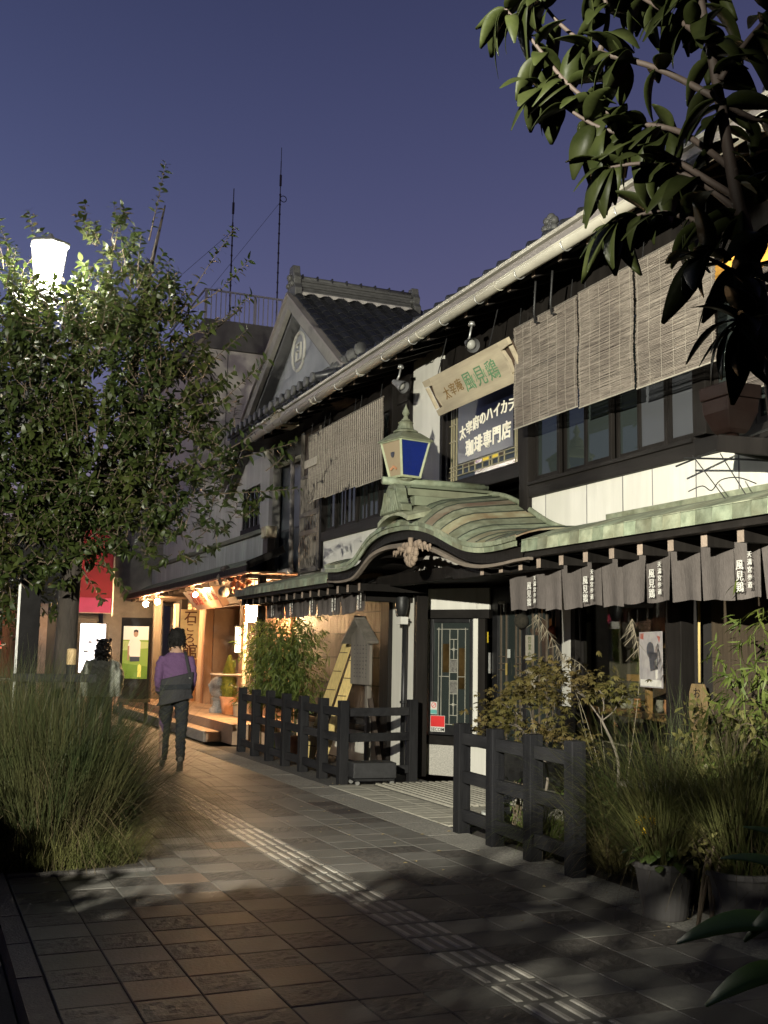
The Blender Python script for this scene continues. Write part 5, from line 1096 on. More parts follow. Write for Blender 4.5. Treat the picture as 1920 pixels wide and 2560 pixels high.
# ---------------------------------------------------------------- far buildings, street lamp, left side things
cb = thing('concrete_building', (9.5, 33, 0), 'plain grey concrete block with a white roof railing behind the gable', 'building')
def bx(parent, name, m, *q, bevel=0):
    if len(q) > 1 and name not in JOIN: return [bx(parent, name, m, k, bevel=bevel) for k in q][0]
    b = M()
    for k in q: b.box(*k)
    return b.build(name, m, parent, bevel=bevel)
bx(cb, 'wall', CONCL, (6.95, 14, 30, 42, 0, 10.0)); bx(cb, 'parapet', CONCD, (6.90, 14.05, 29.95, 42.05, 10.02, 10.86)); bx(cb, 'corner_pipe', CONC, (6.72, 6.84, 29.9, 30.0, 0, 10.0)); bx(cb, 'wall_joint', CONCD, (7.62, 7.64, 29.985, 30, 0, 10.0), (9.2, 9.22, 29.985, 30, 0, 10.0))
RAIL = mat('white_railing', (.32, .32, .34), .5, .1, 10, .05)
bx(cb, 'railing', RAIL, (6.9, 14, 29.98, 30.02, 11.70, 11.75), (6.88, 6.92, 29.98, 42, 11.70, 11.75))
rb = M(); rb.box(-.012, .012, -.012, .012, 0, .84); rbm = rb.mesh('railing_bar', RAIL)
for k in range(50): inst('railing_bar', rbm, (6.95 + .14 * k, 30.0, 10.86), cb)
for k in range(5): bx(cb, 'railing_post', RAIL, (6.9 + 1.45 * k, 6.97 + 1.45 * k, 29.97, 30.03, 10.86, 11.72))
for nm, x, y, z, h in (('shorter', 8.9, 35, 13.2, 17.1), ('taller', 10.54, 35, 13.2, 18.4)):
    t = thing('antenna_mast', (x, y, 10.8), nm + ' thin lattice antenna mast behind the gable, ' + ('left' if nm == 'shorter' else 'right') + ' of the two', 'antenna', 'antenna masts behind the roofs')
    b = M(); b.tube([(x, y, 10.8), (x, y, h - 1.2)], .026, 6); b.tube([(x, y, h - 1.2), (x, y, h)], .018, 5); b.build('mast', mat('dark_mast', (.05, .05, .055), .5, .2, 10, .05) if 'dark_mast' not in MATS else MATS['dark_mast'], t)
    b = M(); z_ = 11.2
    while z_ < h - 1.2: b.lathe([(.032, z_), (.042, z_ + .03), (.032, z_ + .06)], (x, y, 0), 6); z_ += .35
    b.tube([(x, y, h - .9), (x, y, h - .5)], .042, 6)
    if nm == 'taller': b.tube([(x + .12 + .11 * math.cos(a), y, h - 1.35 + .11 * math.sin(a)) for a in np.linspace(0, 6.28, 13)], .015, 5); b.tube([(x, y, h - .6), (x, y, h + .5)], .012, 5)
    b.build('fittings', MATS['dark_mast'], t, kind='stuff')
    b = M(); b.tube([(x, y, h - 1.5), (x - 4, y - 2, 11)], .006, 4); b.build('stay_wire', MATS['dark_mast'], t)
# low roof far behind the tile roof
b = M(); b.prism([(11.0, 26, 8.5), (16, 26, 8.7), (16, 26, 9.05), (11.2, 26, 8.95)], (0, 5, 0)); tag(b.build('far_roof', mat('far_brown_roof', (.06, .045, .045), .8, .2, 5, .1)), 'dark low roof just showing behind the tile roof', 'roof')
# block of shop fronts closing the street on the left
far = thing('left_shop_row', (3, 32, 0), 'row of dim shop fronts closing the street behind the tree', 'building')
bx(far, 'wall', CONC, (4.35, 5.9, 29.0, 33, 0, 6.2)); bx(far, 'wall', CONCD, (-6, 4.3, 33, 36, 0, 5.2)); bx(far, 'wall', mat('tan_tile_wall', (.34, .27, .22), .8, .2, 6, .2), (2.62, 3.0, 29.2, 29.6, 0, 2.6), (1.2, 1.5, 30, 30.3, 0, 2.6), (-3, -.5, 31, 31.4, 0, 4.6))
bx(far, 'brown_shutter', mat('rust_shutter', (.16, .08, .05), .7, .25, 8, .2), (1.95, 2.35, 29.6, 29.7, .2, 2.6)); bx(far, 'shop_glass', BLACKP, (3.0, 4.3, 29.4, 29.5, 0, 2.5)); bx(far, 'shop_post', CONCL, (3.62, 3.72, 29.3, 29.39, 0, 2.5)); bx(far, 'shop_post', CONC, (1.7, 1.78, 29.4, 29.5, 0, 2.6))
ts = M()
for k in range(26): ts.box(2.42, 2.6, 29.2, 29.3, .1 + .095 * k, .18 + .095 * k)
ts.build('pale_tile_pillar', mat('pale_tiles', (.5, .42, .36), .5, .1, 10, .05), far)
for k in range(5): bx(far, 'upper_window', BLACKP, (-5 + 1.7 * k, -4 + 1.7 * k, 32.95, 33, 3.2, 4.6)); bx(far, 'window_frame', CONCL, (-5.05 + 1.7 * k, -3.95 + 1.7 * k, 32.94, 33, 4.61, 4.68))
t = thing('pink_banner', (4.0, 28.4, 3.2), 'big pink and crimson banner behind the tree trunk', 'banner')
bx(t, 'banner_cloth', mat('crimson_banner', (.17, .014, .03), .8, .1, 3, .1), (3.2, 4.45, 28.40, 28.44, 2.38, 4.5)); bx(t, 'banner_band', mat('pink_band', (.33, .05, .14), .8, .1, 3, .1), (3.2, 4.44, 28.385, 28.40, 2.38, 2.75)); bx(t, 'banner_hem', CORD, (3.2, 4.46, 28.38, 28.385, 2.36, 2.38)); bx(t, 'banner_pole', STEEL, (4.46, 4.49, 28.38, 28.45, 2.3, 4.7))
t = thing('lit_sign_stand', (4.2, 28, 0), 'bright white lit sign stand with small black marks beside the poster case', 'sign')
lw = bx(t, 'lit_panel', emis('white_sign_glow', (.9, .93, 1.0), 2.2), (3.62, 4.22, 27.6, 27.64, .9, 2.08)); bx(t, 'frame', BLACKP, (3.56, 3.61, 27.58, 27.66, 0, 2.1), (4.23, 4.28, 27.58, 27.66, 0, 2.1))
b = M(); r = random.Random(4)
for k in range(12): x = r.uniform(3.68, 4.1); z = r.uniform(1.0, 1.98); b.box(x, x + r.uniform(.03, .12), 27.592, 27.6, z, z + r.uniform(.015, .05))
b.build('black_marks', BLACKP, lw)
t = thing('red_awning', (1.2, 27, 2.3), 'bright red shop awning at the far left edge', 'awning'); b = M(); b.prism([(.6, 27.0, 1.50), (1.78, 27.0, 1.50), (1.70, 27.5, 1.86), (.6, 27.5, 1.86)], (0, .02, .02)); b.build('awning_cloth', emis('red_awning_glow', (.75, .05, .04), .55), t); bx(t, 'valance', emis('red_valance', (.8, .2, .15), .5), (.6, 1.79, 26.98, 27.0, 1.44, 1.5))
t = thing('parked_scooter', (1.3, 25.5, 0), 'dark parked scooter with a pale windscreen bar at the far left', 'scooter')
b = M(); b.tube([(1.05, 25.4, .3), (1.75, 25.2, .3)], .03, 6)
for x in (1.05, 1.75):
    b.tube([(x + .27 * math.cos(a), 25.3, .28 + .27 * math.sin(a)) for a in np.linspace(0, 6.28, 15)], .05, 6)
b.build('wheels', BLACKP, t); b = M(); b.ball((1.5, 25.3, .7), .3, 10, 8, (1.3, .5, .6)); b.ball((1.1, 25.3, .8), .2, 8, 6, (.7, .7, 1.6)); b.build('scooter_body', IRON, t, smooth=True); b = M(); b.bar((1.05, 25.2, 1.2), (1.75, 25.25, 1.55), .04, .04); b.build('screen_bar', WHITEPAINT, t); b = M(); b.ball((1.25, 25.1, .95), .1, 8, 6); b.build('headlight', CERAM, t, smooth=True)
t = thing('red_bollard', (1.2, 23.5, 0), 'short red bollard at the left edge', 'bollard'); b = M(); b.lathe([(.07, 0), (.06, .75), (.0, .78)], (1.12, 22.6, 0), 12); b.build('post', mat('red_paint', (.45, .04, .04), .5, .15, 8, .05), t)
b = M(); b.tube(bez([(1.32, 22.4, 0), (1.32, 22.4, .75), (1.4, 22.35, .85), (1.75, 22.2, .85), (1.82, 22.15, .75), (1.82, 22.15, 0)], 5), .028, 8); tag(b.build('rail_hoop', STEEL, smooth=True), 'pale steel hoop rail beside the lamp post', 'rail')
# street lamp
LX, LY = 1.06, 12.15
lamp = thing('street_lamp', (LX, LY, 0), 'bright lantern street lamp on a dark square timber post in the tree', 'street lamp')
bx(lamp, 'post', mat('dark_lamp_post', (.012, .0115, .0115), .85, .3, 8, .2, spec=.08), (LX - .1, LX + .1, LY - .1, LY + .1, 0, 3.05), bevel=.008); b = M(); b.tube([(LX, LY, 3.05), (LX, LY, 5.22)], .04, 10); b.build('upper_post', IRON, lamp)
bx(lamp, 'cross_arm', MATS['dark_lamp_post'], (LX - .95, LX + .04, LY - .11, LY - .005, 2.86, 3.0), bevel=.006)
bx(lamp, 'post_strip', STEEL, (LX - .128, LX - .104, LY - .1, LY - .07, .5, 2.2))
zb, zt, wb_, wt_ = 5.31, 5.82, .135, .205; HX, HY = LX - .01, LY - .02
b = M(); AN = [math.pi / 6 + k * math.pi / 3 for k in range(6)]
for a_ in AN: b.bar((HX + wb_ * math.cos(a_), HY + wb_ * math.sin(a_), zb), (HX + wt_ * math.cos(a_), HY + wt_ * math.sin(a_), zt), .016, .016)
b.lathe([(.05, 5.2), (.14, 5.29), (.15, 5.31), (0, 5.31)], (HX, HY, 0), 6, rot=math.pi / 6); b.build('lantern_frame', IRON, lamp)
b = M(); b.lathe([(.225, 5.822), (.235, 5.84), (.22, 5.86), (.12, 5.90), (.05, 5.92), (.02, 5.97), (0, 5.98)], (HX, HY, 0), 6, rot=math.pi / 6); b.build('lantern_cap', STEEL, lamp)
LG = emis('lamp_glass_glow', (1.0, .95, .8), 280)
for k in range(6):
    a1, a2 = AN[k], AN[(k + 1) % 6]; P = [V(HX + r * math.cos(q) , HY + r * math.sin(q), z) for q, r, z in ((a1, wb_ - .008, zb), (a2, wb_ - .008, zb), (a2, wt_ - .008, zt), (a1, wt_ - .008, zt))]; am = (a1 + a2) / 2; b = M(); b.prism(P, (-.004 * math.cos(am), -.004 * math.sin(am), 0)); b.build('lamp_glass', LG, lamp)
added_lamp = copy_tree(lamp, (-1.1, 21.5, 0)); added_lamp['label'] = 'added unseen street lamp, farther up the street left of the view'  # unseen lamp, added to brighten the gabled shop front
lamp['group'] = added_lamp['group'] = 'lantern street lamps along the street'
# hanging direction sign on the lamp post
t = thing('direction_sign', (LX - .6, LY - .1, 4.0), 'black direction sign with pale letters at the left edge in the tree', 'sign')
ds = bx(t, 'sign_board', BLACKP, (LX - 1.3, LX - .1, LY - .08, LY - .04, 3.80, 4.24)); b = M(); b.text('GZ.M', (LX - .50, LY - .081, 4.07), (1, 0, 0), (0, 0, 1), .15, .002); b.text('AL MUSE', (LX - .44, LY - .081, 3.90), (1, 0, 0), (0, 0, 1), .11, .002); b.build('lettering', CORD, ds); bx(t, 'trim', CORD, (LX - 1.3, LX - .1, LY - .085, LY - .04, 3.74, 3.795)); bx(t, 'bracket', IRON, (LX - .1, LX - .05, LY - .07, LY - .03, 3.8, 4.2))
# tree support
t = thing('tree_support', (1.25, 11.4, 0), 'black timber tree support with a crossbar and brass capped stake before the trunk', 'support')
for x in (.98, 1.42): bx(t, 'stake', FW, (x - .04, x + .04, 11.36, 11.44, 0, 1.30 if x > 1 else 1.18), bevel=.005)
bx(t, 'crossbar', FWH, (.86, 1.66, 11.28, 11.355, 1.13, 1.21), bevel=.005); b = M(); b.lathe([(.045, 1.3), (.045, 1.45), (.03, 1.46), (0, 1.46)], (1.42, 11.4, 0), 10); b.build('stake_cap', mat('brass_cap', (.42, .3, .15), .5, .2, 10, .05), t)
# the assumed flood lamp itself, on its own low post outside the view
t = thing('assumed_floodlight', (FLOOD.x - .1, FLOOD.y - .1, 0), 'assumed flood lamp on a low post at the far side of the street, out of view', 'assumed_floodlight'); b = M(); b.tube([(FLOOD.x - .16, FLOOD.y - .22, -.1), (FLOOD.x - .16, FLOOD.y - .22, FLOOD.z)], .05, 10); b.build('post', IRON, t); b = M(); d = (Vector((5.2, 10.6, 2.5)) - FLOOD).normalized(); b.bar(FLOOD - d * .28, FLOOD - d * .10, .3, .22); b.build('lamp_head', IRON, t)

# houses added across the road and behind the view to cut sky light (seen only from other positions and in the window panes)
for (x0, x1, y0, y1, h, m_, lab) in ((-13, -8.2, -6, 9, 7.2, CONCD, 'added dark two storey block across the road, out of view, nearer one'), (-13, -8.4, 9.6, 24, 6.4, CONC, 'added grey block across the road, out of view, farther one'), (-7.5, 9, -12, -7, 7.5, CONCD, 'added dark block behind the view')):
    t = thing('added_house', ((x0 + x1) / 2, (y0 + y1) / 2, -.16), lab, 'building', 'unseen houses added to cut sky light')
    bx(t, 'wall', m_, (x0, x1, y0, y1, -.16, h)); b = M(); xm = (x0 + x1) / 2
    b.prism([(x0 - .4, y0 - .3, h + .01), (x1 + .4, y0 - .3, h + .01), (xm, y0 - .3, h + 1.6)], (0, y1 - y0 + .6, 0)); b.build('roof', TILE, t)
    if x1 < 0:
        for k in range(int((y1 - y0) / 2.6)):
            for z in (1.0, 4.0):
                y = y0 + .8 + 2.6 * k; bx(t, 'window', CONCL, (x1 + .002, x1 + .04, y, y + 1.4, z, z + 1.3)); bx(t, 'pane', GLASSD, (x1 + .041, x1 + .046, y + .08, y + 1.32, z + .08, z + 1.22))
# ---------------------------------------------------------------- plants
def np_build(name, verts, faces, m, parent, off, kind=None, smooth=False):
    me = bpy.data.meshes.new(name); v = np.asarray(verts, dtype=np.float32) - np.asarray(off, dtype=np.float32); f = np.asarray(faces, dtype=np.int32)
    me.vertices.add(len(v)); me.vertices.foreach_set('co', v.ravel()); k = f.shape[1]
    me.loops.add(f.size); me.loops.foreach_set('vertex_index', f.ravel()); me.polygons.add(len(f)); me.polygons.foreach_set('loop_start', np.arange(0, f.size, k, dtype=np.int32)); me.polygons.foreach_set('loop_total', np.full(len(f), k, dtype=np.int32))
    me.materials.append(m); me.update(calc_edges=True); me.validate()
    if smooth: me.polygons.foreach_set('use_smooth', [True] * len(me.polygons))
    o = bpy.data.objects.new(name, me); COL.objects.link(o)
    if parent: o.parent = parent
    if kind: o['kind'] = kind
    return o
def unit(a): return a / (np.linalg.norm(a, axis=-1, keepdims=True) + 1e-9)
def leaves(P, D, N, L, Wd, curl=.35, fold=.25):
    """leaf blades: base P, direction D, face normal N, length L, width Wd -> verts (n*8), quads"""
    D = unit(D); S = unit(np.cross(D, N)); N = np.cross(S, D); L = L[:, None]; Wd = Wd[:, None]; n = len(P)
    def pt(t, w, drop): return P + D * L * t + S * Wd * w - N * L * drop + N * Wd * abs(w) * fold
    rows = [(0, .06, 0), (.33, .5, curl * .1), (.68, .4, curl * .45), (1.0, .03, curl)]
    V_ = []
    for t, w, dr in rows: V_ += [pt(t, -w, dr), pt(t, w, dr)]
    V_ = np.stack(V_, 1).reshape(-1, 3); b = (np.arange(n) * 8)[:, None, None]
    F = (np.array([[0, 1, 3, 2], [2, 3, 5, 4], [4, 5, 7, 6]])[None] + b).reshape(-1, 4); return V_, F
def blades(P, D0, L, bend, w, seg=5, wmin=.15):
    """grass blades: base P, start direction D0, length L, bend amount, width"""
    n = len(P); D = unit(D0); hor = D.copy(); hor[:, 2] = 0; hor = unit(hor + 1e-4); S = unit(np.cross(D, np.array([0, 0, 1.0])) + 1e-4 * rng.normal(size=(n, 3)))
    tw = rng.normal(0, .5, (n, 1)); S = unit(S + hor * tw); pts = [P]; d = D.copy()
    for k in range(seg):
        p = pts[-1] + d * (L / seg)[:, None]; pts.append(p); d = unit(d + (hor * .35 - np.array([0, 0, 1.0])) * (bend * (k + 1) / seg)[:, None] * .55 + rng.normal(0, .02, (n, 3)))
    V_ = []
    for k, p in enumerate(pts):
        ww = (w * max(wmin, (1 - (k / seg) ** 1.6)))[:, None]; V_ += [p - S * ww * .5, p + S * ww * .5]
    V_ = np.stack(V_, 1).reshape(-1, 3); m_ = 2 * (seg + 1); b = (np.arange(n) * m_)[:, None, None]
    F = (np.array([[2 * k, 2 * k + 1, 2 * k + 3, 2 * k + 2] for k in range(seg)])[None] + b).reshape(-1, 4); return V_, F
def rnd_dirs(n, zmin=-1):
    d = unit(rng.normal(size=(n, 3))); d[:, 2] = np.where(d[:, 2] < zmin, -d[:, 2], d[:, 2]); return d

# ---- the big street camellia at the left
TX, TY = 1.50, 12.35
tree = thing('street_tree', (TX, TY, 0), 'bushy broadleaf street tree around the glowing street lamp', 'tree')
Rr = np.array([math.cos(yw), -math.sin(yw), 0]); Ff = np.array([math.sin(yw), math.cos(yw), 0])
TB = np.array([TX, TY, 0.0])
def tp(s, z, t=0.0): return TB + Rr * s + Ff * t + np.array([0, 0, z])
b = M()
def limb(pts, r): b.tube(bez([Vector(p) for p in pts], 4), list(np.interp(np.linspace(0, 1, 4 * (len(pts) - 1) + 1), np.linspace(0, 1, len(r)), r)), 9)
limb([tp(.03, -.05), tp(.0, .6), tp(-.02, 1.3), tp(-.02, 2.0), tp(.0, 2.7)], [.165, .135, .12, .115, .11])
limb([tp(.0, 2.6), tp(-.1, 3.3, .1), tp(-.12, 4.0, .15), tp(-.35, 4.7, .2), tp(-.5, 5.2, .3)], [.11, .085, .075, .05, .02])
limb([tp(.0, 2.65), tp(.2, 3.3, .1), tp(.45, 3.9, .1), tp(.55, 4.7, .1), tp(.65, 5.6, .1), tp(.82, 6.5, .05)], [.10, .08, .065, .05, .03, .008])
limb([tp(.0, 2.5), tp(-.35, 2.8, -.1), tp(-.8, 3.2, -.1), tp(-1.2, 3.8, 0)], [.07, .05, .04, .015])
limb([tp(.1, 2.8), tp(.6, 3.1, -.1), tp(1.1, 3.3, -.1), tp(1.7, 3.6, -.05)], [.07, .05, .035, .01])
limb([tp(.45, 3.9), tp(.9, 4.4, 0), tp(1.3, 4.9, 0), tp(1.75, 5.3, 0)], [.05, .035, .025, .008])
limb([tp(-.15, 4.1), tp(.05, 4.8, .3), tp(.15, 5.5, .3), tp(.2, 6.1, .25)], [.05, .04, .025, .008])
limb([tp(-.3, 4.6), tp(-.7, 5.1, .3), tp(-1.1, 5.7, .4)], [.04, .03, .01])
b.build('trunk', TRUNKM, tree, smooth=True)
blobs = [(.35, 4.4, 1.0, .15, 1.0), (-.25, 5.0, .85, .35, .9), (.55, 5.25, .72, .15, .8), (.25, 5.8, .5, .15, .4), (.95, 4.1, .8, 0, .8), (1.35, 3.6, .55, -.05, .45), (.2, 3.35, .95, 0, 1.1), (-.7, 3.7, .95, .1, 1.1), (-1.0, 4.7, .75, .35, .9), (1.05, 4.95, .55, 0, .5), (.25, 2.85, .65, -.1, .6), (-.6, 2.75, .65, -.1, .7), (.85, 3.1, .6, -.1, .6), (1.25, 3.05, .4, -.1, .25), (-1.0, 2.6, .6, -.05, .6), (-.9, 5.55, .4, .45, .25), (-1.3, 3.6, .8, .1, .6), (-.42, 4.75, .5, -.05, .45), (-.3, 4.05, .6, -.15, .6), (-.42, 3.3, .6, -.15, .6), (-1.25, 4.2, .6, -.05, .5), (.1, 2.5, .6, -.2, .6), (-.5, 2.35, .6, -.2, .6), (.75, 2.55, .5, -.2, .4), (-1.2, 2.9, .6, -.1, .6), (1.6, 3.35, .4, -.1, .25), (1.75, 3.7, .4, .1, .12), (1.95, 3.3, .4, .1, .1), (1.6, 2.85, .45, .1, .3), (1.2, 2.6, .45, .0, .3), (.0, 4.75, .5, -.75, .8), (.5, 4.6, .45, -.7, .5), (-.5, 4.9, .45, -.6, .5), (.5, 6.15, .28, .1, .12), (1.35, 4.3, .45, 0, .3), (-.35, 1.95, .35, .3, .25), (-.8, 1.9, .45, .1, .5)]
tw = M(); LP, LD, LN = [], [], []
rl_ = random.Random(21)
spec_tw = [((.7, 6.0, .05), (.88, 6.85, .0)), ((.3, 5.9, .1), (.42, 6.35, .1)), ((-.3, 5.6, .3), (-.55, 6.15, .3)), ((-.9, 5.7, .4), (-1.15, 6.0, .4)), ((1.1, 5.2, 0), (1.68, 6.12, 0)), ((1.2, 5.2, 0), (1.85, 5.75, 0)), ((1.2, 4.9, 0), (1.9, 5.35, 0)), ((1.2, 4.4, 0), (1.85, 4.95, 0)), ((1.3, 3.9, -.1), (2.1, 4.6, -.1)), ((1.5, 3.5, -.1), (2.25, 4.05, -.15)), ((1.4, 3.1, -.2), (2.5, 3.15, -.35)), ((1.5, 3.4, -.2), (2.45, 3.65, -.3)), ((.6, 2.7, -.2), (1.0, 2.3, -.3)), ((.3, 2.6, -.2), (.75, 2.05, -.25)), ((.1, 2.4, -.2), (.5, 1.95, -.3)), ((1.0, 2.8, -.1), (1.6, 2.5, -.3)), ((.0, 6.0, .2), (-.05, 6.45, .2)), ((-.5, 5.9, .3), (-.72, 6.4, .3)), ((-.95, 5.9, .3), (-1.1, 6.3, .3))]
twigs = []
for p0, p1 in spec_tw: twigs.append((tp(p0[0], p0[1], p0[2] - .2), tp(p1[0], p1[1], p1[2] - .3), 1))
for s, z, r, t, wgt in blobs:
    n = int((150 if z < 4.3 else 112) * wgt * (r / .8) ** 1.5)
    for k in range(n):
        d = rnd_dirs(1)[0]; q = r * rl_.uniform(.45, 1.0); c = tp(s, z, t - .42); base = c + d * q * .55 * np.array([1, 1, .9]); tip = c + d * q + np.array([0, 0, .12]) + rng.normal(0, .05, 3)
        twigs.append((base, tip, 0))
LC = np.array([LX, LY, 5.55])
for a, e, sp in twigs:
    L = np.linalg.norm(e - a); 
    if L < .1: continue
    dist_l = np.linalg.norm((e + a) / 2 - LC)
    front = np.dot((e + a) / 2 - LC, Ff) < .1
    if dist_l < .36 or (front and np.linalg.norm(((e + a) / 2 - LC) - Ff * np.dot((e + a) / 2 - LC, Ff)) < .30 and (e[2] + a[2]) / 2 > 5.50): continue
    mid = (a + e) / 2 + rng.normal(0, .03, 3) + np.array([0, 0, -.03]); pts = [a, mid, e]
    tw.tube([Vector(p) for p in pts], [.006 if not sp else .009, .004, .002], 4, cap=False)
    k = int(7 + L * 22) if not sp else int(10 + L * 20)
    for j in range(k):
        f = (j + .8) / k; f = .25 + .75 * f if not sp else f ** .6; p = a * (1 - f) ** 2 + 2 * mid * f * (1 - f) * 1.0 + e * f * f if False else (a + (e - a) * f + (mid - (a + e) / 2) * 4 * f * (1 - f) * .5)
        ax = unit(e - a); ang = 2.4 * j + rl_.random(); side = unit(np.cross(ax, np.array([.2, .3, 1.0]))); up_ = np.cross(side, ax)
        d = ax * rl_.uniform(.25, .8) + (side * math.cos(ang) + up_ * math.sin(ang)) * .9 + np.array([0, 0, -.12]); LP.append(p); LD.append(d); LN.append(unit(np.array([0, 0, 1.0]) + .55 * rng.normal(size=3) + ax * .3))
LP, LD, LN = np.array(LP), np.array(LD), np.array(LN); n = len(LP)
ll = rng.uniform(.06, .122, n); lw = ll * rng.uniform(.38, .5, n)
tw.build('twigs', TWIGM, tree, kind='stuff')
dcam = np.linalg.norm(LP - np.array([0, 0, 1.45]), axis=1); order = np.argsort(dcam)
idx_part = order[:260]; mask = np.ones(n, bool); mask[idx_part] = False
v, f = leaves(LP[mask], LD[mask], LN[mask], ll[mask], lw[mask], .3, .2); np_build('foliage', v, f, LEAF, tree, (TX, TY, 0), 'stuff')
def leafmesh(name, m, L, Wd, curl, fold, seg=6):
    b = M(); rows = []
    for k in range(seg + 1):
        t = k / seg; w = Wd * .5 * (math.sin(math.pi * min(1, t * .93 + .035)) ** .8) * (1.0 - .25 * t); dz = -curl * L * t * t; x = L * (t - .18 * curl * t * t)
        rows.append([(x, -w, dz + fold * w), (x, 0, dz), (x, w, dz + fold * w)])
    b.slab(rows, (0, 0, -.0012)); me = b.mesh(name, m, True); return me
lm0 = [leafmesh('leaf', LEAF, .085, .038, .35, .3, 3), leafmesh('leaf', LEAF, .075, .036, .5, .35, 3)]
def place_leaf(me, p, d, nrm, parent, sc=1.0, name='leaf'):
    d = Vector(d).normalized(); nrm = Vector(nrm); s = nrm.cross(d)
    if s.length < 1e-3: s = Vector((1, 0, 0)).cross(d)
    s.normalize(); nn = d.cross(s); R = Matrix((d, s, nn)).transposed().to_4x4(); o = bpy.data.objects.new(name, me); COL.objects.link(o); o.parent = parent
    o.matrix_local = Matrix.Translation(Vector(p) - root(parent).location) @ R @ Matrix.Scale(sc, 4); return o
for i in idx_part: place_leaf(lm0[i % 2], LP[i], LD[i], LN[i], tree, ll[i] / .08)
# a second, dim tree mass low at the left edge beyond the lamp
t2 = thing('street_tree', (.5, 17.5, 0), 'dim small tree low at the left edge beyond the lamp post', 'tree')
n = 2600; c = np.array([.75, 17.6, 2.5]); P = c + rnd_dirs(n) * (rng.uniform(.3, 1, (n, 1)) ** .6) * np.array([1.2, 1.0, 1.1]); v, f = leaves(P, rng.normal(size=(n, 3)) + [0, 0, -.2], rng.normal(size=(n, 3)) * .6 + [0, 0, 1], rng.uniform(.07, .11, n), rng.uniform(.03, .045, n)); np_build('foliage', v, f, LEAF, t2, (.5, 17.5, 0), 'stuff'); b = M(); b.tube([(.5, 17.5, 0), (.6, 17.5, 1.4), (.75, 17.6, 2.6)], [.09, .07, .03], 8); b.build('trunk', TRUNKM, t2, smooth=True)

DEADG = mat('dead_grass_blade', (.06, .045, .02), .8, .5, 3, .1, col2=(.15, .115, .055), transl=.2)
# ---- ornamental grasses, left bed
def grass_clump(name, cx, cy, rx, ry, n, h, label, m, spread=.55, bend=(.25, 1.1), w=.006, z0=0.0, lean=(0, 0), group=None):
    P = np.zeros((n, 3)); a = rng.uniform(0, 6.283, n); q = np.sqrt(rng.uniform(0, 1, n)); P[:, 0] = cx + rx * q * np.cos(a); P[:, 1] = cy + ry * q * np.sin(a); P[:, 2] = z0
    D = np.zeros((n, 3)); D[:, 2] = 1; out = q * spread * rng.uniform(.3, 1.5, n); D[:, 0] = np.cos(a) * out + lean[0] + rng.normal(0, .16, n); D[:, 1] = np.sin(a) * out + lean[1] + rng.normal(0, .16, n)
    L = h * rng.uniform(.6, 1.18, n); v, f = blades(P, D, L, rng.uniform(*bend, n), w * rng.uniform(.6, 1.3, n)); t = thing(name, (cx, cy, z0), label, 'grass', group)
    np_build('blades', v, f, m, t, (cx, cy, z0), 'stuff'); k = max(20, n // 6); i = rng.choice(n, k, replace=False)
    v, f = blades(P[i] + rng.normal(0, .01, (k, 3)) * [1, 1, 0], D[i] + rng.normal(0, .35, (k, 3)) * [1, 1, 0], L[i] * rng.uniform(.5, 1.12, k), rng.uniform(bend[0], bend[1] * 2.1, k), w * rng.uniform(.5, 1.5, k)); np_build('dead_blades', v, f, DEADG, t, (cx, cy, z0), 'stuff'); return t
GRASSG = mat('green_pampas_blade', (.035, .065, .014), .6, .4, 3, .1, col2=(.1, .12, .035), transl=.3)
grass_clump('ornamental_grass', .92, 8.35, .42, .55, 4200, 1.28, 'tall dark ornamental grass clump at the near end of the left bed', GRASSM, .45, (.25, 1.2))
grass_clump('ornamental_grass', .55, 8.9, .5, .7, 3300, 1.38, 'tall ornamental grass behind the near clump, against the left edge', GRASSM, .35, (.2, .9))
grass_clump('ornamental_grass', 1.05, 9.75, .42, .6, 2600, 1.32, 'arching ornamental grass clump in front of the tree trunk', GRASSM, .6, (.4, 1.4))
grass_clump('ornamental_grass', 1.3, 8.8, .2, .5, 1300, 1.15, 'grass tuft arching over the pavement from the left bed', GRASSM, .5, (1.1, 2.3), lean=(.6, -.05))
grass_clump('ornamental_grass', .85, 10.9, .4, .5, 1200, 1.25, 'sparse grass at the foot of the lamp post', GRASSM, .5, (.3, 1.2))
grass_clump('dry_grass_fringe', 1.0, 7.86, .5, .18, 1500, .42, 'short dry brown grass fringe along the front of the left bed', GRASSY, .6, (.5, 1.6), w=.005, lean=(0, -.15))

# ---- right side pots, pampas grasses
p1 = pot(4.02, 5.36, .125, .168, .31, POTG, 'large grey plastic pot with yellow flower, left of the two', 'plant_pot', group='large grey pots at the lower right')
p2 = pot(4.20, 4.92, .14, .185, .33, POTG, 'large grey plastic pot at the right, with drier grass', 'plant_pot', group='large grey pots at the lower right')
grass_clump('pampas_grass', 4.02, 5.36, .12, .12, 620, .98, 'thin arching dry grass growing in the left grey pot', GRASSY, .9, (.35, 1.7), w=.0055, z0=.27)
grass_clump('pampas_grass', 4.24, 4.98, .14, .14, 800, .92, 'dense straw coloured grass growing in the right grey pot', GRASSY, .6, (.3, 1.5), w=.006, z0=.29)
grass_clump('pampas_grass', 4.60, 5.8, .26, .32, 1400, 1.25, 'tall green pampas grass behind the two grey pots', GRASSG, .7, (.35, 1.5), w=.0065)
grass_clump('pampas_grass', 4.62, 6.6, .2, .22, 520, 1.15, 'loose pampas grass beside the last fence post', GRASSY, .9, (.5, 1.8), w=.006)
grass_clump('low_grass', 4.42, 7.35, .1, .18, 380, .5, 'low green grass tuft behind the right fence', BAMBOOL, .8, (.8, 2.0), w=.006)
grass_clump('pampas_grass', 4.9, 5.0, .3, .4, 900, 1.3, 'dark grass mass at the right edge behind the second pot', GRASSM, .6, (.35, 1.3), w=.0065)
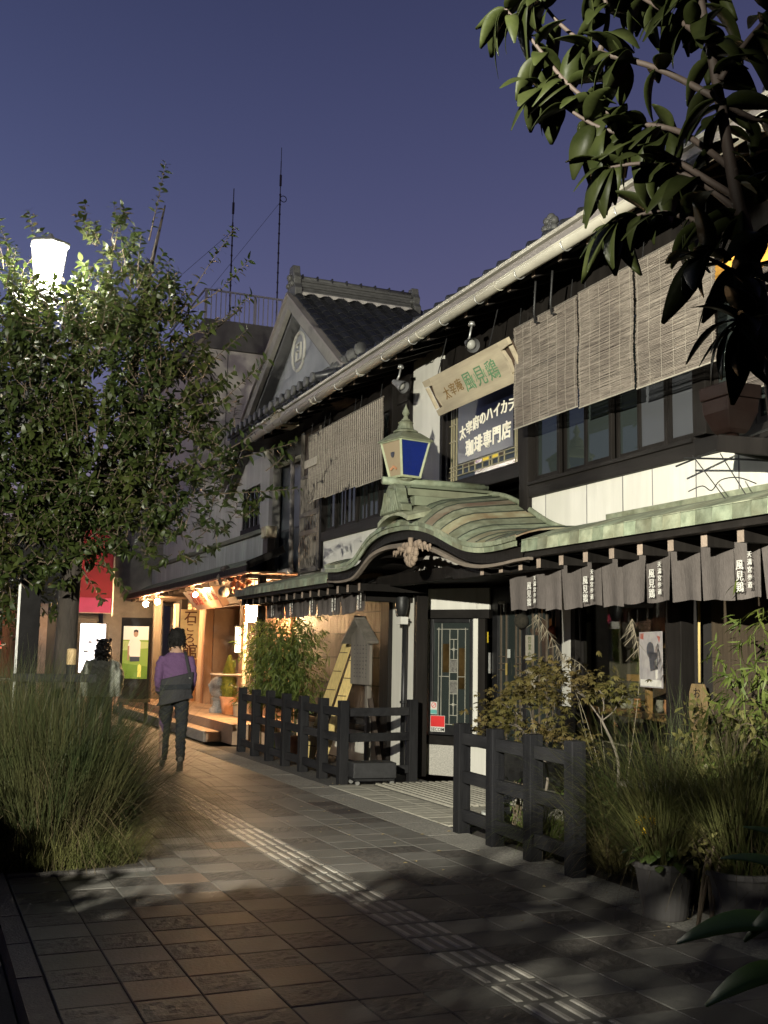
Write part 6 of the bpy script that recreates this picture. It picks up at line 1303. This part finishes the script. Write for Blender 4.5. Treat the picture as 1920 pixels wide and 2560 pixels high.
# pale plumes
t = thing('pampas_plume', (4.8, 7.6, .3), 'pale pampas plumes arching before the cafe window', 'plume')
for k, (p0, p1_, p2_) in enumerate((((4.9, 7.3, .3), (4.95, 7.8, 1.3), (4.95, 8.35, 1.82)), ((4.9, 7.2, .3), (5.0, 7.55, 1.25), (5.02, 8.1, 1.5)), ((4.85, 7.1, .3), (4.85, 7.6, 1.2), (4.8, 8.25, 1.35)), ((4.8, 6.9, .3), (4.9, 6.8, 1.3), (4.95, 6.95, 1.75)))):
    b = M(); pts = bez([p0, p1_, p2_], 8); b.tube(pts, .002, 4)
    for j in range(40):
        q = pts[-1 - (j % 6)]; d = Vector((random.uniform(-.3, .3), random.uniform(-.1, .5), random.uniform(-.9, -.1))).normalized(); b.tube([q, q + d * random.uniform(.06, .14)], [.003, .0008], 3, cap=False)
    b.build('plume', PLUME, t)
def leafy(name, c, r, n, L, Wd, m, label, cat, stems=None, pend=.2, sticks=TWIGM, kind='stuff', group=None, droop=-.2, up=1.0):
    c = np.array(c, float); t = thing(name, (c[0], c[1], 0), label, cat, group); P = c + rnd_dirs(n) * (rng.uniform(.1, 1, (n, 1)) ** .5) * np.array(r)
    v, f = leaves(P, rng.normal(size=(n, 3)) + [0, 0, droop], rng.normal(size=(n, 3)) * .6 + [0, 0, up], rng.uniform(.7, 1.25, n) * L, rng.uniform(.8, 1.2, n) * Wd, .35, .2); np_build('foliage', v, f, m, t, (c[0], c[1], 0), kind)
    b = M()
    for k in range(stems or 6):
        q = c + rnd_dirs(1)[0] * np.array(r) * .7; b.tube(bez([(c[0] + random.uniform(-.06, .06), c[1] + random.uniform(-.06, .06), 0.02), tuple((c * .6 + q * .4) + rng.normal(0, .03, 3)), tuple(q)], 4), [.011, .01, .009, .008, .007, .006, .005, .004, .003], 5)
    b.build('stems', sticks, t); return t
# heart-leaved flowering plant spilling from the left pot
t = thing('yellow_flower_plant', (4.02, 5.36, .27), 'round leaved plant with a yellow flower head in the left grey pot', 'flower plant')
lmh = leafmesh('leaf', HERB, .085, .085, .25, .12, 5)
for k in range(24):
    a = random.uniform(2.2, 5.6); r_ = random.uniform(.04, .19); p = V(4.0 + r_ * math.cos(a), 5.34 + r_ * math.sin(a), .36 - .5 * max(0, r_ - .12) + random.uniform(-.03, .06)); place_leaf(lmh, p, (math.cos(a), math.sin(a), -.3), (random.uniform(-.4, .2), random.uniform(-.4, .2), 1), t, random.uniform(.7, 1.1))
b = M(); b.tube([(3.98, 5.34, .3), (3.92, 5.36, .42), (3.905, 5.38, .5)], .004, 5); b.build('stem', HERB, t); b = M(); c = V(3.905, 5.38, .52)
for k in range(90):
    d = Vector(rnd_dirs(1)[0]) * 1.25; s = d.cross(Vector((.3, .5, .8))).normalized() * .006; b.add([c + d * .012 - s, c + d * .012 + s, c + d * .05 + s * .6, c + d * .05 - s * .6], [(0, 1, 2, 3)])
b.build('flower_head', FLOWY, t, kind='stuff')
leafy('olive_shrub', (4.05, 5.0, .42), (.16, .16, .15), 120, .06, .026, OLIVEL, 'yellowish five leaved shrub between the two grey pots', 'shrub', 5)
leafy('olive_shrub', (4.62, 5.55, .95), (.32, .45, .32), 360, .06, .026, OLIVEL, 'light leaved shrub above the pampas grass at the right', 'shrub', 9)
leafy('olive_shrub', (4.75, 4.75, .95), (.3, .4, .35), 300, .065, .03, OLIVEL, 'light leaved shrub at the right edge', 'shrub', 8)
leafy('green_shrub', (4.55, 6.9, .35), (.22, .4, .28), 420, .055, .02, HERB, 'low green shrub filling behind the right fence', 'shrub', 8)
leafy('green_shrub', (4.5, 7.9, .3), (.15, .2, .22), 160, .04, .012, HERB, 'small weedy herb behind the second fence post', 'shrub', 5)
t = pot(4.45, 8.1, .09, .13, .16, CERAM, 'white ceramic bowl pot with herb behind the right fence', z0=.04)
t = pot(4.85, 7.05, .11, .14, .34, mat('square_dark_pot', (.03, .03, .032), .5, .2, 6, .05), 'dark pot of the second maple behind the right fence')
b = M(); b.obox((4.75, 6.35, .16), (.34, .28, .3), Euler((0, 0, .2))); b.obox((4.75, 6.35, .32), (.40, .34, .03), Euler((0, 0, .2))); tag(b.build('stone_planter', CONCL, bevel=.012), 'pale square stone planter block behind the last fence post', 'planter')
b = M(); b.obox((4.8, 6.2, .6), (.5, .7, .03), Euler((0, 0, .1))); b.bar((4.65, 5.95, 0), (4.65, 5.95, .59), .05, .05); b.bar((4.95, 6.5, 0), (4.95, 6.5, .59), .05, .05); tag(b.build('plant_bench', GREYWOOD), 'grey wooden plant bench half hidden by the pampas grass', 'bench')
# ---- potted maples
def maple(x, y, z0, tips, label, n=62):
    t = thing('maple_tree', (x, y, 0), label, 'tree'); b = M(); cl = []
    fk = Vector((sum(p[0] for p in tips) / len(tips) + .04, sum(p[1] for p in tips) / len(tips), sum(p[2] for p in tips) / len(tips) - .28)); m0 = Vector((x, y, z0)).lerp(fk, .55) + V(.05, -.06, 0)
    b.tube(bez([(x, y, z0), tuple(m0), tuple(fk)], 6), list(np.linspace(.014, .009, 13)), 7)
    for tipp in tips:
        m1 = fk.lerp(Vector(tipp), .5) + Vector(rng.normal(0, .03, 3)); b.tube(bez([tuple(fk), tuple(m1), tipp], 5), list(np.linspace(.007, .003, 11)), 5); cl.append(tipp)
        for k in range(2):
            q = (tipp[0] + random.uniform(-.16, .16), tipp[1] + random.uniform(-.2, .2), tipp[2] + random.uniform(-.1, .06)); b.tube([m1, (m1 + Vector(q)) / 2 + V(0, 0, .03), q], [.004, .003, .002], 4); cl.append(q)
    b.build('trunk', PALETW, t, smooth=True); PP_, DD, NN, LL = [], [], [], []
    for c in cl:
        for k in range(n):
            p = np.array(c) + rng.normal(0, 1, 3) * np.array([.085, .1, .055]); a0 = random.uniform(0, 6.28); nn_ = unit(rng.normal(0, .35, 3) + [0, 0, 1.0]); e1 = unit(np.cross(nn_, [math.cos(a0), math.sin(a0), .1])); e2 = np.cross(nn_, e1)
            for j in (-2, -1, 0, 1, 2):
                th = j * .62; PP_.append(p); DD.append(e1 * math.cos(th) + e2 * math.sin(th) + np.array([0, 0, -.25])); NN.append(nn_); LL.append(.056 * (1 - .16 * abs(j)))
    PP_, DD, NN, LL = map(np.array, (PP_, DD, NN, LL)); v, f = leaves(PP_, DD, NN, LL, LL * .3, .2, .1); np_build('foliage', v, f, MAPLE, t, (x, y, 0), 'stuff'); return t
maple(4.75, 7.95, .2, [(4.7, 8.45, 1.12), (4.72, 8.15, 1.2), (4.8, 7.8, 1.12), (4.68, 8.55, .95), (4.62, 8.25, .86), (4.7, 7.7, .88), (4.75, 7.4, .78), (4.8, 7.9, 1.36)], 'low spreading autumn maple with olive and rust leaves behind the right fence', 44)
maple(4.85, 7.05, .34, [(4.8, 7.55, 1.26), (4.82, 7.25, 1.3), (4.85, 6.9, 1.22)], 'slender pale stemmed maple in a dark pot before the display window', 30)
# ---- bamboo
def bamboo(name, x, y, rx, ry, h0, h1, n, label, stems=9):
    t = thing(name, (x, y, 0), label, 'bamboo'); b = M(); P, D = [], []
    for k in range(stems):
        bx_, by_ = x + random.uniform(-rx, rx) * .6, y + random.uniform(-ry, ry) * .6; ht = random.uniform(.75, 1) * h1; tx, ty = bx_ + random.uniform(-.3, .3) * rx, by_ + random.uniform(-.3, .3) * ry; b.tube([(bx_, by_, 0), ((bx_ + tx) / 2, (by_ + ty) / 2, ht * .5), (tx, ty, ht)], [.009, .008, .003], 6)
        for j in range(n // stems):
            f = random.uniform(h0 / h1, 1); c = np.array([bx_ + (tx - bx_) * f, by_ + (ty - by_) * f, ht * f]); a = random.uniform(0, 6.283); q = random.uniform(.05, 1); tip = c + np.array([math.cos(a) * rx * q, math.sin(a) * ry * q, random.uniform(-.1, .12)])
            for m_ in range(5): P.append(tip + rng.normal(0, .02, 3)); D.append(np.array([math.cos(a) * .8, math.sin(a) * .8, -.35]) + rng.normal(0, .55, 3))
    P, D = np.array(P), np.array(D); L = rng.uniform(.07, .15, len(P)); v, f = leaves(P, D, rng.normal(0, .5, (len(P), 3)) + [0, 0, 1], L, L * .15, .35, .1); np_build('foliage', v, f, BAMBOOL, t, (x, y, 0), 'stuff'); b.build('canes', BAMBOOL, t); return t
bamboo('bamboo_shrub', 5.05, 16.1, .33, 1.15, .75, 2.0, 1500, 'dense leafy bamboo shrub behind the left fence beside the bright lantern', 16)
bamboo('bamboo_shrub', 4.93, 5.5, .3, .3, .8, 1.95, 260, 'bamboo with long leaves at the right edge before the dark boards', 6)
t = pot(5.0, 14.9, .1, .14, .3, TERRA, 'terracotta pot behind the left fence under the bamboo'); t = pot(5.0, 15.6, .1, .14, .3, CERAM, 'round pale pot behind the left fence under the bamboo')

# ---- near tree with big dark leaves (upper right)
nt_ = thing('broadleaf_branch', (1.85, 2.05, 0), 'near tree with big dark drooping leaves filling the upper right', 'tree')
cwm = CAM.matrix_world; CP = Vector((0, 0, 1.45))
fwv = Vector(fw); rvv = Vector(rv); uvv = Vector(uv)
def nearpt(px, py, dep): return CP + fwv * dep + rvv * ((px - 960) / 2750 * dep) + uvv * ((1280 - py) / 2750 * dep)
BR = [[(1990, 1500, 2.25), (1925, 900, 2.25), (1880, 640, 2.25), (1840, 480, 2.25), (1800, 250, 2.3), (1770, 90, 2.35), (1740, -60, 2.4)],
      [(1800, 250, 2.3), (1640, 170, 2.4), (1500, 130, 2.5), (1400, 60, 2.6), (1330, -30, 2.6)],
      [(1840, 430, 2.25), (1700, 330, 2.4), (1560, 300, 2.5), (1430, 220, 2.55), (1330, 100, 2.6), (1262, 20, 2.6)],
      [(1850, 500, 2.25), (1720, 420, 2.35), (1600, 350, 2.45), (1480, 310, 2.5), (1340, 215, 2.6)],
      [(1860, 540, 2.25), (1740, 450, 2.35), (1620, 410, 2.4), (1520, 420, 2.45)],
      [(1880, 620, 2.25), (1760, 560, 2.3), (1640, 530, 2.4), (1540, 560, 2.45)],
      [(1880, 640, 2.25), (1930, 560, 2.2), (1990, 420, 2.2)],
      [(1800, 200, 2.3), (1870, 100, 2.3), (1940, 20, 2.3)], [(1780, 110, 2.3), (1680, 40, 2.4), (1580, -20, 2.5)],
      [(1900, 760, 2.25), (1860, 700, 2.15), (1800, 660, 2.1), (1760, 640, 2.1)], [(1930, 900, 2.25), (1880, 840, 2.1), (1850, 800, 2.05)], [(1800, 250, 2.3), (1900, 300, 2.3), (2000, 260, 2.3)], [(1500, 130, 2.5), (1520, 40, 2.5), (1500, -40, 2.5)]]
b = M(); LVS = []; rb_ = random.Random(17)
lmf = [leafmesh('leaf', LEAFF, .105, .056, .6, .14, 8), leafmesh('leaf', LEAFF, .115, .054, .85, .18, 8), leafmesh('leaf', LEAFF, .095, .054, .4, .1, 8)]
for bi, br in enumerate(BR):
    pts = bez([nearpt(*p) for p in br], 5); n = len(pts); r0_ = .019 if bi == 0 else .008; b.tube(pts, list(np.linspace(r0_, r0_ * .4, n)), 7)
    L = sum((pts[i + 1] - pts[i]).length for i in range(n - 1)); k = int(L / (.0185 if bi else .032)) + 5
    for j in range(k):
        f = rb_.uniform(.22 if bi else .25, 1.0) if j > 4 else 1 - .015 * j; i = min(n - 2, int(f * (n - 1))); p = pts[i].lerp(pts[i + 1], f * (n - 1) - i); ax = (pts[i + 1] - pts[i]).normalized(); a = 2.4 * j
        side = ax.cross(Vector((0, 0, 1))).normalized(); up_ = side.cross(ax); d = ax * rb_.uniform(.2, .8) + (side * math.cos(a) + up_ * math.sin(a)) * .9 + Vector((0, 0, -.55)); LVS.append((p, d, Vector((rb_.uniform(-.5, .5), rb_.uniform(-.5, .5), 1))))
b.build('branch', mat('reddish_branch', (.04, .028, .022), .7, .3, 10, .3, (1, 1, .3)), nt_, smooth=True)
for (p, d, nn_) in LVS: place_leaf(lmf[rb_.randrange(3)], p, d, nn_, nt_, rb_.uniform(.65, 1.22))
n = 3600; P = np.stack([rng.uniform(-1.9, 3.6, n), rng.uniform(-3.2, 2.1, n), rng.uniform(3.75, 5.2, n)], 1); P = P[((P[:, 0] - .9) / 2.9) ** 2 + ((P[:, 1] + .6) / 2.8) ** 2 + ((P[:, 2] - 4.3) / 1.1) ** 2 < 1]; n = len(P)  # unseen canopy overhead, added to keep sky light off the near pavement
v, f = leaves(P, rng.normal(size=(n, 3)) + [0, 0, -.4], rng.normal(size=(n, 3)) * .6 + [0, 0, 1], rng.uniform(.13, .2, n), rng.uniform(.07, .1, n), .4, .2); np_build('foliage', v, f, LEAFF, nt_, (1.85, 2.05, 0), 'stuff')
b = M(); b.tube([nearpt(1990, 1500, 2.25), (2.05, 1.5, .7), (2.1, 1.4, 0)], [.02, .03, .04], 8); b.tube([nearpt(1740, -60, 2.4), (1.4, 1.4, 3.7), (.9, .0, 4.4)], [.012, .012, .006], 7); b.build('trunk', TRUNKM, nt_, smooth=True)
# glossy near leaves low at the right
nl = thing('near_leaves', (1.3, 1.2, .7), 'glossy dark green leaves close to the view at the lower right', 'plant')
lmn = leafmesh('leaf', mat('glossy_near_leaf', (.07, .15, .03), .4, .3, 6, .1, col2=(.12, .22, .05), spec=.3, transl=.2), .16, .06, .45, .35, 8)
for (px, py, dep, d, sc) in ((1990, 2330, 1.5, (-1, .25, .35), 1.0), (2010, 2430, 1.45, (-1, .2, .12), .85), (1990, 2200, 1.5, (-.8, .4, .7), .62), (2040, 2260, 1.5, (-.9, .1, .0), .7), (2020, 2150, 1.6, (-.6, .3, .8), .6)): place_leaf(lmn, nearpt(px, py, dep), d, (0, -.35, 1), nl, sc)
b = M(); b.tube([nearpt(1985, 2640, 1.5), nearpt(2000, 2420, 1.47), nearpt(2000, 2160, 1.55)], [.008, .006, .004], 6); b.build('stem', TWIGM, nl)

# ---- unseen leaf screen added and shaped to throw broken shade over the near pavement
hd = thing('shade_hedge', (-.8, 1.9, -.1), 'unseen leafy screen added to shade the near pavement from the flood lamp', 'shade_hedge')
n = 20000; P = np.zeros((n, 3)); P[:, 0] = rng.uniform(-1.05, -.55, n); P[:, 1] = rng.uniform(.1, 5.3, n); top = np.interp(P[:, 1], [0, 1.3, 1.7, 2.0, 2.4, 2.75, 3.0, 3.2, 3.8, 3.95, 5.3], [2.74, 2.74, 2.55, 2.24, 2.05, 1.90, 1.78, 1.50, 1.40, 1.40, 1.40]) + .05 * np.sin(P[:, 1] * 11) + .05 * np.sin(P[:, 1] * 23 + 1); P[:, 2] = rng.uniform(.2, 1, n) * top; keep = ~((P[:, 1] < 1.75) & (P[:, 2] > 1.75) & (rng.uniform(0, 1, n) < .55)); P = P[keep]; n = len(P)
v, f = leaves(P, rng.normal(size=(n, 3)), rng.normal(size=(n, 3)), rng.uniform(.07, .12, n), rng.uniform(.035, .055, n)); np_build('foliage', v, f, LEAFF, hd, (-.8, 1.9, -.1), 'stuff')
b = M()
for k in range(12): b.tube([(-.8, .3 + .41 * k, -.1), (-.8 + random.uniform(-.1, .1), .3 + .41 * k, 1.3)], [.02, .008], 6)
b.build('stems', TRUNKM, hd)
# ---------------------------------------------------------------- people (seen from behind)
def ring(c, rx, ry, rz=0, n=18, tilt=(0, 0)):
    c = Vector(c); return [c + Vector((math.cos(a) * rx * math.cos(rz) - math.sin(a) * ry * math.sin(rz), math.cos(a) * rx * math.sin(rz) + math.sin(a) * ry * math.cos(rz), tilt[0] * math.cos(a) * rx + tilt[1] * math.sin(a) * ry)) for a in [2 * math.pi * k / n for k in range(n)]]
def loft(b, rings):
    n = len(rings[0]); vs = [p for r in rings for p in r]; fs = []
    for i in range(len(rings) - 1):
        for j in range(n): fs.append((i * n + j, i * n + (j + 1) % n, (i + 1) * n + (j + 1) % n, (i + 1) * n + j))
    fs.append(tuple(reversed(range(n)))); fs.append(tuple((len(rings) - 1) * n + j for j in range(n))); b.add(vs, fs)
def remesh(b, name, vox, mats, pick, parent):
    o = bpy.data.objects.new('tmp', b.mesh('tmp')); COL.objects.link(o)
    rr_ = random.Random(5)
    r = o.modifiers.new('r', 'REMESH'); r.mode = 'VOXEL'; r.voxel_size = vox; s = o.modifiers.new('s', 'SMOOTH'); s.factor = .5; s.iterations = 3
    me = bpy.data.meshes.new_from_object(o.evaluated_get(bpy.context.evaluated_depsgraph_get())); me.name = name; bpy.data.objects.remove(o)
    for v in me.vertices:
        if v.co.z < 1.4: v.co += v.normal * (.006 * math.sin(v.co.z * 46 + v.co.x * 21) * math.sin(v.co.z * 17 + v.co.y * 25 + 1) + .003 * math.sin(v.co.z * 90 + v.co.x * 60))
    me.materials.clear()
    for m in mats: me.materials.append(m)
    for p in me.polygons: p.material_index = pick(p.center); p.use_smooth = True
    o = bpy.data.objects.new(name, me); COL.objects.link(o); o.parent = parent; return o
SKIN = mat('skin', (.42, .26, .18), .6, .08, 8, .05); HAIR = mat('black_hair', (.009, .008, .007), .5, .4, 40, .5, (1, 1, .2), spec=.2); PURPLE = mat('purple_knit', (.125, .07, .145), .95, .15, 60, .4, spec=.1); TROUS = mat('dark_trousers', (.022, .024, .028), .85, .3, 14, .4, spec=.15); SHOE = mat('worn_shoe', (.10, .09, .075), .7, .3, 10, .2); BAG = mat('charcoal_bag', (.022, .0215, .024), .75, .25, 14, .3)
# local frame: x right, y forward (away from camera), z up; person faces +y
man = thing('person', (3.02, 13.93, 0), 'person walking away in a purple sweater with a charcoal bag slung across the back', 'person', rz=rad(-10))
def kid(o): o.parent = man; return o
b = M(); 
# torso, hips
loft(b, [ring((0, -.02, .86), .155, .105), ring((0, -.02, .93), .165, .115), ring((0, 0, 1.04), .16, .105), ring((0, .01, 1.16), .17, .11), ring((0, .01, 1.28), .178, .112), ring((0, .0, 1.36), .182, .102), ring((0, .0, 1.405), .14, .082), ring((0, .01, 1.45), .075, .065), ring((0, .02, 1.50), .055, .055), ring((0, .03, 1.53), .052, .055)])
# head with nose, ears
loft(b, [ring((0, .03, 1.49), .045, .05), ring((0, .045, 1.52), .062, .075), ring((0, .045, 1.57), .072, .088), ring((0, .035, 1.63), .076, .095), ring((0, .03, 1.68), .066, .082), ring((0, .03, 1.71), .035, .045)])
b.ball((0, .145, 1.585), .016, 8, 6, (1, 1, 1.4)); b.ball((-.078, .03, 1.59), .022, 8, 6, (.4, .8, 1.3)); b.ball((.078, .03, 1.59), .022, 8, 6, (.4, .8, 1.3))
# arms: bent forward
for s in (-1, 1):
    b.tube(bez([(s * .155, 0, 1.375), (s * .195, -.01, 1.26), (s * .212, -.03, 1.12), (s * .20, .05, 1.0), (s * .18, .13, .93), (s * .17, .16, .90)], 4), list(np.interp(np.linspace(0, 1, 21), [0, .2, .45, .7, .9, 1], [.062, .058, .052, .047, .04, .03])), 12)
    h = Vector((s * .165, .17, .885)); b.ball(h, .036, 10, 8, (.7, 1.2, 1))
    for k in range(4): b.tube([h + Vector((s * (-.02 + .013 * k), .02, -.01)), h + Vector((s * (-.022 + .014 * k), .06, -.03)), h + Vector((s * (-.02 + .013 * k), .068 - .004 * abs(k - 1.5), -.06))], [.0105, .0095, .008], 7)
    b.tube([h + Vector((-s * .025, .0, .005)), h + Vector((-s * .045, .03, -.01)), h + Vector((-s * .045, .05, -.025))], [.012, .011, .009], 7)
# legs: left foot flat ahead, right heel lifted behind
b.tube(bez([(-.085, 0, .90), (-.10, .11, .66), (-.10, .2, .46), (-.105, .21, .26), (-.11, .2, .09)], 4), list(np.interp(np.linspace(0, 1, 17), [0, .3, .5, .8, 1], [.095, .084, .07, .064, .058])), 12)
b.tube(bez([(.085, 0, .90), (.095, .0, .68), (.095, -.02, .48), (.09, -.16, .28), (.085, -.29, .13)], 4), list(np.interp(np.linspace(0, 1, 17), [0, .3, .5, .8, 1], [.095, .084, .07, .06, .052])), 12)
def pick(c):
    if c.z > 1.435 and abs(c.x) < .1 : return 2
    if c.z < .945 and not (abs(c.x) > .125 and c.y > .09): return 1
    if abs(c.x) > .12 and c.y > .135 and c.z < .935: return 2
    return 0
remesh(b, 'body', .0115, [PURPLE, TROUS, SKIN], pick, man)
b = M(); loft(b, [ring((0, .01, 1.515), .056, .05), ring((0, .0, 1.55), .088, .082), ring((0, .005, 1.61), .100, .105), ring((0, .01, 1.67), .096, .106), ring((0, .015, 1.725), .068, .08), ring((0, .02, 1.75), .025, .03)])
for k in range(260):
    a = random.uniform(math.pi * .9, 2.1 * math.pi); z = random.uniform(1.53, 1.74); r_ = .096 if z < 1.68 else .075; c = Vector((r_ * math.cos(a), .005 + (r_ + .006) * math.sin(a), z)); b.tube([c, c + Vector((random.uniform(-.02, .02), random.uniform(-.012, .004), -.025)), c + Vector((random.uniform(-.03, .03), random.uniform(-.014, .006), -.055))], [.006, .005, .001], 4, cap=False)
kid(bpy.data.objects.new('hair', b.mesh('hair', HAIR, True))); COL.objects.link(man.children[-1])
b = M(); b.tube([(0.0, .02, 1.735), (-.012, .0, 1.765)], [.006, .003], 5); b.tube([(0.01, .02, 1.73), (.022, .01, 1.758)], [.006, .003], 5); o = bpy.data.objects.new('hair_tuft', b.mesh('hair_tuft', SKIN)); COL.objects.link(o); o.parent = man
for (x, y, z, pitch, nm) in ((-.11, .24, .045, 0, 'shoe'), (.085, -.315, .085, rad(-48), 'shoe')):
    b = M(); R_ = Matrix.Rotation(pitch, 3, 'X'); sec = [(-.10, .026, .038), (-.07, .034, .052), (0, .038, .046), (.08, .042, .032), (.14, .036, .024), (.165, .018, .014)]
    rings = []
    for yy_, w_, h_ in sec: rings.append([Vector((x, y, z)) + R_ @ Vector((w_ * math.cos(a), yy_, -.044 + h_ + h_ * math.sin(a))) for a in [2 * math.pi * k / 12 for k in range(12)]])
    loft(b, rings); o = bpy.data.objects.new('shoe', b.mesh('shoe', SHOE, True)); COL.objects.link(o); o.parent = man
b = M(); rows = []
for i in range(7):
    z = .82 + .055 * i; f = i / 6; rows.append([(-.20 + .40 * j / 8 + .02 * f - (.03 if i in (0,) else 0) * (1 if j == 0 else -1 if j == 8 else 0), -.125 - .06 * math.sin(math.pi * j / 8) * (1 - .4 * f), z + .10 * (j / 8 - .5)) for j in range(9)])
b.slab(rows, (0, .05, 0)); o = bpy.data.objects.new('bag', b.mesh('bag', BAG)); COL.objects.link(o); o.parent = man; q = o.modifiers.new('bevel', 'BEVEL'); q.width = .012; q.segments = 2; q.limit_method = 'ANGLE'
b = M(); b.bar((-.19, -.178, 1.0), (.19, -.175, 1.02), .012, .06, up=(0, 0, 1)); o = bpy.data.objects.new('bag_flap_edge', b.mesh('bag_flap_edge', TROUS)); COL.objects.link(o); o.parent = man
b = M(); pts = bez([(.19, -.13, 1.1), (.16, -.125, 1.2), (.13, -.115, 1.32), (.11, -.07, 1.42), (.10, .0, 1.44), (.06, .10, 1.36), (-.05, .13, 1.2)], 4)
for i in range(len(pts) - 1): b.bar(pts[i], pts[i + 1], .035, .008, up=(0, -1, .3))
o = bpy.data.objects.new('bag_strap', b.mesh('bag_strap', BAG)); COL.objects.link(o); o.parent = man
b = M(); b.ball((.17, -.14, 1.12), .012, 8, 6); o = bpy.data.objects.new('strap_buckle', b.mesh('strap_buckle', STEEL)); COL.objects.link(o); o.parent = man

wom = thing('person', (2.52, 16.6, 0), 'person with curly dark grey hair and a pale grey green jacket beyond the left grass', 'person', rz=rad(-8))
b = M()
loft(b, [ring((0, 0, .78), .19, .14), ring((0, 0, .95), .20, .145), ring((0, 0, 1.1), .20, .14), ring((0, 0, 1.22), .205, .13), ring((0, 0, 1.29), .19, .11), ring((0, 0, 1.335), .12, .085), ring((0, .01, 1.37), .06, .06), ring((0, .02, 1.42), .05, .05)])
loft(b, [ring((0, .02, 1.38), .045, .05), ring((0, .035, 1.42), .065, .075), ring((0, .035, 1.48), .073, .088), ring((0, .03, 1.54), .07, .085), ring((0, .03, 1.60), .035, .045)])
b.ball((0, .13, 1.475), .015, 8, 6, (1, 1, 1.4))
for s in (-1, 1):
    b.tube(bez([(s * .17, 0, 1.27), (s * .235, -.01, 1.12), (s * .25, -.02, .98), (s * .235, .06, .85), (s * .22, .12, .78)], 4), list(np.interp(np.linspace(0, 1, 17), [0, .3, .6, 1], [.075, .07, .06, .045])), 12)
    h = Vector((s * .22, .13, .75)); b.ball(h, .034, 10, 8, (.7, 1, 1.2))
    for k in range(4): b.tube([h + Vector((0, -.02 + .013 * k, -.02)), h + Vector((-s * .01, -.02 + .014 * k, -.06)), h + Vector((-s * .02, -.018 + .013 * k, -.09))], [.010, .009, .007], 6)
    b.tube([h + Vector((0, .03, 0)), h + Vector((-s * .01, .05, -.04))], [.011, .008], 6)
    b.tube(bez([(s * .085, 0, .82), (s * .095, .03 * s, .5), (s * .09, .06 * s, .1)], 4), [.10, .095, .09, .08, .07, .065, .062, .058, .055], 12); b.tube([(s * .09, .04 * s - .06, .05), (s * .095, .04 * s + .16, .035)], [.045, .035], 10)
JACK = mat('grey_green_jacket', (.3, .31, .26), .85, .15, 20, .4, wear=.3, wearcol=(.09, .1, .08))
remesh(b, 'body', .012, [JACK, TROUS, SKIN], lambda c: 2 if (c.z > 1.36 and abs(c.x) < .1) or (abs(c.x) > .16 and c.z < .775) else 1 if c.z < .775 else 0, wom)
b = M(); r = random.Random(8)
loft(b, [ring((0, .0, 1.32), .10, .07), ring((0, -.005, 1.38), .115, .10), ring((0, .0, 1.46), .10, .11), ring((0, .01, 1.54), .09, .105), ring((0, .02, 1.60), .07, .08), ring((0, .02, 1.62), .02, .03)])
for k in range(120):
    a = r.uniform(math.pi * .9, 2.1 * math.pi); z = r.uniform(1.30, 1.60); rr = .11 if z < 1.45 else .095; c = Vector((rr * math.cos(a), rr * math.sin(a), z)); b.ball(c, r.uniform(.014, .026), 6, 4)
o = bpy.data.objects.new('hair', b.mesh('hair', mat('dark_grey_hair', (.035, .033, .03), .45, .4, 40, .4), True)); COL.objects.link(o); o.parent = wom
